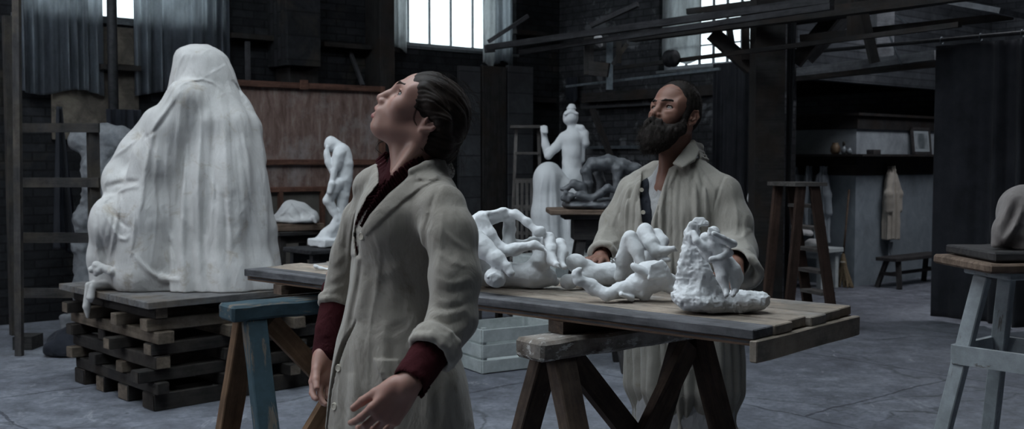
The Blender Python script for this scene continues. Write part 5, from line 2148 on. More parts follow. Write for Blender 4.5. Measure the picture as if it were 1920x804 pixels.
def rock_noise(X, Y, Z):
    n = .008 * vnoise(X, Y, Z, 18, 3) + .009 * np.abs(vnoise(X, Y, Z, 42, 4)) + .006 * np.abs(vnoise(X, Y, Z, 95, 5)) - .004
    return n


bp = W(1350, 562, D)
S4.M = None
PXS(S4, [(1286, 562), (1330, 570), (1380, 570), (1424, 562)], [20, 19, 18, 15], D, k=.012)
PXE(S4, (1322, 562, D + .04), (52, 20, 60), k=.015)
PXE(S4, (1392, 562, D + .03), (44, 16, 50), k=.012)
PXS(S4, [(1284, 552), (1292, 505), (1298, 470), (1298, 440), (1300, 426)], [20, 18, 14, 11, 8], D + .03, k=.02)
PXS(S4, [(1312, 552), (1316, 510), (1312, 480)], [26, 19, 12], D + .01, k=.02)
PXS(S4, [(1300, 424), (1312, 418), (1324, 418)], [7, 5, 3], D + .02, k=.006)
PXS(S4, [(1300, 424), (1306, 416), (1318, 413)], [5, 3.6, 2.4], D + .02, k=.004)
PXS(S4, [(1345, 552), (1330, 530)], [20, 20], D + .02, k=.02)
S4.disp(rock_noise)
k_ = .005
PXS(S4, [(1358, 498, D - .03), (1346, 474, D - .04), (1336, 458, D - .05)], [17, 16, 13], k=k_)
PXE(S4, (1338, 437, D - .06), (12, 14, 12), k=k_)
for i in range(5):
    PXS(S4, [(1330 + i * 3, 428 + i, D - .085), (1330 + i * 4, 440 + i, D - .09)], [3, 2.4], k=.003)
PXS(S4, [(1348, 448, D - .06), (1372, 456, D - .07), (1376, 457, D - .07)], [7, 7, 6.5], k=k_)
PXS(S4, [(1374, 457, D - .07), (1356, 447, D - .10), (1338, 438, D - .11)], [6.5, 6, 5], k=k_)
PXS(S4, [(1352, 462, D - .05), (1368, 474, D - .07)], [7.5, 7], k=k_)
PXS(S4, [(1368, 474, D - .07), (1350, 484, D - .10), (1334, 486, D - .10)], [7, 6.5, 6], k=k_)
PXS(S4, [(1360, 492, D - .02), (1374, 508, D - .03), (1380, 520, D - .03), (1378, 543, D - .04)], [17, 15, 13, 8], k=.008)
PXS(S4, [(1350, 496, D - .03), (1354, 520, D - .05), (1362, 544, D - .06)], [14, 11, 7], k=.008)
PXS(S4, [(1378, 545, D - .05), (1374, 553, D - .10)], [6, 5], k=k_)
PXS(S4, [(1362, 545, D - .06), (1362, 553, D - .10)], [6, 5], k=k_)
PXS(S4, [(1300, 436, D - .03), (1306, 452, D - .05), (1318, 462, D - .05), (1328, 470, D - .05)], [6, 7.5, 9, 8], k=k_)
PXE(S4, (1322, 446, D - .04), (10, 11, 11), k=k_)
PXS(S4, [(1320, 470, D - .03), (1332, 482, D - .04)], [10, 11], k=k_)
PXE(S4, (1346, 520, D + .06), (7, 14, 16), k=.008, op='-')
rest(S4, TZ)
S4.disp(plaster_tex(.0008, .0006))
s4 = wobj('plaster_sculpture', S4.mesh('rock_figure'), M['rough_plaster'])
tag(s4, 'white plaster bending figure leaning on a rough rock at the right end of the table', 'sculpture')
# 5: thin twisted arm at the left of the table
S5 = Sculpt(.0028, .008)
D = 4.35
PXS(S5, [(592, 500), (602, 504), (616, 508), (632, 504), (646, 494)], [3.2, 4, 5, 6, 7], D)
PXS(S5, [(593, 500), (590, 498)], [3.6, 2.6], D)
rest(S5, TZ)
s5 = wobj('plaster_fragment', S5.mesh('arm'), M['plaster'])
tag(s5, 'thin white plaster arm fragment lying at the left of the plank table', 'sculpture')
# ------------------------------------------------------------------ timber stack and veiled sculpture
FC = G(290, 772, 0)
LC = G(140, 715, 0)
e1 = (LC - FC)
e1.normalize()
e2 = Vector((-e1.y, e1.x, 0))
if e2.x < 0:
    e2 = -e2
L1, L2 = 1.16, 1.38
sr = random.Random(21)
heights = [.100, .072, .072, .078, .072, .072, .072, .066]
zc = 0.0
ordn = ['lowest', 'second', 'third', 'fourth', 'fifth', 'sixth', 'seventh', 'topmost']
for li, hh in enumerate(heights):
    along2 = (li % 2 == 0)
    n = 4
    Lx, Wd = (L2, L1) if along2 else (L1, L2)
    dl, dw = (e2, e1) if along2 else (e1, e2)
    for k in range(n):
        wd = hh * (1.55 if k in (0, n - 1) and li == 0 else sr.uniform(1.0, 1.5))
        off = wd / 2 + k * (Wd - wd) / (n - 1) + sr.uniform(-.02, .02) * (k not in (0, n - 1))
        ext0 = sr.uniform(-.02, .10) if li else 0
        ext1 = sr.uniform(-.03, .06)
        a = FC + dw * off - dl * ext0 + Vector((0, 0, zc + hh / 2))
        b = FC + dw * off + dl * (Lx + ext1) + Vector((0, 0, zc + hh / 2))
        pale = sr.random() < .30 and li > 0
        side = ['the front', 'next to the front', 'next to the back', 'the back'][k] if along2 else ['the right-hand front', 'the right of the middle', 'the left of the middle', 'the far left'][k]
        side = ['at the near side', 'second from near side', 'third from near side', 'at the far side'][k]
        o = beam('timber_beam', a, b, wd, hh - .003, M['palletlight'] if pale else M['palletdark'], None, bev=.004, rough=.0016, seg=3, seed=li * 7 + k)
        tag(o, '%s timber in the %s layer of the veiled sculpture\'s stack, %s' % ('pale' if pale else 'dark', ordn[li], side), 'timber', 'timbers of the stack under the veiled sculpture', 'thing')
        # pale freshly cut ends show on each timber
        if not pale:
            for q, s in ((a, -1), (b, 1)):
                me = plank_mesh(.004, wd * .93, (hh - .003) * .93, .0005)
                beam('cut_end', q + dl * s * .0 - dl * .0035 * (1 if s < 0 else -1), q + dl * s * .004, wd * .92, (hh - .006) * .92, M['palletlight'] if sr.random() < .30 else M['palletdark'], o, bev=.0005)
    zc += hh
STZ = zc + .042
for k in range(5):
    w = (L1 + .16) / 5
    a = FC - e1 * .07 + e1 * (w * (k + .5)) - e2 * .06
    b = a + e2 * (L2 + .10)
    o = beam('stack_board', a + Vector((0, 0, zc + .021)), b + Vector((0, 0, zc + .021)), w - .004, .040, M['pallettop'], None, bev=.003, rough=.001, seg=5, seed=k + 90)
    tag(o, 'broad grey board on top of the timber stack, %s' % ['along its front edge', 'second from its front edge', 'in its middle', 'second from its back edge', 'along its back edge'][k], 'board', 'top boards of the timber stack', 'thing')

SVZ = STZ + .001
DV = 6.75


def vrow(y, l, r, dz=0.0, q=.62):
    c = W((l + r) / 2, y, DV + dz)
    hw = (W(r, y, DV).x - W(l, y, DV).x) / 2
    return (c.z, c.x, c.y, hw, hw * q)


V = Sculpt(.007, .06)


def vfold(th, z):
    lo = np.clip((1.95 - z) / .7, 0, 1)
    f = lo * .018 * np.sin(th * 9 + 1.2 * np.sin(z * 2.2) + .8 * np.sin(th * 3))
    f += lo * .010 * np.sin(th * 17 + 2.0 * np.sin(z * 3 + th * 2))
    return f


V.stack([vrow(560, 240, 528), vrow(525, 238, 526, 0, .62), vrow(495, 242, 520), vrow(460, 250, 508), vrow(400, 258, 505), vrow(330, 268, 502), vrow(260, 280, 494, .03), vrow(225, 290, 487, .04, .7), vrow(190, 303, 464, .05, .75),
         vrow(160, 313, 448, .05, .8), vrow(140, 318, 442, .05, .85), vrow(120, 323, 434, .05, .9), vrow(103, 328, 424, .05, .95), vrow(92, 336, 410, .05, .95), vrow(85, 350, 394, .05, .8)], k=.05, fold=vfold, yaw=R(-18))
PXS(V, [(452, 200), (474, 240), (486, 300)], [16, 13, 14], DV + .05, k=.05)
# shoulder and arm hidden under the sheet
PXS(V, [(345, 185), (318, 235), (300, 300)], [34, 36, 40], DV - .16, k=.06)
PXS(V, [(300, 235), (262, 285), (228, 330)], [36, 32, 32], DV + .02, k=.08)
PXE(V, (236, 345, DV), (42, 38, 46), k=.06)
# seat and knee
PXE(V, (222, 418, DV - .08), (50, 58, 70), k=.05)
PXS(V, [(212, 430), (206, 480), (206, 520)], [38, 38, 36], DV - .08, k=.05)
PXS(V, [(288, 300), (276, 400), (268, 510)], [40, 52, 58], DV - .14, k=.06)
PXS(V, [(478, 330), (490, 430), (504, 505)], [24, 26, 24], DV + .02, k=.05)
V.freeze()
# drapes read from the photograph
big = [([(322, 182), (336, 162), (354, 152), (384, 149), (408, 160), (424, 178)], 0.0085, 0.0043, '+'),
       ([(340, 165), (312, 205), (288, 240), (278, 290), (262, 380), (246, 470)], 0.0209, 0.0144, '+'),
       ([(330, 190), (300, 235), (270, 262)], 0.0114, 0.0101, '-'),
       ([(338, 170), (336, 230), (330, 300), (330, 400), (336, 500)], 0.0152, 0.0158, '+'),
       ([(356, 170), (352, 230), (352, 320), (350, 420), (352, 510)], 0.0133, 0.0130, '-'),
       ([(372, 160), (376, 240), (372, 330), (376, 430), (374, 515)], 0.0152, 0.0158, '+'),
       ([(392, 165), (400, 230), (398, 300), (404, 360), (400, 430), (398, 510)], 0.0171, 0.0101, '-'),
       ([(410, 170), (420, 240), (424, 320), (430, 400), (436, 490)], 0.0171, 0.0173, '+'),
       ([(430, 190), (440, 260), (448, 340), (456, 420), (468, 480)], 0.0133, 0.0130, '-'),
       ([(448, 210), (462, 280), (470, 350), (482, 430), (494, 490)], 0.0152, 0.0158, '+'),
       ([(300, 300), (296, 350), (300, 420), (310, 490)], 0.0133, 0.0130, '-'),
       ([(312, 270), (314, 340), (318, 420), (322, 510)], 0.0133, 0.0144, '+'),
       ([(276, 250), (284, 300), (284, 350)], 0.0133, 0.0101, '-'),
       ([(205, 300), (235, 278), (262, 256)], 0.0095, 0.0115, '+'),
       ([(200, 350), (230, 342), (262, 340)], 0.0209, 0.0101, '-'),
       ([(182, 392), (205, 368), (240, 352), (262, 350)], 0.0114, 0.0086, '+'),
       ([(192, 385), (206, 420), (228, 450), (246, 440)], 0.0152, 0.0115, '+'),
       ([(200, 378), (222, 410), (244, 430)], 0.0133, 0.0086, '-'),
       ([(180, 400), (190, 450), (206, 500)], 0.0114, 0.0101, '-'),
       ([(176, 420), (182, 470), (190, 505)], 0.0133, 0.0101, '+'),
       ([(248, 470), (270, 500), (300, 520), (340, 525)], 0.0152, 0.0130, '+'),
       ([(420, 350), (424, 420), (424, 500)], 0.0095, 0.0101, '-'),
       
       ([(348, 96), (334, 120), (328, 150), (316, 180), (296, 210)], 0.0114, 0.0086, '+'),
       ([(362, 92), (352, 120), (344, 140)], 0.0047, 0.0058, '-'),
       ([(425, 120), (400, 135), (372, 150)], 0.0047, 0.0072, '+'),
       ([(434, 150), (446, 165), (452, 180)], 0.0095, 0.0072, '-'),
       ([(430, 120), (450, 165), (476, 205)], 0.0076, 0.0130, '+'),
       ([(206, 320), (196, 345), (192, 372)], 0.0095, 0.0101, '+'),
       ([(384, 440), (388, 480), (396, 515)], 0.0114, 0.0101, '+'),
       ([(318, 450), (330, 490), (330, 520)], 0.0114, 0.0086, '-')]
for pts, a_, w_, op in big:
    V.fold(pts, a_, w_, op)
# long fine creases falling with the cloth
cr = random.Random(12)
for i in range(34):
    x0_ = cr.uniform(200, 490)
    y0_ = cr.uniform(170, 400) if x0_ > 290 else cr.uniform(330, 430)
    ln_ = cr.uniform(60, 170)
    dx_ = (x0_ - 370) * .0012 * ln_ + cr.uniform(-6, 6)
    V.fold([(x0_, y0_), (x0_ + dx_ * .5 + cr.uniform(-3, 3), y0_ + ln_ * .5), (x0_ + dx_, min(y0_ + ln_, 515))], cr.uniform(.004, .008), cr.uniform(.006, .012), cr.choice('+-'))
V.disp(lambda X, Y, Z: .004 * vnoise(X, Y, Z * .5, 9, 3) + .0025 * vnoise(X, Y, Z * .4, 30, 4))
# knot of cloth at the left corner, cloth pooled along the hem
for i, (x_, y_, r_) in enumerate(((172, 505, 7), (180, 497, 8), (190, 501, 9), (200, 505, 8), (184, 508, 9), (208, 508, 9))):
    PXS(V, [(x_, y_), (x_ + 8 * math.cos(i * 2.1), y_ + 6 * math.sin(i * 2.1))], [r_, r_ * .6], DV - .28, k=.010)
for i in range(15):
    x_ = 225 + i * 20
    PXS(V, [(x_, 522 - abs(x_ - 320) * .05), (x_ + 13, 519 + 5 * math.sin(i * 1.9) - abs(x_ - 320) * .05)], [7, 4], DV - .27 + abs(x_ - 300) * .0009, k=.02)
PXS(V, [(430, 505), (452, 508), (480, 500), (508, 503)], [9, 11, 9, 8], DV - .02, k=.03)
V.box((0, 6, SVZ - .5), (30, 30, .5), rd=.001, k=.004, op='-')
# tail hanging over the right hand edge of the stack
# the tails that hang over the edges of the stack
eA = FC - e1 * .07 - e2 * .06
for px_, dn_, n_ in ((168, .16, 1), (176, .06, 1)):
    k_ = min(range(200), key=lambda i: abs(960 + FPX * (eA + e1 * (L1 + .16) * i / 199).x / (eA + e1 * (L1 + .16) * i / 199).y - px_))
    q_ = eA + e1 * (L1 + .16) * k_ / 199
    V.chain([Vector((q_.x, q_.y, STZ + .044)) + e2 * .10, Vector((q_.x, q_.y, STZ + .034)) - e2 * .020, Vector((q_.x, q_.y, STZ - dn_ * .6)) - e2 * .034, Vector((q_.x, q_.y, STZ - dn_)) - e2 * .03], [.028, .020, .024, .010], k=.006)
eB = FC - e1 * .07 - e2 * .06
for j_ in range(5):
    q_ = eB + e2 * (.98 + .075 * j_)
    V.chain([Vector((q_.x, q_.y, STZ + .040)) + e1 * .12, Vector((q_.x, q_.y, STZ + .030)) - e1 * .016, Vector((q_.x, q_.y, STZ - .10 - .02 * (j_ % 2))) - e1 * .030], [.026, .019, .022], k=.008)
veil = wobj('veiled_sculpture', V.mesh('veil'), M['veil'])
tag(veil, 'tall seated sculpture completely covered by a stained white sheet, on the timber stack', 'sculpture')
# ------------------------------------------------------------------ scaffold rack at the far left
DR = 8.2


def vpost(name, px, y0, y1, d, w, mat, parent=None, z0=None, t=None, **kw):
    a, b = W(px, y1, d), W(px, y0, d)
    if z0 is not None:
        a.z = z0
    b.x, b.y = a.x, a.y
    return beam(name, a, b, w, t or w, mat, parent, up=AX, **kw)


rack = thing('timber_rack', 'dark timber scaffold frame with three broad cross rails at the far left', 'scaffold', W(30, 655, DR) * 1)
rack.location.z = 0
_wm[rack.name] = Matrix.Translation(Vector(rack.location))
p0 = W(32, 400, DR)
for (px, ytop) in ((30, 30), (182, 236)):
    vpost('post', px, ytop, 640, DR, .075, M['greywood'], rack, z0=.10 if px < 100 else .0, bev=.004)
for (ya, yb) in ((231, 248), (333, 351), (436, 455), (540, 558)):
    c = (ya + yb) / 2
    a, b = W(34, c, DR - .05), W(186, c, DR - .05)
    beam('cross_rail', a, b, .03, (yb - ya) * DR / FPX, M['greywood'], rack, bev=.003)
beam('foot_block', Vector((W(22, 0, DR).x, DR - .02, .052)), Vector((W(58, 0, DR).x, DR - .02, .052)), .2, .10, M['greywood'], rack, bev=.005)
lad = thing('ladder', 'wooden wall ladder with thin rungs at the left picture edge, beside the scaffold frame', 'ladder', (W(0, 600, 7.8).x, 7.8, 0))
for px in (-80, 12):
    a = W(px, 400, 7.7)
    beam('stile', Vector((a.x, a.y + .15, .0)), Vector((a.x, a.y + .25, 3.0)), .05, .045, M['greywood'], lad, up=(0, 1, 0), bev=.003)
for i in range(12):
    y = 13 + i * 45.5
    a, b = W(-80, y, 7.72), W(12, y, 7.72)
    zz = a.z
    if zz < .15:
        break
    obj('rung', tube_mesh([Vector((a.x, 7.85 + .1 * zz / 3, zz)), Vector((b.x, 7.85 + .1 * zz / 3, zz))], .016, 8), M['rail'], lad)


# ------------------------------------------------------------------ hanging cloths
def curtain_mat(name, c, trans=.45, tc=(.7, .75, .8)):
    t = NT(name)
    v = t.coord()
    n = t.noise(t.coord((1, 1, .3)), 5, 7, .7)
    col = t.ramp(n, [(.35, tuple(x * .6 for x in c)), (.65, c)])
    d = t.n('ShaderNodeBsdfDiffuse')
    tr = t.n('ShaderNodeBsdfTranslucent')
    tp = t.n('ShaderNodeBsdfTransparent')
    t.l(col, d.inputs[0])
    t.l(t.ramp(n, [(.35, tuple(x * .55 for x in tc)), (.65, tc)]), tr.inputs[0])
    m1 = t.n('ShaderNodeMixShader')
    m1.inputs[0].default_value = trans
    t.l(d.outputs[0], m1.inputs[1])
    t.l(tr.outputs[0], m1.inputs[2])
    m2 = t.n('ShaderNodeMixShader')
    ho = t.noise(v, 30, 6, .7)
    t.l(t.ramp(ho, [(.45, .015), (.7, .12)]), m2.inputs[0])
    t.l(m1.outputs[0], m2.inputs[1])
    t.l(tp.outputs[0], m2.inputs[2])
    t.l(m2.outputs[0], t.out.inputs['Surface'])
    return t.m


M['greycurtain'] = curtain_mat('thin_grey_curtain', (.12, .135, .16), .68, (.90, .94, .97))
M['palecurtain'] = curtain_mat('pale_window_curtain', (.5, .53, .55), .75, (.95, .97, .97))


def cloth_sheet(p0, p1, ztop, zbot, folds=8, amp=.04, nrm=None, n=160, m=40, seed=0, gather=0.0, hemwave=.03, sway=0.0, taper=None, thick=.003):
    """hanging cloth between two points in plan, thin but with real thickness"""
    rr_ = random.Random(seed)
    p0, p1 = Vector(p0), Vector(p1)
    d = (p1 - p0)
    d.z = 0
    L = d.length
    d.normalize()
    nv = nrm if nrm is not None else Vector((d.y, -d.x, 0))
    ph = [rr_.uniform(0, 6.28) for _ in range(6)]
    V_, Fc = [], []
    for sd in (0, 1):
        for j in range(m):
            v = j / (m - 1)
            for i in range(n):
                u = i / (n - 1)
                x = u * L
                w = u * folds * 6.283
                f = math.sin(w + .8 * math.sin(w * .37 + ph[0]) + .5 * v * math.sin(w * .21 + ph[1]))
                f = math.copysign(abs(f) ** .8, f)
                f += .35 * math.sin(w * 2.1 + ph[2] + v)
                a = amp * (.55 + .45 * math.sin(u * 9 + ph[3])) * (.7 + .5 * v)
                zb = zbot + hemwave * math.sin(u * 7 + ph[4])
                z = ztop + (zb - ztop) * v
                xx = x
                if taper is not None:
                    c_, g_ = taper(v)
                    xx = c_ * L + (x - .5 * L) * g_
                q = p0 + d * (xx + sway * v * L) + nv * (f * a)
                V_.append((q.x + nv.x * thick * (sd - .5), q.y + nv.y * thick * (sd - .5), z))
    for sd in (0, 1):
        o = sd * n * m
        for j in range(m - 1):
            for i in range(n - 1):
                q = (o + j * n + i, o + j * n + i + 1, o + (j + 1) * n + i + 1, o + (j + 1) * n + i)
                Fc.append(q if sd else q[::-1])
    o = n * m
    for i in range(n - 1):
        Fc.append((i, i + 1, o + i + 1, o + i))
        k = (m - 1) * n
        Fc.append((k + i, o + k + i, o + k + i + 1, k + i + 1))
    for j in range(m - 1):
        Fc.append((j * n, o + j * n, o + (j + 1) * n, (j + 1) * n))
        k = n - 1
        Fc.append((j * n + k, (j + 1) * n + k, o + (j + 1) * n + k, o + j * n + k))
    return np_mesh(np.array(V_), np.array(Fc), 'cloth', True)


def onW(Mw, px, off):
    x, _ = on(Mw, px, 100, off)
    return Mw @ Vector((x, off, 0))


def zat(Mw, px, py, off):
    return on(Mw, px, py, off)[1]


def hang(name, Mw, x0, x1, ytop, ybot, off, mat, label, cat, folds, amp, seed, group=None, ztop=None, **kw):
    a, b = onW(Mw, x0, off), onW(Mw, x1, off)
    zt_ = zat(Mw, (x0 + x1) / 2, ytop, off) if ztop is None else ztop
    zb_ = zat(Mw, (x0 + x1) / 2, ybot, off)
    o = wobj(name, cloth_sheet(a, b, zt_, zb_, folds, amp, seed=seed, **kw), mat)
    return tag(o, label, cat, group)


hang('window_curtain', WB, 38, 194, -60, 173, -.10, M['greycurtain'], 'thin grey curtain over the left part of the far left window', 'curtain', 8, .035, 1)
hang('window_curtain', WB, 252, 430, -60, 178, -.10, M['greycurtain'], 'thin grey curtain over the right part of the far left window, above the veiled sculpture', 'curtain', 9, .035, 2)
hang('window_curtain', WB, 718, 764, -60, 92, -.16, M['palecurtain'], 'ragged pale curtain at the left side of the bright middle window', 'curtain', 4, .03, 3)
hang('window_curtain', WB, 903, 930, -60, 121, -.2, M['palecurtain'], 'narrow pale curtain hanging at the right side of the bright middle window', 'curtain', 2, .03, 4)
hang('window_curtain', WB, 926, 962, -60, 118, -.14, M['greycurtain'], 'dark grey curtain hanging against the right edge of the bright middle window', 'curtain', 3, .04, 5)
hang('hanging_cloth', WB, 96, 140, 200, 470, -.5, M['navy'], 'dark cloth hanging in long folds behind the scaffold frame', 'cloth', 3, .05, 6, taper=lambda v: (.3 + .2 * v, .2 + .8 * v))
hang('hanging_cloth', WB, 196, 262, 205, 262, -.5, M['navy'], 'dark swag of cloth below the far left window, above the shade-grey torso', 'cloth', 3, .05, 7)
# panelling and fittings of the left wall
pnl = []


def wbox(name, px0, px1, py0, py1, off, t, mat, label=None, cat=None, Mw=WB, z0=None, kind=None, group=None):
    x0, z1 = on(Mw, px0, py0, off)
    x1, zz = on(Mw, px1, py1, off)
    pm = (px0 + px1) / 2
    z1, zl = on(Mw, pm, py0, off)[1], on(Mw, pm, py1, off)[1]
    if z0 is not None:
        zl = z0
    me = plank_mesh(abs(z1 - zl), abs(x1 - x0), t, .006, .002, 4, seed=int(px0))
    m = Mw @ Matrix.Translation(((x0 + x1) / 2, off + t / 2, (z1 + zl) / 2)) @ Matrix.Rotation(R(90), 4, 'Y')
    m = m @ Matrix.Rotation(R(0), 4, 'X')
    # local X up, local Y across, local Z thickness
    mm = Matrix.Identity(4)
    mm.col[0] = Vector((0, 0, 1, 0))
    mm.col[1] = Vector((1, 0, 0, 0))
    mm.col[2] = Vector((0, 1, 0, 0))
    o = obj(name, me, mat, None, Mw @ Matrix.Translation(((x0 + x1) / 2, off + t / 2, (z1 + zl) / 2)) @ mm)
    if kind:
        o['kind'] = kind
    tag(o, label, cat, group)
    return o


M['stained'] = wall_material('stained_boards', (.05, .044, .038), (.12, .105, .09), (.2, .175, .14), False, 1.5, (.48, .64))
for i, (a, b, c, d) in enumerate(((186, 208, 50, 126), (213, 256, 52, 122), (96, 208, 134, 262), (214, 262, 132, 250))):
    wbox('trim_%d' % (i + 1), a, b, c, d, -.04, .03, M['stained'], kind='structure')
for i, (px0, px1, y0, y1) in enumerate(((432, 530, 66, 74), (605, 745, 84, 92), (186, 262, 123, 131), (900, 1040, 182, 188), (965, 1045, 60, 66))):
    xa, _ = on(WB, px0, 100, -.1)
    xb, _ = on(WB, px1, 100, -.1)
    za = zat(WB, (px0 + px1) / 2, (y0 + y1) / 2, -.1)
    o = beam('trim_%d' % (i + 5), WB @ Vector((xa, -.08, za)), WB @ Vector((xb, -.08, za)), .12, .05, M['darkbeam'], None, bev=.004)
    o['kind'] = 'structure'
# pier between the windows with its ragged lower end
wbox('trim_10', 537, 602, -80, 124, -.42, .42, M['wall_soot'], kind='structure')
wbox('trim_11', 543, 597, 124, 158, -.30, .3, M['darkbeam'], kind='structure')
wbox('trim_12', 712, 742, -80, 330, -.30, .3, M['darkbeam'], kind='structure')
# dark panelled cupboards along the wall right of the middle window
for i, (a, b) in enumerate(((862, 902), (905, 950), (953, 1000))):
    o = wbox('wall_panel', a, b, 124, 395, -.35, .05, M['wall_dull'] if i != 1 else M['darkbeam'], label=['dark tall board leaning on the far wall behind the woman\'s head', 'dark tall board on the far wall right of the middle window, second of three', 'dark tall board on the far wall beside the background ladder'][i], cat='board', z0=.0, group='dark tall boards against the far wall')
o = obj('water_pipe', tube_mesh([WB @ Vector((on(WB, 211, 100, -.25)[0], -.25, 0.0)), WB @ Vector((on(WB, 211, 100, -.25)[0], -.25, 4.5))], .045, 12), M['iron'])
tag(o, 'dark vertical pipe standing before the wall under the far left window', 'pipe')
for px, y0, y1 in ((465, 78, 158),):
    o = vpost('prop_stick', px, y0, y1, 10.6, .04, M['rail'])
    tag(o, 'thin upright stick behind the top of the red-brown board, left', 'stick')
    o.location.y += .0
o = beam('prop_stick', W(656, 96, 11.6), W(680, 160, 11.4), .04, .03, M['rail'])
tag(o, 'thin slanting stick behind the red-brown board, right', 'stick')

# ------------------------------------------------------------------ big framed board
tcv = NT('stained_red_canvas')
v = tcv.coord((1, 1, 1))
a_ = tcv.noise(tcv.coord((5, 5, 1.2)), 3, 9, .7, .4)
b_ = tcv.noise(v, 2.2, 7, .7)
col = tcv.ramp(a_, [(.3, (.08, .048, .04)), (.55, (.19, .13, .112)), (.75, (.30, .255, .24))])
col = tcv.mix(tcv.ramp(b_, [(.5, 0.0), (.7, .8)]), col, (.30, .275, .27))
M['canvas'] = tcv.fin(col, .9, tcv.bump(a_, .4, .01))
M['panelgrey'] = mat_plain('grey_brown_panel', (.075, .068, .06), (.11, .1, .09), .9, 5, .2)
BA, BB_ = W(436, 152, 10.1), W(712, 163, 11.05)
bd = (BB_ - BA)
bd.z = 0
BL_ = bd.length
bd.normalize()
bn = Vector((bd.y, -bd.x, 0))
ztp = 1.45 + 148 / FPX * 10.2
board = thing('framed_board', 'large red-brown framed board of stained canvas standing behind the small plaster statue', 'board', (BA + bd * BL_ / 2) - Vector((0, 0, BA.z)))
Z0 = Vector((0, 0, 1))


def bz(py, px=580):
    p = BA + bd * (BL_ * (px - 436) / 276)
    return CAMZ + (300 - py) / FPX * p.y


def bpt(u, z, off=0):
    return BA * 1 + bd * u - Vector((0, 0, BA.z)) + Z0 * z + bn * off


me = plank_mesh(BL_ - .04, .02, ztp - bz(350), 0)
obj('canvas_panel', me, M['canvas'], board, frame_matrix(bpt(.02, (ztp + bz(350)) / 2), bpt(BL_ - .02, (ztp + bz(350)) / 2)))
me = plank_mesh(BL_ - .04, .02, bz(350) - .02, 0)
obj('lower_panel', me, M['panelgrey'], board, frame_matrix(bpt(.02, bz(350) / 2 + .01), bpt(BL_ - .02, bz(350) / 2 + .01)))
for z, t, nm in ((ztp - .03, .06, 'top_rail'), (bz(304), .055, 'middle_rail'), (bz(354), .05, 'lower_rail'), (.04, .08, 'bottom_rail')):
    beam(nm, bpt(-.02, z, .03), bpt(BL_ + .02, z, .03), .05, t, M['boardframe'], board, bev=.004, rough=.002, seg=6)
for u in (.0, BL_):
    beam('stile', bpt(u, .0, .035), bpt(u, ztp + .0, .035), .06, .05, M['boardframe'], board, up=bd, bev=.004)
for px in (515, 593, 650):
    u = BL_ * (px - 436) / 276
    beam('stile', bpt(u, .05, .035), bpt(u, bz(356), .035), .05, .04, M['boardframe'], board, up=bd, bev=.004)
beam('patch_block', bpt(BL_ * .42, ztp - .02, .06), bpt(BL_ * .47, ztp - .02, .06), .02, .09, M['boardframe'], board)

# ------------------------------------------------------------------ small bowed statue on its stand
ST1 = Sculpt(.006, .009)
D = 8.0
PXE(ST1, (621, 270, D), (13, 15, 14))
PXS(ST1, [(628, 270), (640, 284)], [10, 14], D)
PXS(ST1, [(642, 284), (649, 308), (646, 334)], [15, 14, 15], D)
PXS(ST1, [(636, 288), (632, 310)], [12, 11], D - .05)
PXS(ST1, [(646, 338), (643, 364), (640, 398), (637, 436)], [15, 12.5, 9, 8], D)
PXS(ST1, [(634, 292), (628, 318), (622, 348)], [7, 6, 6], D - .08)
PXS(ST1, [(622, 346), (618, 360)], [7, 6], D - .10)
PXS(ST1, [(612, 284), (616, 304), (624, 322)], [5, 7, 6], D - .05)
PXS(ST1, [(634, 345), (626, 356), (616, 376)], [12, 11, 10], D - .05)
PXS(ST1, [(616, 376), (626, 396), (632, 408), (622, 432)], [10, 8, 7, 7], D - .04)
PXS(ST1, [(614, 276), (612, 288)], [4, 5], D - .05)
ST1.cap(W(636, 330, D - .16), W(632, 385, D - .16), .012, .02, op='-', k=.02)
zst = W(612, 462, D).z
PXS(ST1, [(640, 420), (612, 442), (598, 450)], [16, 12, 8], D, k=.03)
ST1.box(Vector((W(615, 0, D).x, D, zst + .03)), (.125, .13, .032), rot=Matrix.Rotation(ANG_B, 3, 'Z'), rd=.01, k=.02)
ST1.box((0, 8, zst + .007 - .5), (30, 30, .5), rd=.001, k=.003, op='-')
ST1.disp(lambda X, Y, Z: .004 * vnoise(X, Y, Z, 22, 1) + .002 * vnoise(X, Y, Z, 60, 2))
o = wobj('plaster_statue', ST1.mesh('bowed'), M['plaster'])
tag(o, 'standing white plaster statue with bowed head before the red-brown board', 'statue')


def simple_table(name, label, cat, c, rz, w, d, top, th, mat, legw=.05, splay=.0, inset=.04, apron=True):
    t = thing(name, label, cat, (c[0], c[1], 0), rz)
    m = wm(t)
    me = plank_mesh(w, d, th, .006, .001, 6)
    obj('top', me, mat, t, m @ Matrix.Translation((0, 0, top - th / 2)))
    for sx in (-1, 1):
        for sy in (-1, 1):
            a = m @ Vector((sx * (w / 2 - inset - legw / 2), sy * (d / 2 - inset - legw / 2), top - th))
            b = m @ Vector((sx * (w / 2 - inset - legw / 2 + splay), sy * (d / 2 - inset - legw / 2 + splay), 0.0))
            b = b + (a - b).normalized() * .004
            beam('leg', a, b, legw, legw, mat, t, up=m.to_3x3() @ Vector((1, 0, 0)), bev=.004)
    if apron:
        for sy in (-1, 1):
            a = m @ Vector((-(w / 2 - inset), sy * (d / 2 - inset - legw / 2), top - th - .035))
            b = m @ Vector(((w / 2 - inset), sy * (d / 2 - inset - legw / 2), top - th - .035))
            beam('apron', a, b, .02, .06, mat, t, bev=.002)
    return t


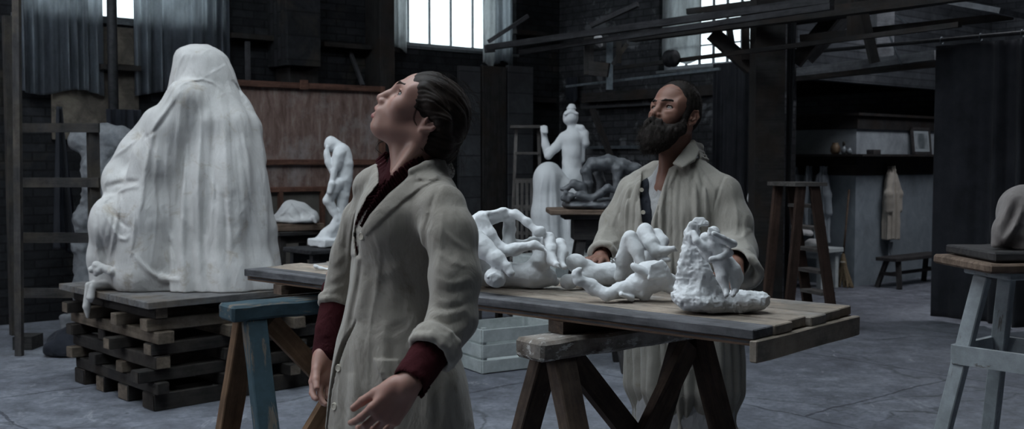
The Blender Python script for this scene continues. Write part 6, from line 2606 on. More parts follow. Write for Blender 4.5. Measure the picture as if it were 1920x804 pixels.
simple_table('sculpture_stand', 'low dusty grey table carrying the bowed white statue', 'stand', W(625, 462, D), ANG_B, .62, .42, zst, .035, M['rail'], splay=.02)
zs2 = W(555, 432, 9.0).z
simple_table('stool', 'dark wooden stool behind the left end of the plank table, a cloth bundle on it', 'stool', W(548, 432, 9.0), ANG_B, .42, .32, zs2, .035, M['darkbeam'], splay=.06)
o = obj('wood_block', plank_mesh(.40, .26, .06, .006, .002, 4, 5), M['standwood'], None, Matrix.Translation(Vector((W(552, 0, 9).x, 9.0, zs2 + .034))) @ Matrix.Rotation(ANG_B - .2, 4, 'Z'))
tag(o, 'flat brown block under the cloth bundle on the dark stool', 'block')
BN = Sculpt(.006, .03)
zb2 = zs2 + .066
D = 9.0
PXE(BN, (548, 400, D), (22, 24, 30), k=.04)
PXS(BN, [(545, 388), (565, 396), (585, 405)], [11, 14, 12], D, k=.04)
PXS(BN, [(540, 400), (520, 410)], [16, 10], D, k=.04)
PXE(BN, (556, 412, D), (40, 12, 34), k=.03)
BN.freeze()
for p_, a_, w_, op in (([(545, 380), (535, 395), (520, 408)], .012, .012, '+'), ([(548, 382), (560, 396), (566, 412)], .012, .012, '-'), ([(552, 380), (575, 394), (592, 408)], .012, .012, '+'), ([(540, 400), (548, 410), (560, 412)], .010, .01, '-')):
    BN.fold(p_, a_, w_, op)
PXS(BN, [(588, 408), (592, 418)], [4, 2], D - .1)
BN.box((0, 9, zb2 + .004 - .5), (30, 30, .5), rd=.001, k=.003, op='-')
BN.disp(lambda X, Y, Z: .006 * vnoise(X, Y, Z, 14, 5))
o = wobj('cloth_bundle', BN.mesh('bundle'), M['greycloth'])
tag(o, 'small shape wrapped in pale cloth on a dark stool before the red-brown board', 'bundle')

# ------------------------------------------------------------------ torso behind the scaffold, its shade painted as grey plaster
D = 8.9
TS = Sculpt(.012, .05)
PXE(TS, (205, 275, D), (26, 42, 30), k=.05)
PXE(TS, (160, 262, D), (30, 26, 28), k=.04)
PXE(TS, (232, 262, D), (22, 26, 28), k=.04)
PXS(TS, [(190, 262), (190, 310), (185, 350)], [32, 34, 30], D, k=.05)
PXS(TS, [(180, 360), (165, 410), (158, 460)], [26, 22, 20], D, k=.05)
PXS(TS, [(200, 360), (212, 420), (214, 500)], [26, 24, 22], D, k=.05)
PXS(TS, [(158, 460), (165, 540), (168, 610)], [20, 24, 30], D, k=.05)
PXS(TS, [(214, 500), (205, 560), (200, 610)], [22, 26, 30], D, k=.05)
TS.box(Vector((W(185, 0, D).x, D, .09)), (.28, .24, .09), rd=.02, k=.03)
TS.box((0, 8, -.5), (30, 30, .5), rd=.001, k=.003, op='-')
TS.disp(lambda X, Y, Z: .018 * vnoise(X, Y, Z, 8, 1) + .012 * vnoise(X, Y, Z, 20, 2) + .006 * vnoise(X, Y, Z, 45, 2))
o = wobj('plaster_statue', TS.mesh('torso'), M['dim_plaster'])
tag(o, 'rough shade-grey headless plaster figure behind the scaffold frame, left of the veiled sculpture', 'statue')
# heap of dark cloth on the floor
HP = Sculpt(.012, .05)
for (px, py, r) in ((106, 608, 18), (120, 604, 22), (138, 598, 26), (154, 594, 22)):
    c = W(px, py, 7.9)
    HP.ell((c.x, c.y, .05), (r * .0045, .15, r * .006), k=.06)
HP.box((0, 8, -.5), (30, 30, .5), rd=.001, k=.003, op='-')
HP.disp(lambda X, Y, Z: .02 * vnoise(X, Y, Z, 9, 5) + .01 * vnoise(X, Y, Z, 24, 5))
o = wobj('cloth_heap', HP.mesh('heap'), M['navy'])
tag(o, 'dark crumpled cloth lying on the floor between scaffold frame and timber stack', 'cloth')
# ------------------------------------------------------------------ large kneeling statue seen from the back
D = 9.4
zk = .62
K = Sculpt(.006, .018)
PXE(K, (1070, 220, D), (14.5, 16, 16), k=.006)
PXE(K, (1062, 224, D - .02), (6, 8, 8), k=.01)
PXE(K, (1071, 203, D + .01), (9, 5, 9), k=.003)
PXE(K, (1072, 199, D + .01), (7, 5, 7), k=.003)
PXS(K, [(1060, 214), (1070, 209), (1082, 213)], [3, 3.4, 3], D - .06, k=.006)
PXS(K, [(1072, 234), (1074, 250)], [8.5, 9.5], D, k=.01)
PXS(K, [(1060, 256), (1088, 257)], [10, 9], D)
PXS(K, [(1073, 262), (1073, 285), (1072, 308)], [20, 18, 16.5], D, k=.03)
PXS(K, [(1072, 308), (1073, 332), (1074, 350)], [17, 21, 23], D, k=.03)
K.cap(W(1074, 262, D - .2), W(1072, 322, D - .2), .012, .016, op='-', k=.035)
PXS(K, [(1056, 258), (1042, 276), (1028, 291)], [9, 8.5, 8], D)
PXS(K, [(1028, 290), (1023, 272), (1020, 252)], [8, 7, 5.5], D + .05)
PXE(K, (1020, 243, D + .06), (7, 9, 7))
for i in range(4):
    PXS(K, [(1015 + i * 3, 238, D + .02), (1016 + i * 3, 248, D + .0)], [2.4, 2.2], k=.008)
PXS(K, [(1090, 258), (1098, 268), (1097, 250)], [8, 7, 6], D - .02)
PXS(K, [(1097, 250), (1090, 240), (1084, 238)], [6, 5.5, 5], D - .02)
PXS(K, [(1092, 270), (1090, 300)], [6, 7], D)
K.disp(lambda X, Y, Z: .003 * vnoise(X, Y, Z, 24, 1))
kbody = thing('plaster_statue', 'large white statue of a seated nude seen from behind, hair in a bun, knee draped', 'statue', (W(1050, 0, D).x, D, zk))
# drapery over the legs
KD = Sculpt(.008, .04)
PXE(KD, (1026, 336, D - .1), (24, 32, 30), k=.04)
PXS(KD, [(1026, 335), (1024, 400), (1026, 470)], [25, 27, 28], D - .1, k=.04)
PXS(KD, [(1034, 322), (1056, 352), (1072, 372)], [16, 20, 22], D - .05, k=.05)
PXS(KD, [(1066, 365), (1066, 420), (1066, 480)], [26, 30, 31], D, k=.05)
KD.freeze()
for pts, a_, w_, op in (([(1020, 318), (1012, 370), (1012, 440)], .010, .02, '+'), ([(1032, 320), (1030, 380), (1034, 450)], .010, .02, '-'), ([(1040, 322), (1044, 390), (1046, 460)], .012, .02, '+'),
                        ([(1048, 340), (1056, 400), (1056, 460)], .012, .02, '-'), ([(1058, 352), (1066, 410), (1068, 460)], .012, .02, '+'), ([(1074, 372), (1078, 420), (1078, 465)], .010, .02, '-'),
                        ([(1070, 452), (1080, 458), (1090, 450)], .016, .02, '+')):
    KD.fold(pts, a_, w_, op)
KD.box((0, 9, zk + .003 - .5), (30, 30, .5), rd=.001, k=.003, op='-')
obj_b = wobj('body', K.mesh('nude'), M['plaster'], kbody)
wobj('drapery', KD.mesh('drape'), M['plaster'], kbody)
o = obj('pedestal', plank_mesh(.62, .56, zk - .004, .01, .003, 4), M['paintwhite'], None, Matrix.Translation(Vector((W(1050, 0, D).x, D, zk / 2 - .001))) @ Matrix.Rotation(ANG_B, 4, 'Z'))
tag(o, 'white block pedestal under the large seated nude statue, glimpsed below the plank table', 'pedestal')

# ---- dark clay group on its stand
D = 7.4
zc_ = W(1105, 390, D).z
stc = W(1108, 390, D)
t = thing('modelling_stand', 'modelling stand with a wooden board top and dark post behind the bearded man\'s arm', 'stand', (stc.x, stc.y, 0), ANG_B - R(38))
m = wm(t)
obj('turntable_board', plank_mesh(.60, .44, .036, .006, .001, 5, 3), M['standwood'], t, m @ Matrix.Translation((0, 0, zc_ - .02)))
obj('under_board', plank_mesh(.40, .32, .03, .004, .001, 3, 3), M['standdark'], t, m @ Matrix.Translation((0, 0, zc_ - .056)))
obj('head_block', plank_mesh(.26, .24, .14, .004, .001, 3, 3), M['standdark'], t, m @ Matrix.Translation((0, 0, zc_ - .145)))
for sx in (-1, 1):
    for sy in (-1, 1):
        beam('leg', m @ Vector((sx * .07, sy * .07, zc_ - .2)), m @ Vector((sx * .22, sy * .22, .003)), .06, .06, M['standdark'], t, up=m.to_3x3() @ Vector((1, 0, 0)), bev=.004)
for sx in (-1, 1):
    beam('cross_tie', m @ Vector((sx * .17, -.17, .35)), m @ Vector((sx * .17, .17, .35)), .05, .03, M['standdark'], t)
CG = Sculpt(.0055, .016)
D = 7.35
PXE(CG, (1108, 384, D), (56, 10, 46), k=.02)
PXE(CG, (1150, 380, D + .02), (36, 10, 36), k=.02)
PXE(CG, (1078, 380, D), (24, 9, 30), k=.02)
CG.disp(lambda X, Y, Z: .010 * vnoise(X, Y, Z, 14, 3) + .005 * vnoise(X, Y, Z, 40, 3))
PXS(CG, [(1097, 322), (1112, 308), (1140, 306), (1166, 312), (1186, 318)], [10, 13, 15, 15, 12], D)
PXS(CG, [(1099, 322), (1103, 345), (1101, 374)], [10, 9, 8], D - .04)
PXS(CG, [(1120, 320), (1128, 344), (1120, 374)], [10, 8, 7], D + .12)
PXS(CG, [(1158, 318), (1160, 345), (1150, 372)], [11, 9.5, 8], D - .04)
PXS(CG, [(1182, 320), (1192, 345), (1184, 374)], [11, 9, 9], D + .05)
PXE(CG, (1192, 316, D), (13, 11, 12))
PXS(CG, [(1128, 300), (1140, 294), (1150, 298)], [4, 4, 4], D)
PXS(CG, [(1084, 352), (1074, 344), (1064, 352)], [7, 6, 5], D - .08)
PXS(CG, [(1064, 352), (1053, 355)], [5, 3.6], D - .08)
PXS(CG, [(1080, 344), (1092, 350), (1096, 362)], [7, 8, 8], D - .08)
PXE(CG, (1070, 368, D - .09), (9, 8, 9))
PXS(CG, [(1086, 366), (1108, 372), (1126, 364)], [8, 7, 7], D - .12)
PXS(CG, [(1126, 362), (1140, 352), (1152, 358)], [7, 7, 5], D - .12)
PXS(CG, [(1060, 362), (1056, 372), (1066, 376)], [4, 4, 4], D - .10)
CG.box((0, 8, zc_ + .003 - .5), (30, 30, .5), rd=.001, k=.003, op='-')
CG.disp(lambda X, Y, Z: .003 * vnoise(X, Y, Z, 40, 6) + .0018 * vnoise(X, Y, Z, 90, 7))
o = wobj('clay_sculpture', CG.mesh('clay'), M['clay'])
tag(o, 'dark grey clay group of an arched body over curled figures on the modelling stand', 'sculpture')

# ---- background stepladder
D = 10.3
sl = thing('step_ladder', 'dusty wooden stepladder in the background beside the large seated nude', 'ladder', (W(990, 0, D).x, D, 0))
zl = W(990, 238, D).z
xl, xr = W(968, 0, D).x, W(1010, 0, D).x
for x_, xb in ((xl, xl - .07), (xr, xr + .05)):
    beam('stile', Vector((x_, D, zl - .02)), Vector((xb, D - .35, .003)), .03, .06, M['ladder'], sl, up=(0, 1, 0), bev=.002)
    beam('rear_leg', Vector((x_, D + .05, zl - .03)), Vector((xb, D + .55, .003)), .03, .045, M['greywood'], sl, up=(0, 1, 0), bev=.002)
beam('top_step', Vector((xl - .06, D - .03, zl)), Vector((xr + .04, D - .03, zl)), .20, .028, M['ladder'], sl, bev=.003)
for i in range(1, 7):
    f = i / 7
    beam('tread', Vector((xl - .07 * f, D - .35 * f, zl * (1 - f))), Vector((xr + .05 * f, D - .35 * f, zl * (1 - f))), .12, .024, M['ladder'], sl, bev=.002)
# ---- slatted crate behind the ladder
cr = thing('slatted_rack', 'small slatted wooden rack standing under the background stepladder', 'rack', (W(988, 0, 9.7).x, 9.7, 0))
za, zb = W(988, 338, 9.7).z, W(988, 392, 9.7).z
for i in range(5):
    x_ = W(970 + i * 9, 0, 9.7).x
    beam('slat', Vector((x_, 9.7, za)), Vector((x_, 9.7, .004)), .026, .014, M['ladder'], cr, up=(0, 1, 0), bev=.001)
for z in (za - .01, zb, .3):
    beam('rail', Vector((W(966, 0, 9.7).x, 9.72, z)), Vector((W(1010, 0, 9.7).x, 9.72, z)), .02, .03, M['ladder'], cr, bev=.001)

# ---- white slatted crate on the floor
cA = G(905, 702, 0)
cdir = Vector((.86, .51, 0)).normalized()
cd2 = Vector((-cdir.y, cdir.x, 0))
cw, cdp, ch = .60, .42, .315
crate = thing('wooden_crate', 'white-painted slatted crate on the floor between the woman and the dark trestle', 'crate', cA + cdir * cw / 2 + cd2 * cdp / 2)
for k in range(3):
    z = .05 + k * .105
    beam('slat', cA + Z0 * z, cA + cdir * cw + Z0 * z, .012, .085, M['paintwhite'], crate, bev=.002, rough=.001, seg=4)
    beam('slat', cA + cd2 * cdp + Z0 * z, cA + cd2 * cdp + cdir * cw + Z0 * z, .012, .085, M['paintwhite'], crate, bev=.002)
    beam('slat', cA + cd2 * .008 + Z0 * z - cdir * .002, cA + cd2 * (cdp - .008) + Z0 * z - cdir * .002, .012, .085, M['paintwhite'], crate, bev=.002)
    beam('slat', cA + cd2 * .008 + Z0 * z + cdir * cw, cA + cd2 * (cdp - .008) + Z0 * z + cdir * cw, .012, .085, M['paintwhite'], crate, bev=.002)
for u_ in (0.02, cw - .02):
    for v_ in (.02, cdp - .02):
        beam('corner_post', cA + cdir * u_ + cd2 * v_, cA + cdir * u_ + cd2 * v_ + Z0 * ch, .032, .032, M['paintwhite'], crate, up=cdir, bev=.002)
beam('bottom_board', cA + cd2 * cdp / 2 + Z0 * .014, cA + cd2 * cdp / 2 + cdir * cw + Z0 * .014, cdp - .03, .012, M['paintwhite'], crate)
# dark low bench behind the crate
simple_table('low_stool', 'dark low stool on the floor just behind the white crate', 'stool', G(915, 612, 0) + Vector((0, .25, 0)), ANG_B, .5, .3, .28, .03, M['standdark'], splay=.02)

# ------------------------------------------------------------------ sculptor's turntable stool at the right
D = 3.85
tz = W(1850, 468, D).z
tc_ = Vector((1.905, D + .12, 0))
tt = thing('turntable_stool', 'tall splay-legged sculptor\'s stool painted chipped grey at the right picture edge', 'stool', tc_)
obj('turntable_top', plank_mesh(.41, .38, .034, .006, .002, 6, 4), M['standdark'], tt, Matrix.Translation(tc_ + Z0 * (tz - .020)) @ Matrix.Rotation(R(3), 4, 'Z'))
obj('lower_board', plank_mesh(.46, .42, .034, .008, .002, 6, 6), M['standwood'], tt, Matrix.Translation(tc_ + Z0 * (tz - .060) + Vector((-.012, 0, 0))) @ Matrix.Rotation(R(5), 4, 'Z'))
obj('head_plate', plank_mesh(.30, .28, .03, .006, .001, 4, 6), M['paintgrey'], tt, Matrix.Translation(tc_ + Z0 * (tz - .094) + Vector((0, 0, 0))) @ Matrix.Rotation(R(10), 4, 'Z'))
mt_ = Matrix.Translation(tc_) @ Matrix.Rotation(R(40), 4, 'Z')
zt_ = tz - .112
for sx, sy in ((-1, -1), (1, -1), (1, 1), (-1, 1)):
    a = mt_ @ Vector((sx * .10, sy * .10, zt_))
    b = mt_ @ Vector((sx * .26, sy * .26, .004))
    beam('leg', a, b, .055, .045, M['paintgrey'], tt, up=mt_.to_3x3() @ Vector((1, 0, 0)), bev=.004, rough=.001, seg=6)
fz = .72
q = .10 + (.26 - .10) * (1 - fz / zt_) + .024
for (x0, y0), (x1, y1) in (((-q, -q), (q, -q)), ((q, -q), (q, q)), ((q, q), (-q, q)), ((-q, q), (-q, -q))):
    beam('cross_rail', mt_ @ Vector((x0, y0, fz)), mt_ @ Vector((x1, y1, fz)), .022, .07, M['paintgrey'], tt, bev=.003)
BU = Sculpt(.006, .04)
PXE(BU, (1925, 400, D + .1), (44, 48, 50), k=.05)
PXS(BU, [(1905, 385), (1885, 430), (1868, 458)], [22, 18, 10], D + .05, k=.05)
PXS(BU, [(1925, 400), (1930, 460)], [50, 60], D + .12, k=.05)
BU.freeze()
for p_, a_, w_, op in (([(1900, 362), (1886, 395), (1870, 430)], .010, .012, '+'), ([(1912, 370), (1898, 410), (1880, 445)], .012, .012, '-'), ([(1916, 390), (1900, 430), (1880, 455)], .012, .012, '+'), ([(1918, 420), (1905, 440), (1890, 458)], .01, .01, '-')):
    BU.fold(p_, a_, w_, op)
BU.box((0, 4, tz + .003 - .5), (30, 30, .5), rd=.001, k=.003, op='-')
BU.disp(lambda X, Y, Z: .005 * vnoise(X, Y, Z, 12, 5) + .002 * vnoise(X, Y, Z, 34, 5))
o = wobj('covered_bust', BU.mesh('bust'), M['browncloth'])
tag(o, 'bust covered by a grey-brown cloth on the tall chipped grey stool', 'bust')

# ------------------------------------------------------------------ partition: post, curtains, rail
def post_between(name, Mw, px0, px1, off, t, mat, ztop=HZ, **kw):
    x0, _ = on(Mw, px0, 300, off)
    x1, _ = on(Mw, px1, 300, off)
    o = obj(name, boxes_mesh([(x0, x1, off, off + t, 0, ztop)]), mat, None, Mw)
    o['kind'] = 'structure'
    return o


o = obj('trim_20', boxes_mesh([(W(1419, 0, 9.2).x, W(1474, 0, 9.2).x, 9.2, 9.45, 0, HZ)]), M['darkbeam'])
o['kind'] = 'structure'
for i, (a, b) in enumerate(((1337, 1386), (1380, 1426))):
    hang('black_curtain', WA, a, b, 118, 545, -.16 - .06 * i, M['blackcurtain'], ['black curtain gathered behind the bearded man\'s shoulder', 'black curtain hanging against the dark post, right of the bearded man'][i], 'curtain', 5, .035, 20 + i)
p_, q_ = W(1477, 0, 9.32), W(1498, 0, 9.32)
o = wobj('black_curtain', cloth_sheet(Vector((p_.x, p_.y, 0)), Vector((q_.x, q_.y, 0)), 3.4, .03, 4, .03, seed=25, taper=lambda v: (.5 - .30 * min(v * 1.5, 1), 1.0 - .55 * min(v * 1.5, 1))), M['blackcurtain'])
tag(o, 'black curtain drawn back to the dark post at the left of the back-room opening', 'curtain')
xa, _ = on(WA, 1753, 200, -.10)
rb0 = WA @ Vector((on(WA, 1510, 107, -.10)[0], -.10, 0))
ra = WA @ Vector((xa, -.10, 0))
zra = zat(WA, 1755, 76, -.10)
re = WA @ Vector((8.3, -.10, 0))
o = obj('curtain_rail', tube_mesh([Vector((rb0.x, rb0.y, zra)), Vector((re.x, re.y, zra))], .018, 8), M['iron'])
tag(o, 'dark iron rail carrying the long black curtain at the right', 'rail')
crt = wobj('black_curtain', cloth_sheet(ra, re, zra - .05, .03, 13, .10, seed=31, n=420, m=36, hemwave=.01), M['blackcurtain'])
tag(crt, 'long floor-length black curtain closing the right side of the back-room opening', 'curtain')
for i in range(9):
    p = ra.lerp(re, (i + .15) / 9)
    tor = bmesh.new()
    bmesh.ops.create_circle(tor, segments=8, radius=.006)
    me = tube_mesh([Vector((  .031 * math.cos(k * .5236), 0, .031 * math.sin(k * .5236))) for k in range(13)], .003, 6)
    tor.free()
    ho = obj('curtain_ring', me, M['steel'], crt, Matrix.Translation(Vector((p.x, p.y, zra - .006))) @ Matrix.Rotation(ANG_A + 1.57, 4, 'Z'))
# sliver of a tall plaster figure beside the post
D = 9.75
SV_ = Sculpt(.007, .02)
PXS(SV_, [(1418, 282), (1420, 312), (1422, 340)], [13, 14, 13], D)
PXS(SV_, [(1414, 284), (1411, 308)], [6, 6], D - .03)
PXS(SV_, [(1420, 345), (1416, 372), (1424, 395)], [15, 14, 12], D)
PXS(SV_, [(1424, 395), (1422, 440), (1424, 500)], [12, 10, 9], D)
PXE(SV_, (1424, 262, D), (10, 12, 11))
zq = .30
SV_.box(Vector((W(1424, 0, D).x, D, zq + .03)), (.14, .14, .03), rd=.01, k=.02)
PXS(SV_, [(1424, 500), (1424, 540)], [9, 10], D)
SV_.box((0, 9, zq + .003 - .5), (30, 30, .5), rd=.001, k=.003, op='-')
o = wobj('plaster_statue', SV_.mesh('sliver'), M['plaster'])
tag(o, 'slim white plaster statue beside the dark post, right of the bearded man\'s shoulder', 'statue')
o = obj('pedestal', plank_mesh(.3, .3, zq - .004, .008, .002, 3), M['greywood'], None, Matrix.Translation(Vector((W(1424, 0, D).x, D, zq / 2 - .001))))
tag(o, 'low dark block under the slim statue beside the dark post', 'pedestal')
# ------------------------------------------------------------------ back room: cabin, shelf, hanging smocks
kc = Vector((3.93, 12.2, 0))
kA = (kc - C0).dot(AX)
kB = (kc - C0).dot(NA)
# in the frame of the partition: the cabin is the block A < kA, B > kB
ZK = CAMZ + 83 / FPX * 12.2
ZS = CAMZ + 7 / FPX * 12.2
o = obj('wall_cabin', boxes_mesh([(1.2, kA, kB, 4.38, 0, ZS - .22)]), M['wall_cabin'], None, WA)
o['kind'] = 'structure'
o = obj('wall_cabin_upper', boxes_mesh([(1.2, kA, kB, 4.38, ZS + .02, ZK)]), M['wall_cabin_up'], None, WA)
o['kind'] = 'structure'
o = obj('trim_21', boxes_mesh([(1.2, kA + .01, kB - .01, 4.37, ZS - .22, ZS + .02)]), M['darkbeam'], None, WA)
o['kind'] = 'structure'
o = obj('trim_22', boxes_mesh([(1.2, kA + .03, kB - .03, 4.37, ZK - .15, ZK - .0), (1.2, kA + .07, kB - .07, 4.37, ZK, ZK + .03)]), M['darkbeam'], None, WA)
o['kind'] = 'structure'
shf = thing('wall_shelf', 'dark shelf running round the corner of the grey cabin in the back room', 'shelf', WA @ Vector((kA, kB, ZS)))
obj('shelf_board', boxes_mesh([(1.25, kA + .22, kB - .22, kB - .012, ZS, ZS + .025), (kA + .012, kA + .22, kB - .012, 4.3, ZS, ZS + .025)]), M['darkbeam'], shf, WA)
for a in (1.6, 2.2, 2.9):
    beam('bracket', WA @ Vector((a, kB - .014, ZS - .01)), WA @ Vector((a, kB - .20, ZS - .01)), .03, .03, M['darkbeam'], shf)


def cab(px, py, face, off=0.0):
    """point on the cabin: face 'L' is the plane B = kB, face 'R' the plane A = kA"""
    inv = WA.inverted()
    o_ = inv @ CAM
    d_ = inv.to_3x3() @ ray(px, py)
    if face == 'L':
        t_ = (kB - off - o_.y) / d_.y
    else:
        t_ = (kA + off - o_.x) / d_.x
    return WA @ (o_ + d_ * t_)


def garment(px, y0, y1, wpx, face, mat, label, seed, arm=True, group=None):
    """an empty smock hanging from a peg: narrow gathered top, sleeves falling at the sides"""
    top = cab(px, y0, face, .06)
    bot = cab(px, y1, face, .06)
    s_ = FPX / top.y
    dirv = (AX if face == 'L' else NA)
    nrm_ = (-NA if face == 'L' else AX)
    H = top.z - bot.z
    w_ = wpx / s_ / 2 * .80
    S = Sculpt(.008, .03)
    rows = []
    for f, k_ in ((0, .12), (.08, .3), (.2, .62), (.35, .82), (.6, .92), (.85, 1.0), (1.0, 1.02)):
        c = top + nrm_ * .03
        rows.append((top.z - H * f, c.x, c.y, w_ * k_, .035 + .04 * min(1, f * 2)))
    yw = math.atan2(dirv.y, dirv.x)
    rg = random.Random(seed)
    p1, p2 = rg.uniform(0, 6), rg.uniform(0, 6)
    S.stack(rows, k=.02, yaw=yw, fold=lambda th, z: .012 * np.sin(th * 9 + p1 + 2 * z) + .008 * np.sin(th * 15 + p2))
    if arm:
        for s in (-1, 1):
            a0 = top + dirv * s * w_ * .4 - Z0 * H * .14 + nrm_ * .04
            a1 = top + dirv * s * w_ * 1.0 - Z0 * H * .38 + nrm_ * .06
            a2 = top + dirv * s * w_ * (1.05 if s > 0 else .9) - Z0 * H * .60 + nrm_ * .05
            S.chain([a0, a1, a2], [.04, .045, .048], k=.03)
    S.disp(lambda X, Y, Z: .006 * vnoise(X, Y, Z, 12, seed))
    o_ = wobj('hanging_smock', S.mesh('smock'), mat)
    pg = obj('peg', tube_mesh([top + Z0 * .0 - nrm_ * .07, top + nrm_ * .03], .012, 8), M['darkbeam'], o_, Matrix.Identity(4))
    pg.matrix_basis = wm(o_).inverted()
    return tag(o_, label, 'smock', group)


garment(1493, 312, 445, 24, 'L', M['smock_grey'], 'blue-grey smock on a peg, first from the left, partly behind the stepladder', 1)
garment(1519, 310, 440, 28, 'L', M['smock_grey'], 'blue-grey smock hanging in the middle of three on the cabin\'s left wall', 2, arm=False)
garment(1546, 311, 455, 34, 'L', M['smock_grey'], 'blue-grey smock hanging nearest the cabin corner, its sleeve sticking out', 3)
garment(1668, 310, 448, 44, 'R', M['smock_beige'], 'beige smock on a peg alone on the cabin\'s right wall, above the bench', 4)
pc = cab(1670, 462, 'R', .05)
o = wobj('hanging_rag', cloth_sheet(pc - NA * .05, pc + NA * .05, pc.z + .05, pc.z - .12, 2, .012, seed=3, n=30, m=12), M['smock_grey'])
tag(o, 'small pale rag hanging below the hem of the beige smock', 'rag')
# things on the shelf
for (px, r, h, f_, mm, lb, kind) in ((1566, .055, .13, 'L', 'ceramic', 'round brown pot on the dark shelf, left of the cabin corner', 'pot'), (1582, .03, .09, 'L', 'glassjar', 'small grey jar on the dark shelf beside the brown pot', 'jar'), (1592, .032, .07, 'L', 'glassjar', 'squat grey jar on the dark shelf nearest the cabin corner', 'jar')):
    p = cab(px, 290, f_, .11)
    prof = [(r * .7, 0), (r, h * .25), (r, h * .6), (r * .72, h * .82), (r * .55, h * .9), (r * .7, h)]
    o = obj(kind, lathe_mesh(prof, 20), M[mm], None, Matrix.Translation(Vector((p.x, p.y, ZS + .026))))
    tag(o, lb, kind)
    if kind == 'jar' and r < .031:
        obj('stopper', lathe_mesh([(r * .5, h), (r * .5, h + .05), (r * .3, h + .055)], 12), M['darkbeam'], o, wm(o).copy())
p = cab(1638, 290, 'R', .11)
o = obj('small_box', plank_mesh(.15, .09, .05, .004), M['standdark'], None, Matrix.Translation(Vector((p.x, p.y, ZS + .051))) @ Matrix.Rotation(ANG_B, 4, 'Z'))
tag(o, 'flat dark box lying on the shelf right of the cabin corner', 'box')
# framed picture leaning on the shelf
pa, pb = cab(1712, 290, 'R', .09), cab(1746, 290, 'R', .09)
ph_ = CAMZ + (300 - 238) / FPX * pa.y
pf = thing('framed_picture', 'framed print of dim figures leaning on the shelf beside the black curtain', 'picture', Vector(((pa.x + pb.x) / 2, (pa.y + pb.y) / 2, ZS + .026)))
wd_ = (pb - pa).length
hh_ = ph_ - ZS - .03
mF = wm(pf) @ Matrix.Rotation(ANG_B, 4, 'Z') @ Matrix.Rotation(R(-6), 4, 'X')
tp_ = NT('faded_print')
v = tp_.coord()
n1 = tp_.noise(v, 14, 5, .6)
gr = tp_.n('ShaderNodeTexGradient', gradient_type='SPHERICAL')
tp_.l(tp_.coord((9, 9, 6.5)), gr.inputs[0])
fig = tp_.mix(tp_.ramp(gr.outputs['Fac'], [(.05, 0.0), (.45, 1.0)]), (.30, .33, .35), (.10, .12, .13))
fig = tp_.mix(tp_.ramp(n1, [(.45, 0.0), (.6, .7)]), fig, (.16, .18, .19))
M['print'] = tp_.fin(fig, .3, None)
M['mount'] = mat_plain('grey_mount', (.3, .34, .36), (.34, .38, .4), .6, 5, .0)
fr_ = .032
bmf = [(-wd_ / 2, -wd_ / 2 + fr_, -.012, .012, 0, hh_), (wd_ / 2 - fr_, wd_ / 2, -.012, .012, 0, hh_), (-wd_ / 2, wd_ / 2, -.012, .012, 0, fr_), (-wd_ / 2, wd_ / 2, -.012, .012, hh_ - fr_, hh_)]
obj('frame', boxes_mesh(bmf), M['standdark'], pf, mF)
obj('mount', boxes_mesh([(-wd_ / 2 + .02, wd_ / 2 - .02, -.002, .006, .02, hh_ - .02)]), M['mount'], pf, mF)
obj('print', boxes_mesh([(-wd_ / 2 + .07, wd_ / 2 - .07, -.004, -.001, -hh_ / 2 + .07, hh_ / 2 - .07)]), M['print'], pf, mF @ Matrix.Translation((0, 0, hh_ / 2)))

# bench by the cabin's right wall
ba, bb = G(1660, 540, 0), G(1750, 528, 0)
bc = (cab(1668, 480, 'R', .35) + cab(1752, 480, 'R', .35)) / 2
zb_ = CAMZ + (300 - 478) / FPX * bc.y
bench = thing('bench', 'low dark wooden bench under the beige smock against the cabin wall', 'bench', (bc.x, bc.y, 0), ANG_B)
m = wm(bench)
bl = 1.15
obj('seat', plank_mesh(bl, .26, .04, .005, .001, 4), M['standdark'], bench, m @ Matrix.Translation((0, 0, zb_ - .02)))
for sx in (-1, 1):
    for sy in (-1, 1):
        beam('leg', m @ Vector((sx * (bl / 2 - .14), sy * .07, zb_ - .04)), m @ Vector((sx * (bl / 2 - .06), sy * .14, .003)), .05, .04, M['standdark'], bench, up=m.to_3x3() @ Vector((1, 0, 0)), bev=.003)
    beam('cross_tie', m @ Vector((sx * (bl / 2 - .09), -.11, .16)), m @ Vector((sx * (bl / 2 - .09), .11, .16)), .03, .04, M['standdark'], bench)
beam('stretcher', m @ Vector((-(bl / 2 - .09), 0, .16)), m @ Vector((bl / 2 - .09, 0, .16)), .03, .035, M['standdark'], bench)

# broom leaning by the corner
bt_, bb2 = cab(1592, 355, 'L', .06), cab(1580, 540, 'L', .16)
bz_ = cab(1573, 484, 'L', .2)
broom = thing('broom', 'straw broom with a long thin handle leaning on the cabin\'s left wall', 'broom', (bb2.x, bb2.y, 0))
hd = Vector((bb2.x, bb2.y, .34))
obj('handle', tube_mesh([hd, Vector((bt_.x, bt_.y, CAMZ + (300 - 355) / FPX * bt_.y))], .012, 8), M['standwood'], broom, Matrix.Identity(4))
BR_ = Sculpt(.007, .02)
for i in range(13):
    a = (i - 6) / 6
    BR_.cap(hd + Z0 * -.02, Vector((bb2.x, bb2.y, .01)) + AX * a * .12 + NA * .03 * math.sin(i * 2.3), .016, .012, k=.015)
BR_.cap(hd + Z0 * .03, hd - Z0 * .06, .02, .035, k=.02)
wobj('straw_head', BR_.mesh('straw'), M['straw'], broom)
obj('binding', lathe_mesh([(.036, -.008), (.039, 0), (.036, .008)], 16), M['string'], broom, Matrix.Translation(hd - Z0 * .05))
for o_ in broom.children:
    if o_.name.startswith('handle'):
        o_.matrix_basis = wm(broom).inverted()
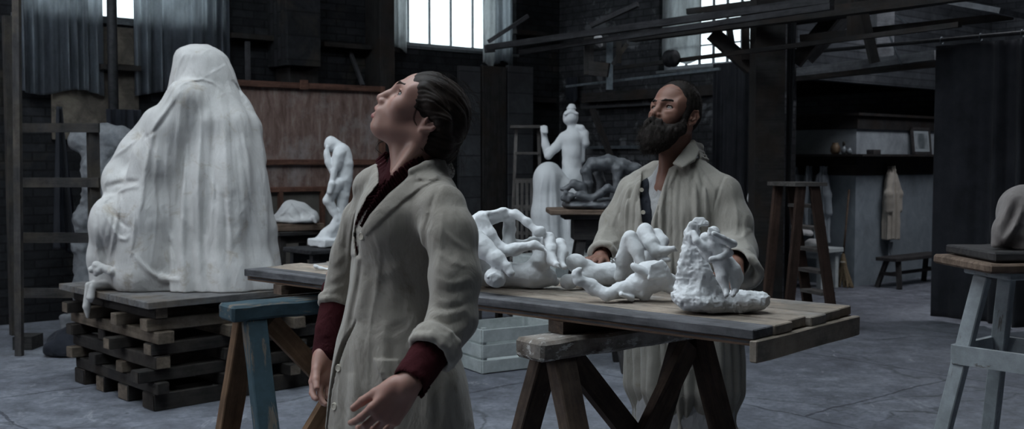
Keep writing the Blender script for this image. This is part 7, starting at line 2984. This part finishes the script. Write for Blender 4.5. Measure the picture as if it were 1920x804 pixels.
# table with folded cloths behind the stepladder
tcn = cab(1512, 500, 'L', .42)
zt2 = CAMZ + (300 - 462) / FPX * tcn.y
simple_table('small_table', 'pale wooden side table with folded white cloths, seen through the stepladder', 'table', (tcn.x, tcn.y), ANG_A, .70, .42, zt2, .05, M['paintwhite'], legw=.06)
for i, (dx, r1, h1) in enumerate(((-.19, .105, .05), (.10, .11, .055), (-.05, .10, .05))):
    FS = Sculpt(.008, .03)
    zc0 = zt2 + .006 + (.115 if i == 2 else 0)
    c = Vector((tcn.x, tcn.y, 0)) + AX * dx
    FS.ell((c.x, c.y, zc0 + h1 * .6), (r1, r1 * .8, h1), Matrix.Rotation(ANG_A, 3, 'Z'), k=.03)
    FS.ell((c.x + .03, c.y, zc0 + h1 * .5), (r1 * .8, r1 * .7, h1 * .8), k=.03)
    FS.box((c.x, c.y, zc0 + .003 - .5), (3, 3, .5), rd=.001, k=.003, op='-')
    FS.disp(lambda X, Y, Z: .010 * vnoise(X, Y, Z, 14, 5 + i) + .005 * vnoise(X, Y, Z, 34, 5))
    o = wobj('folded_cloth', FS.mesh('cloth'), M['greycloth'])
    tag(o, ['folded white cloth on the side table, nearer the stepladder', 'folded white cloth on the side table, nearer the broom', 'white cloth heaped on top of two others on the side table'][i], 'cloth', 'white cloths on the side table')
# stepladder in front of the back room
D = 9.3
sl = thing('step_ladder', 'dark red-brown stepladder with dusty treads at the entrance of the back room', 'ladder', (W(1485, 0, D).x, D, 0))
ztl = W(1475, 342, D).z
tl0, tr0 = W(1447, 338, D + .1), W(1503, 350, D - .12)
sdir = (tr0 - tl0)
sdir.z = 0
sdir.normalize()
snr = Vector((sdir.y, -sdir.x, 0))
fwd = (Vector((.95, -.3, 0))).normalized()
# treads run towards the camera: stiles spread across
pA = W(1480, 0, D - .5)
pB = W(1500, 0, D - .1)
top0 = Vector((pA.x, pA.y, ztl))
acr = Vector((.30, -.95, 0)).normalized()
run = Vector((.95, .30, 0))
for s in (0, 1):
    a = top0 + acr * (s * .34 - .1) + run * .10
    b = a + run * .22
    b.z = .003
    beam('stile', a, b, .03, .085, M['ladderred'], sl, up=run, bev=.003)
    a2 = top0 + acr * (s * .34 - .1) - run * .02
    b2 = a2 - run * .12
    b2.z = .003
    beam('rear_leg', a2, b2, .035, .075, M['ladderred'], sl, up=run, bev=.003)
beam('top_step', top0 - run * .10 + acr * .07 + Z0 * .0, top0 + run * .20 + acr * .07, .42, .03, M['ladder'], sl, bev=.003)
for i in range(1, 7):
    f = i / 7
    c = top0 + run * (.10 + .22 * f) + acr * .07
    c.z = ztl * (1 - f)
    beam('tread', c - acr * .155, c + acr * .155, .13, .026, M['ladder'], sl, bev=.002)
# ------------------------------------------------------------------ overhead rails, trusses and rods
def lv(px, py, z):
    return G(px, py, z)


def over(name, p, q, w, t, mat='rail', label=None, cat='beam', parent=None, **kw):
    o = beam(name, p, q, w, t, M[mat], parent, bev=.004, **kw)
    if label:
        tag(o, label, cat, None, 'thing')
    elif parent is None:
        o['kind'] = 'structure'
    return o


zb1 = 2.62
over('overhead_rail', lv(916, 89, zb1), lv(1560, -2, zb1), .06, .058, 'rail', 'dusty timber rail running overhead from the middle window to the upper right, upper of two')
over('overhead_rail', lv(976, 98, 2.55), lv(1560, 12, 2.55), .05, .045, 'rail', 'dusty timber rail overhead just below the longest one, lower of two')
over('overhead_beam', lv(1186, 70, 2.62), lv(1900, -22, 2.62), .10, .085, 'darkbeam', 'thick black beam crossing above the small right window')
over('overhead_rail', lv(1132, 131, 2.36), lv(1800, 46, 2.36), .04, .035, 'darkbeam', 'thin dark rail with a black pulley, passing before the small right window')
rod = over('iron_rod', lv(1062, 162, 2.20), lv(1350, 129, 2.20), .02, .022, 'steel', 'slim bright steel rod hanging above and left of the bearded man\'s head', 'rod')
# pulley
pc_ = lv(1273, 113, 2.36)
pl_ = obj('pulley', lathe_mesh([(.03, -.05), (.075, -.045), (.08, -.02), (.06, 0), (.08, .02), (.075, .045), (.03, .05)], 24), M['iron'], None, Matrix.Translation(pc_ + Z0 * .01 - NA * .105) @ Matrix.Rotation(ANG_A, 4, 'Z') @ Matrix.Rotation(R(90), 4, 'Y'))
tag(pl_, 'round black pulley on the thin dark rail before the small right window', 'pulley')
# hangers and braces of the truss
hg = thing('rail_hanger', 'dark timber hangers and iron fittings carrying the overhead rails above the statue', 'hanger', lv(1125, 110, 2.2))
for (px, y0, y1, d, w) in ((1104, 66, 140, 10.2, .09), (1143, 72, 168, 10.0, .06), (1160, 78, 118, 10.0, .05)):
    a, b = W(px, y0, d), W(px, y1, d)
    b.x, b.y = a.x, a.y
    over('hanger_post', a, b, w, w * .8, 'greywood' if px != 1143 else 'steel', parent=hg)
over('hanger_arm', W(1108, 92, 10.4), W(1176, 76, 10.3), .06, .07, 'rail', parent=hg)
over('hanger_brace', W(1176, 82, 10.0), W(1148, 122, 10.0), .05, .04, 'greywood', parent=hg)
over('hanger_shoe', W(1110, 128, 10.1), W(1145, 132, 10.0), .12, .13, 'darkbeam', parent=hg)
br_ = thing('rail_bracket', 'slanting bracket bars tying the rail end to the wall beside the middle window', 'bracket', lv(930, 80, 2.66))
over('bracket_bar', W(916, 78, 11.4), W(990, 30, 11.6), .035, .04, 'rail', parent=br_)
over('bracket_bar', W(1108, 48, 10.3), W(1196, 8, 10.0), .04, .045, 'rail', parent=br_)
over('bracket_plate', W(908, 92, 11.3), W(928, 90, 11.3), .06, .08, 'rail', parent=br_)
rg_ = obj('tied_rag', (lambda s: (PXE(s, (1122, 76, 10.1), (9, 9, 8)), PXS(s, [(1122, 78, 10.05), (1126, 84, 10.05)], [7, 5]), s.disp(lambda X, Y, Z: .01 * vnoise(X, Y, Z, 22, 1)), s.mesh('rag'))[-1])(Sculpt(.007, .02)), M['greycloth'])
tag(rg_, 'pale rag tied round the overhead rail above the seated nude', 'rag')
# strut cross before the right window
tr_ = thing('roof_truss', 'black timber truss struts crossing in front of the small right window', 'truss', lv(1390, 60, 2.5))
over('strut', W(1335, 62, 9.6), W(1408, 128, 9.6), .11, .12, 'darkbeam', parent=tr_)
over('strut', W(1398, 22, 9.5), W(1398, 112, 9.5), .06, .06, 'darkbeam', parent=tr_)
over('strut', W(1366, 40, 9.6), W(1374, 92, 9.6), .045, .05, 'darkbeam', parent=tr_)
over('tie', W(1288, 22, 9.8), W(1430, 4, 9.5), .05, .05, 'darkbeam', parent=tr_)
# second truss above the back room
t2 = thing('roof_truss', 'dark roof truss with pale gusset boards above the entrance of the back room', 'truss', lv(1560, 60, 2.6))
over('strut', W(1490, 118, 9.8), W(1592, -6, 9.6), .12, .12, 'darkbeam', parent=t2)
over('gusset_board', W(1516, 112, 10.0), W(1598, 26, 10.0), .02, .10, 'rail', parent=t2)
over('strut', W(1608, -20, 9.0), W(1640, 118, 9.0), .07, .07, 'darkbeam', parent=t2)
over('king_post', W(1606, -30, 9.2), W(1606, 72, 9.2), .13, .12, 'darkbeam', parent=t2)
over('tie', W(1480, 28, 9.7), W(1900, -34, 8.6), .16, .18, 'darkbeam', parent=t2)
over('tie', W(1500, 72, 9.6), W(1900, 30, 9.0), .05, .06, 'darkbeam', parent=t2)
over('iron_stay', W(1666, 62, 10.2), W(1694, 130, 10.2), .012, .014, 'steel', parent=t2)
over('iron_stay', W(1680, 28, 10.2), W(1720, 62, 10.2), .012, .014, 'steel', parent=t2)
# structure over the back room opening
M['palebeam'] = mat_wood('pale_grey_beam', (.13, .135, .148), (.22, .228, .245), None, dirt=.4)
for i, (p, q, w, t_, mm) in enumerate((
        (W(1492, 138, 11.2), W(1760, 104, 10.0), .16, .09, 'palebeam'),
        (W(1492, 148, 11.15), W(1760, 120, 9.95), .08, .05, 'darkbeam'),
        (W(1700, -10, 8.6), W(1900, 26, 8.0), .5, .04, 'palebeam'),
        (W(1478, 240, 11.6), W(1760, 244, 10.6), .05, .03, 'darkbeam'))):
    if i == 3:
        continue
    o = beam('trim_%d' % (30 + i), p, q, w, t_, M[mm], None, bev=.004)
    o['kind'] = 'structure'
pp_ = W(1656, 0, 10.6)
o = obj('trim_34', boxes_mesh([(-.085, .085, -.085, .085, 0, 1.4)]), M['palebeam'], None, Matrix.Translation(Vector((pp_.x, pp_.y, W(1656, 108, 10.6).z))))
o['kind'] = 'structure'
# ledge beams and sooty band along the partition behind the man
for i, (pa_, pb_, y0, y1, h_, mm) in enumerate(((1092, 1345, 176, 176, .11, 'darkbeam'), (1092, 1240, 198, 198, .03, 'rail'), (1100, 1215, 276, 276, .035, 'steel'))):
    xa_, xb_ = on(WA, pa_, y0, -.12)[0], on(WA, pb_, y1, -.12)[0]
    z_ = zat(WA, (pa_ + pb_) / 2, y0, -.12)
    o = beam('trim_%d' % (40 + i), WA @ Vector((xa_, -.08, z_)), WA @ Vector((xb_, -.08, z_)), .12, h_, M[mm], None, bev=.004)
    o['kind'] = 'structure'
o = beam('leaning_plank', W(1116, 212, 11.6), W(1158, 286, 11.3), .05, .03, M['darkbeam'], None)
a_ = W(1110, 205, 11.75)
b_ = W(1168, 300, 11.4)
b_.z = 1.0
bpy.data.objects.remove(o)
o = beam('leaning_plank', a_ + Vector((0, -.05, 0)), a_ + Vector((.72, -.75, -a_.z + .02)), .08, .03, M['darkbeam'], None)
tag(o, 'dark plank leaning against the peeling wall behind the clay group', 'plank', None, 'thing')
o = wobj('wall_rag', cloth_sheet(onW(WA, 1062, -.12), onW(WA, 1084, -.12), zat(WA, 1070, 145, -.12), zat(WA, 1070, 190, -.12), 3, .03, seed=8, n=40, m=14), M['navy'])
tag(o, 'dim cloth hanging in the far corner above the seated nude statue', 'cloth')
# thin paper-like cloth over the left lights of the small window
hang('window_curtain', WA, 1238, 1312, -20, 116, .06, M['palecurtain'], 'thin pale cloth over the left half of the small right window', 'curtain', 4, .012, 40)
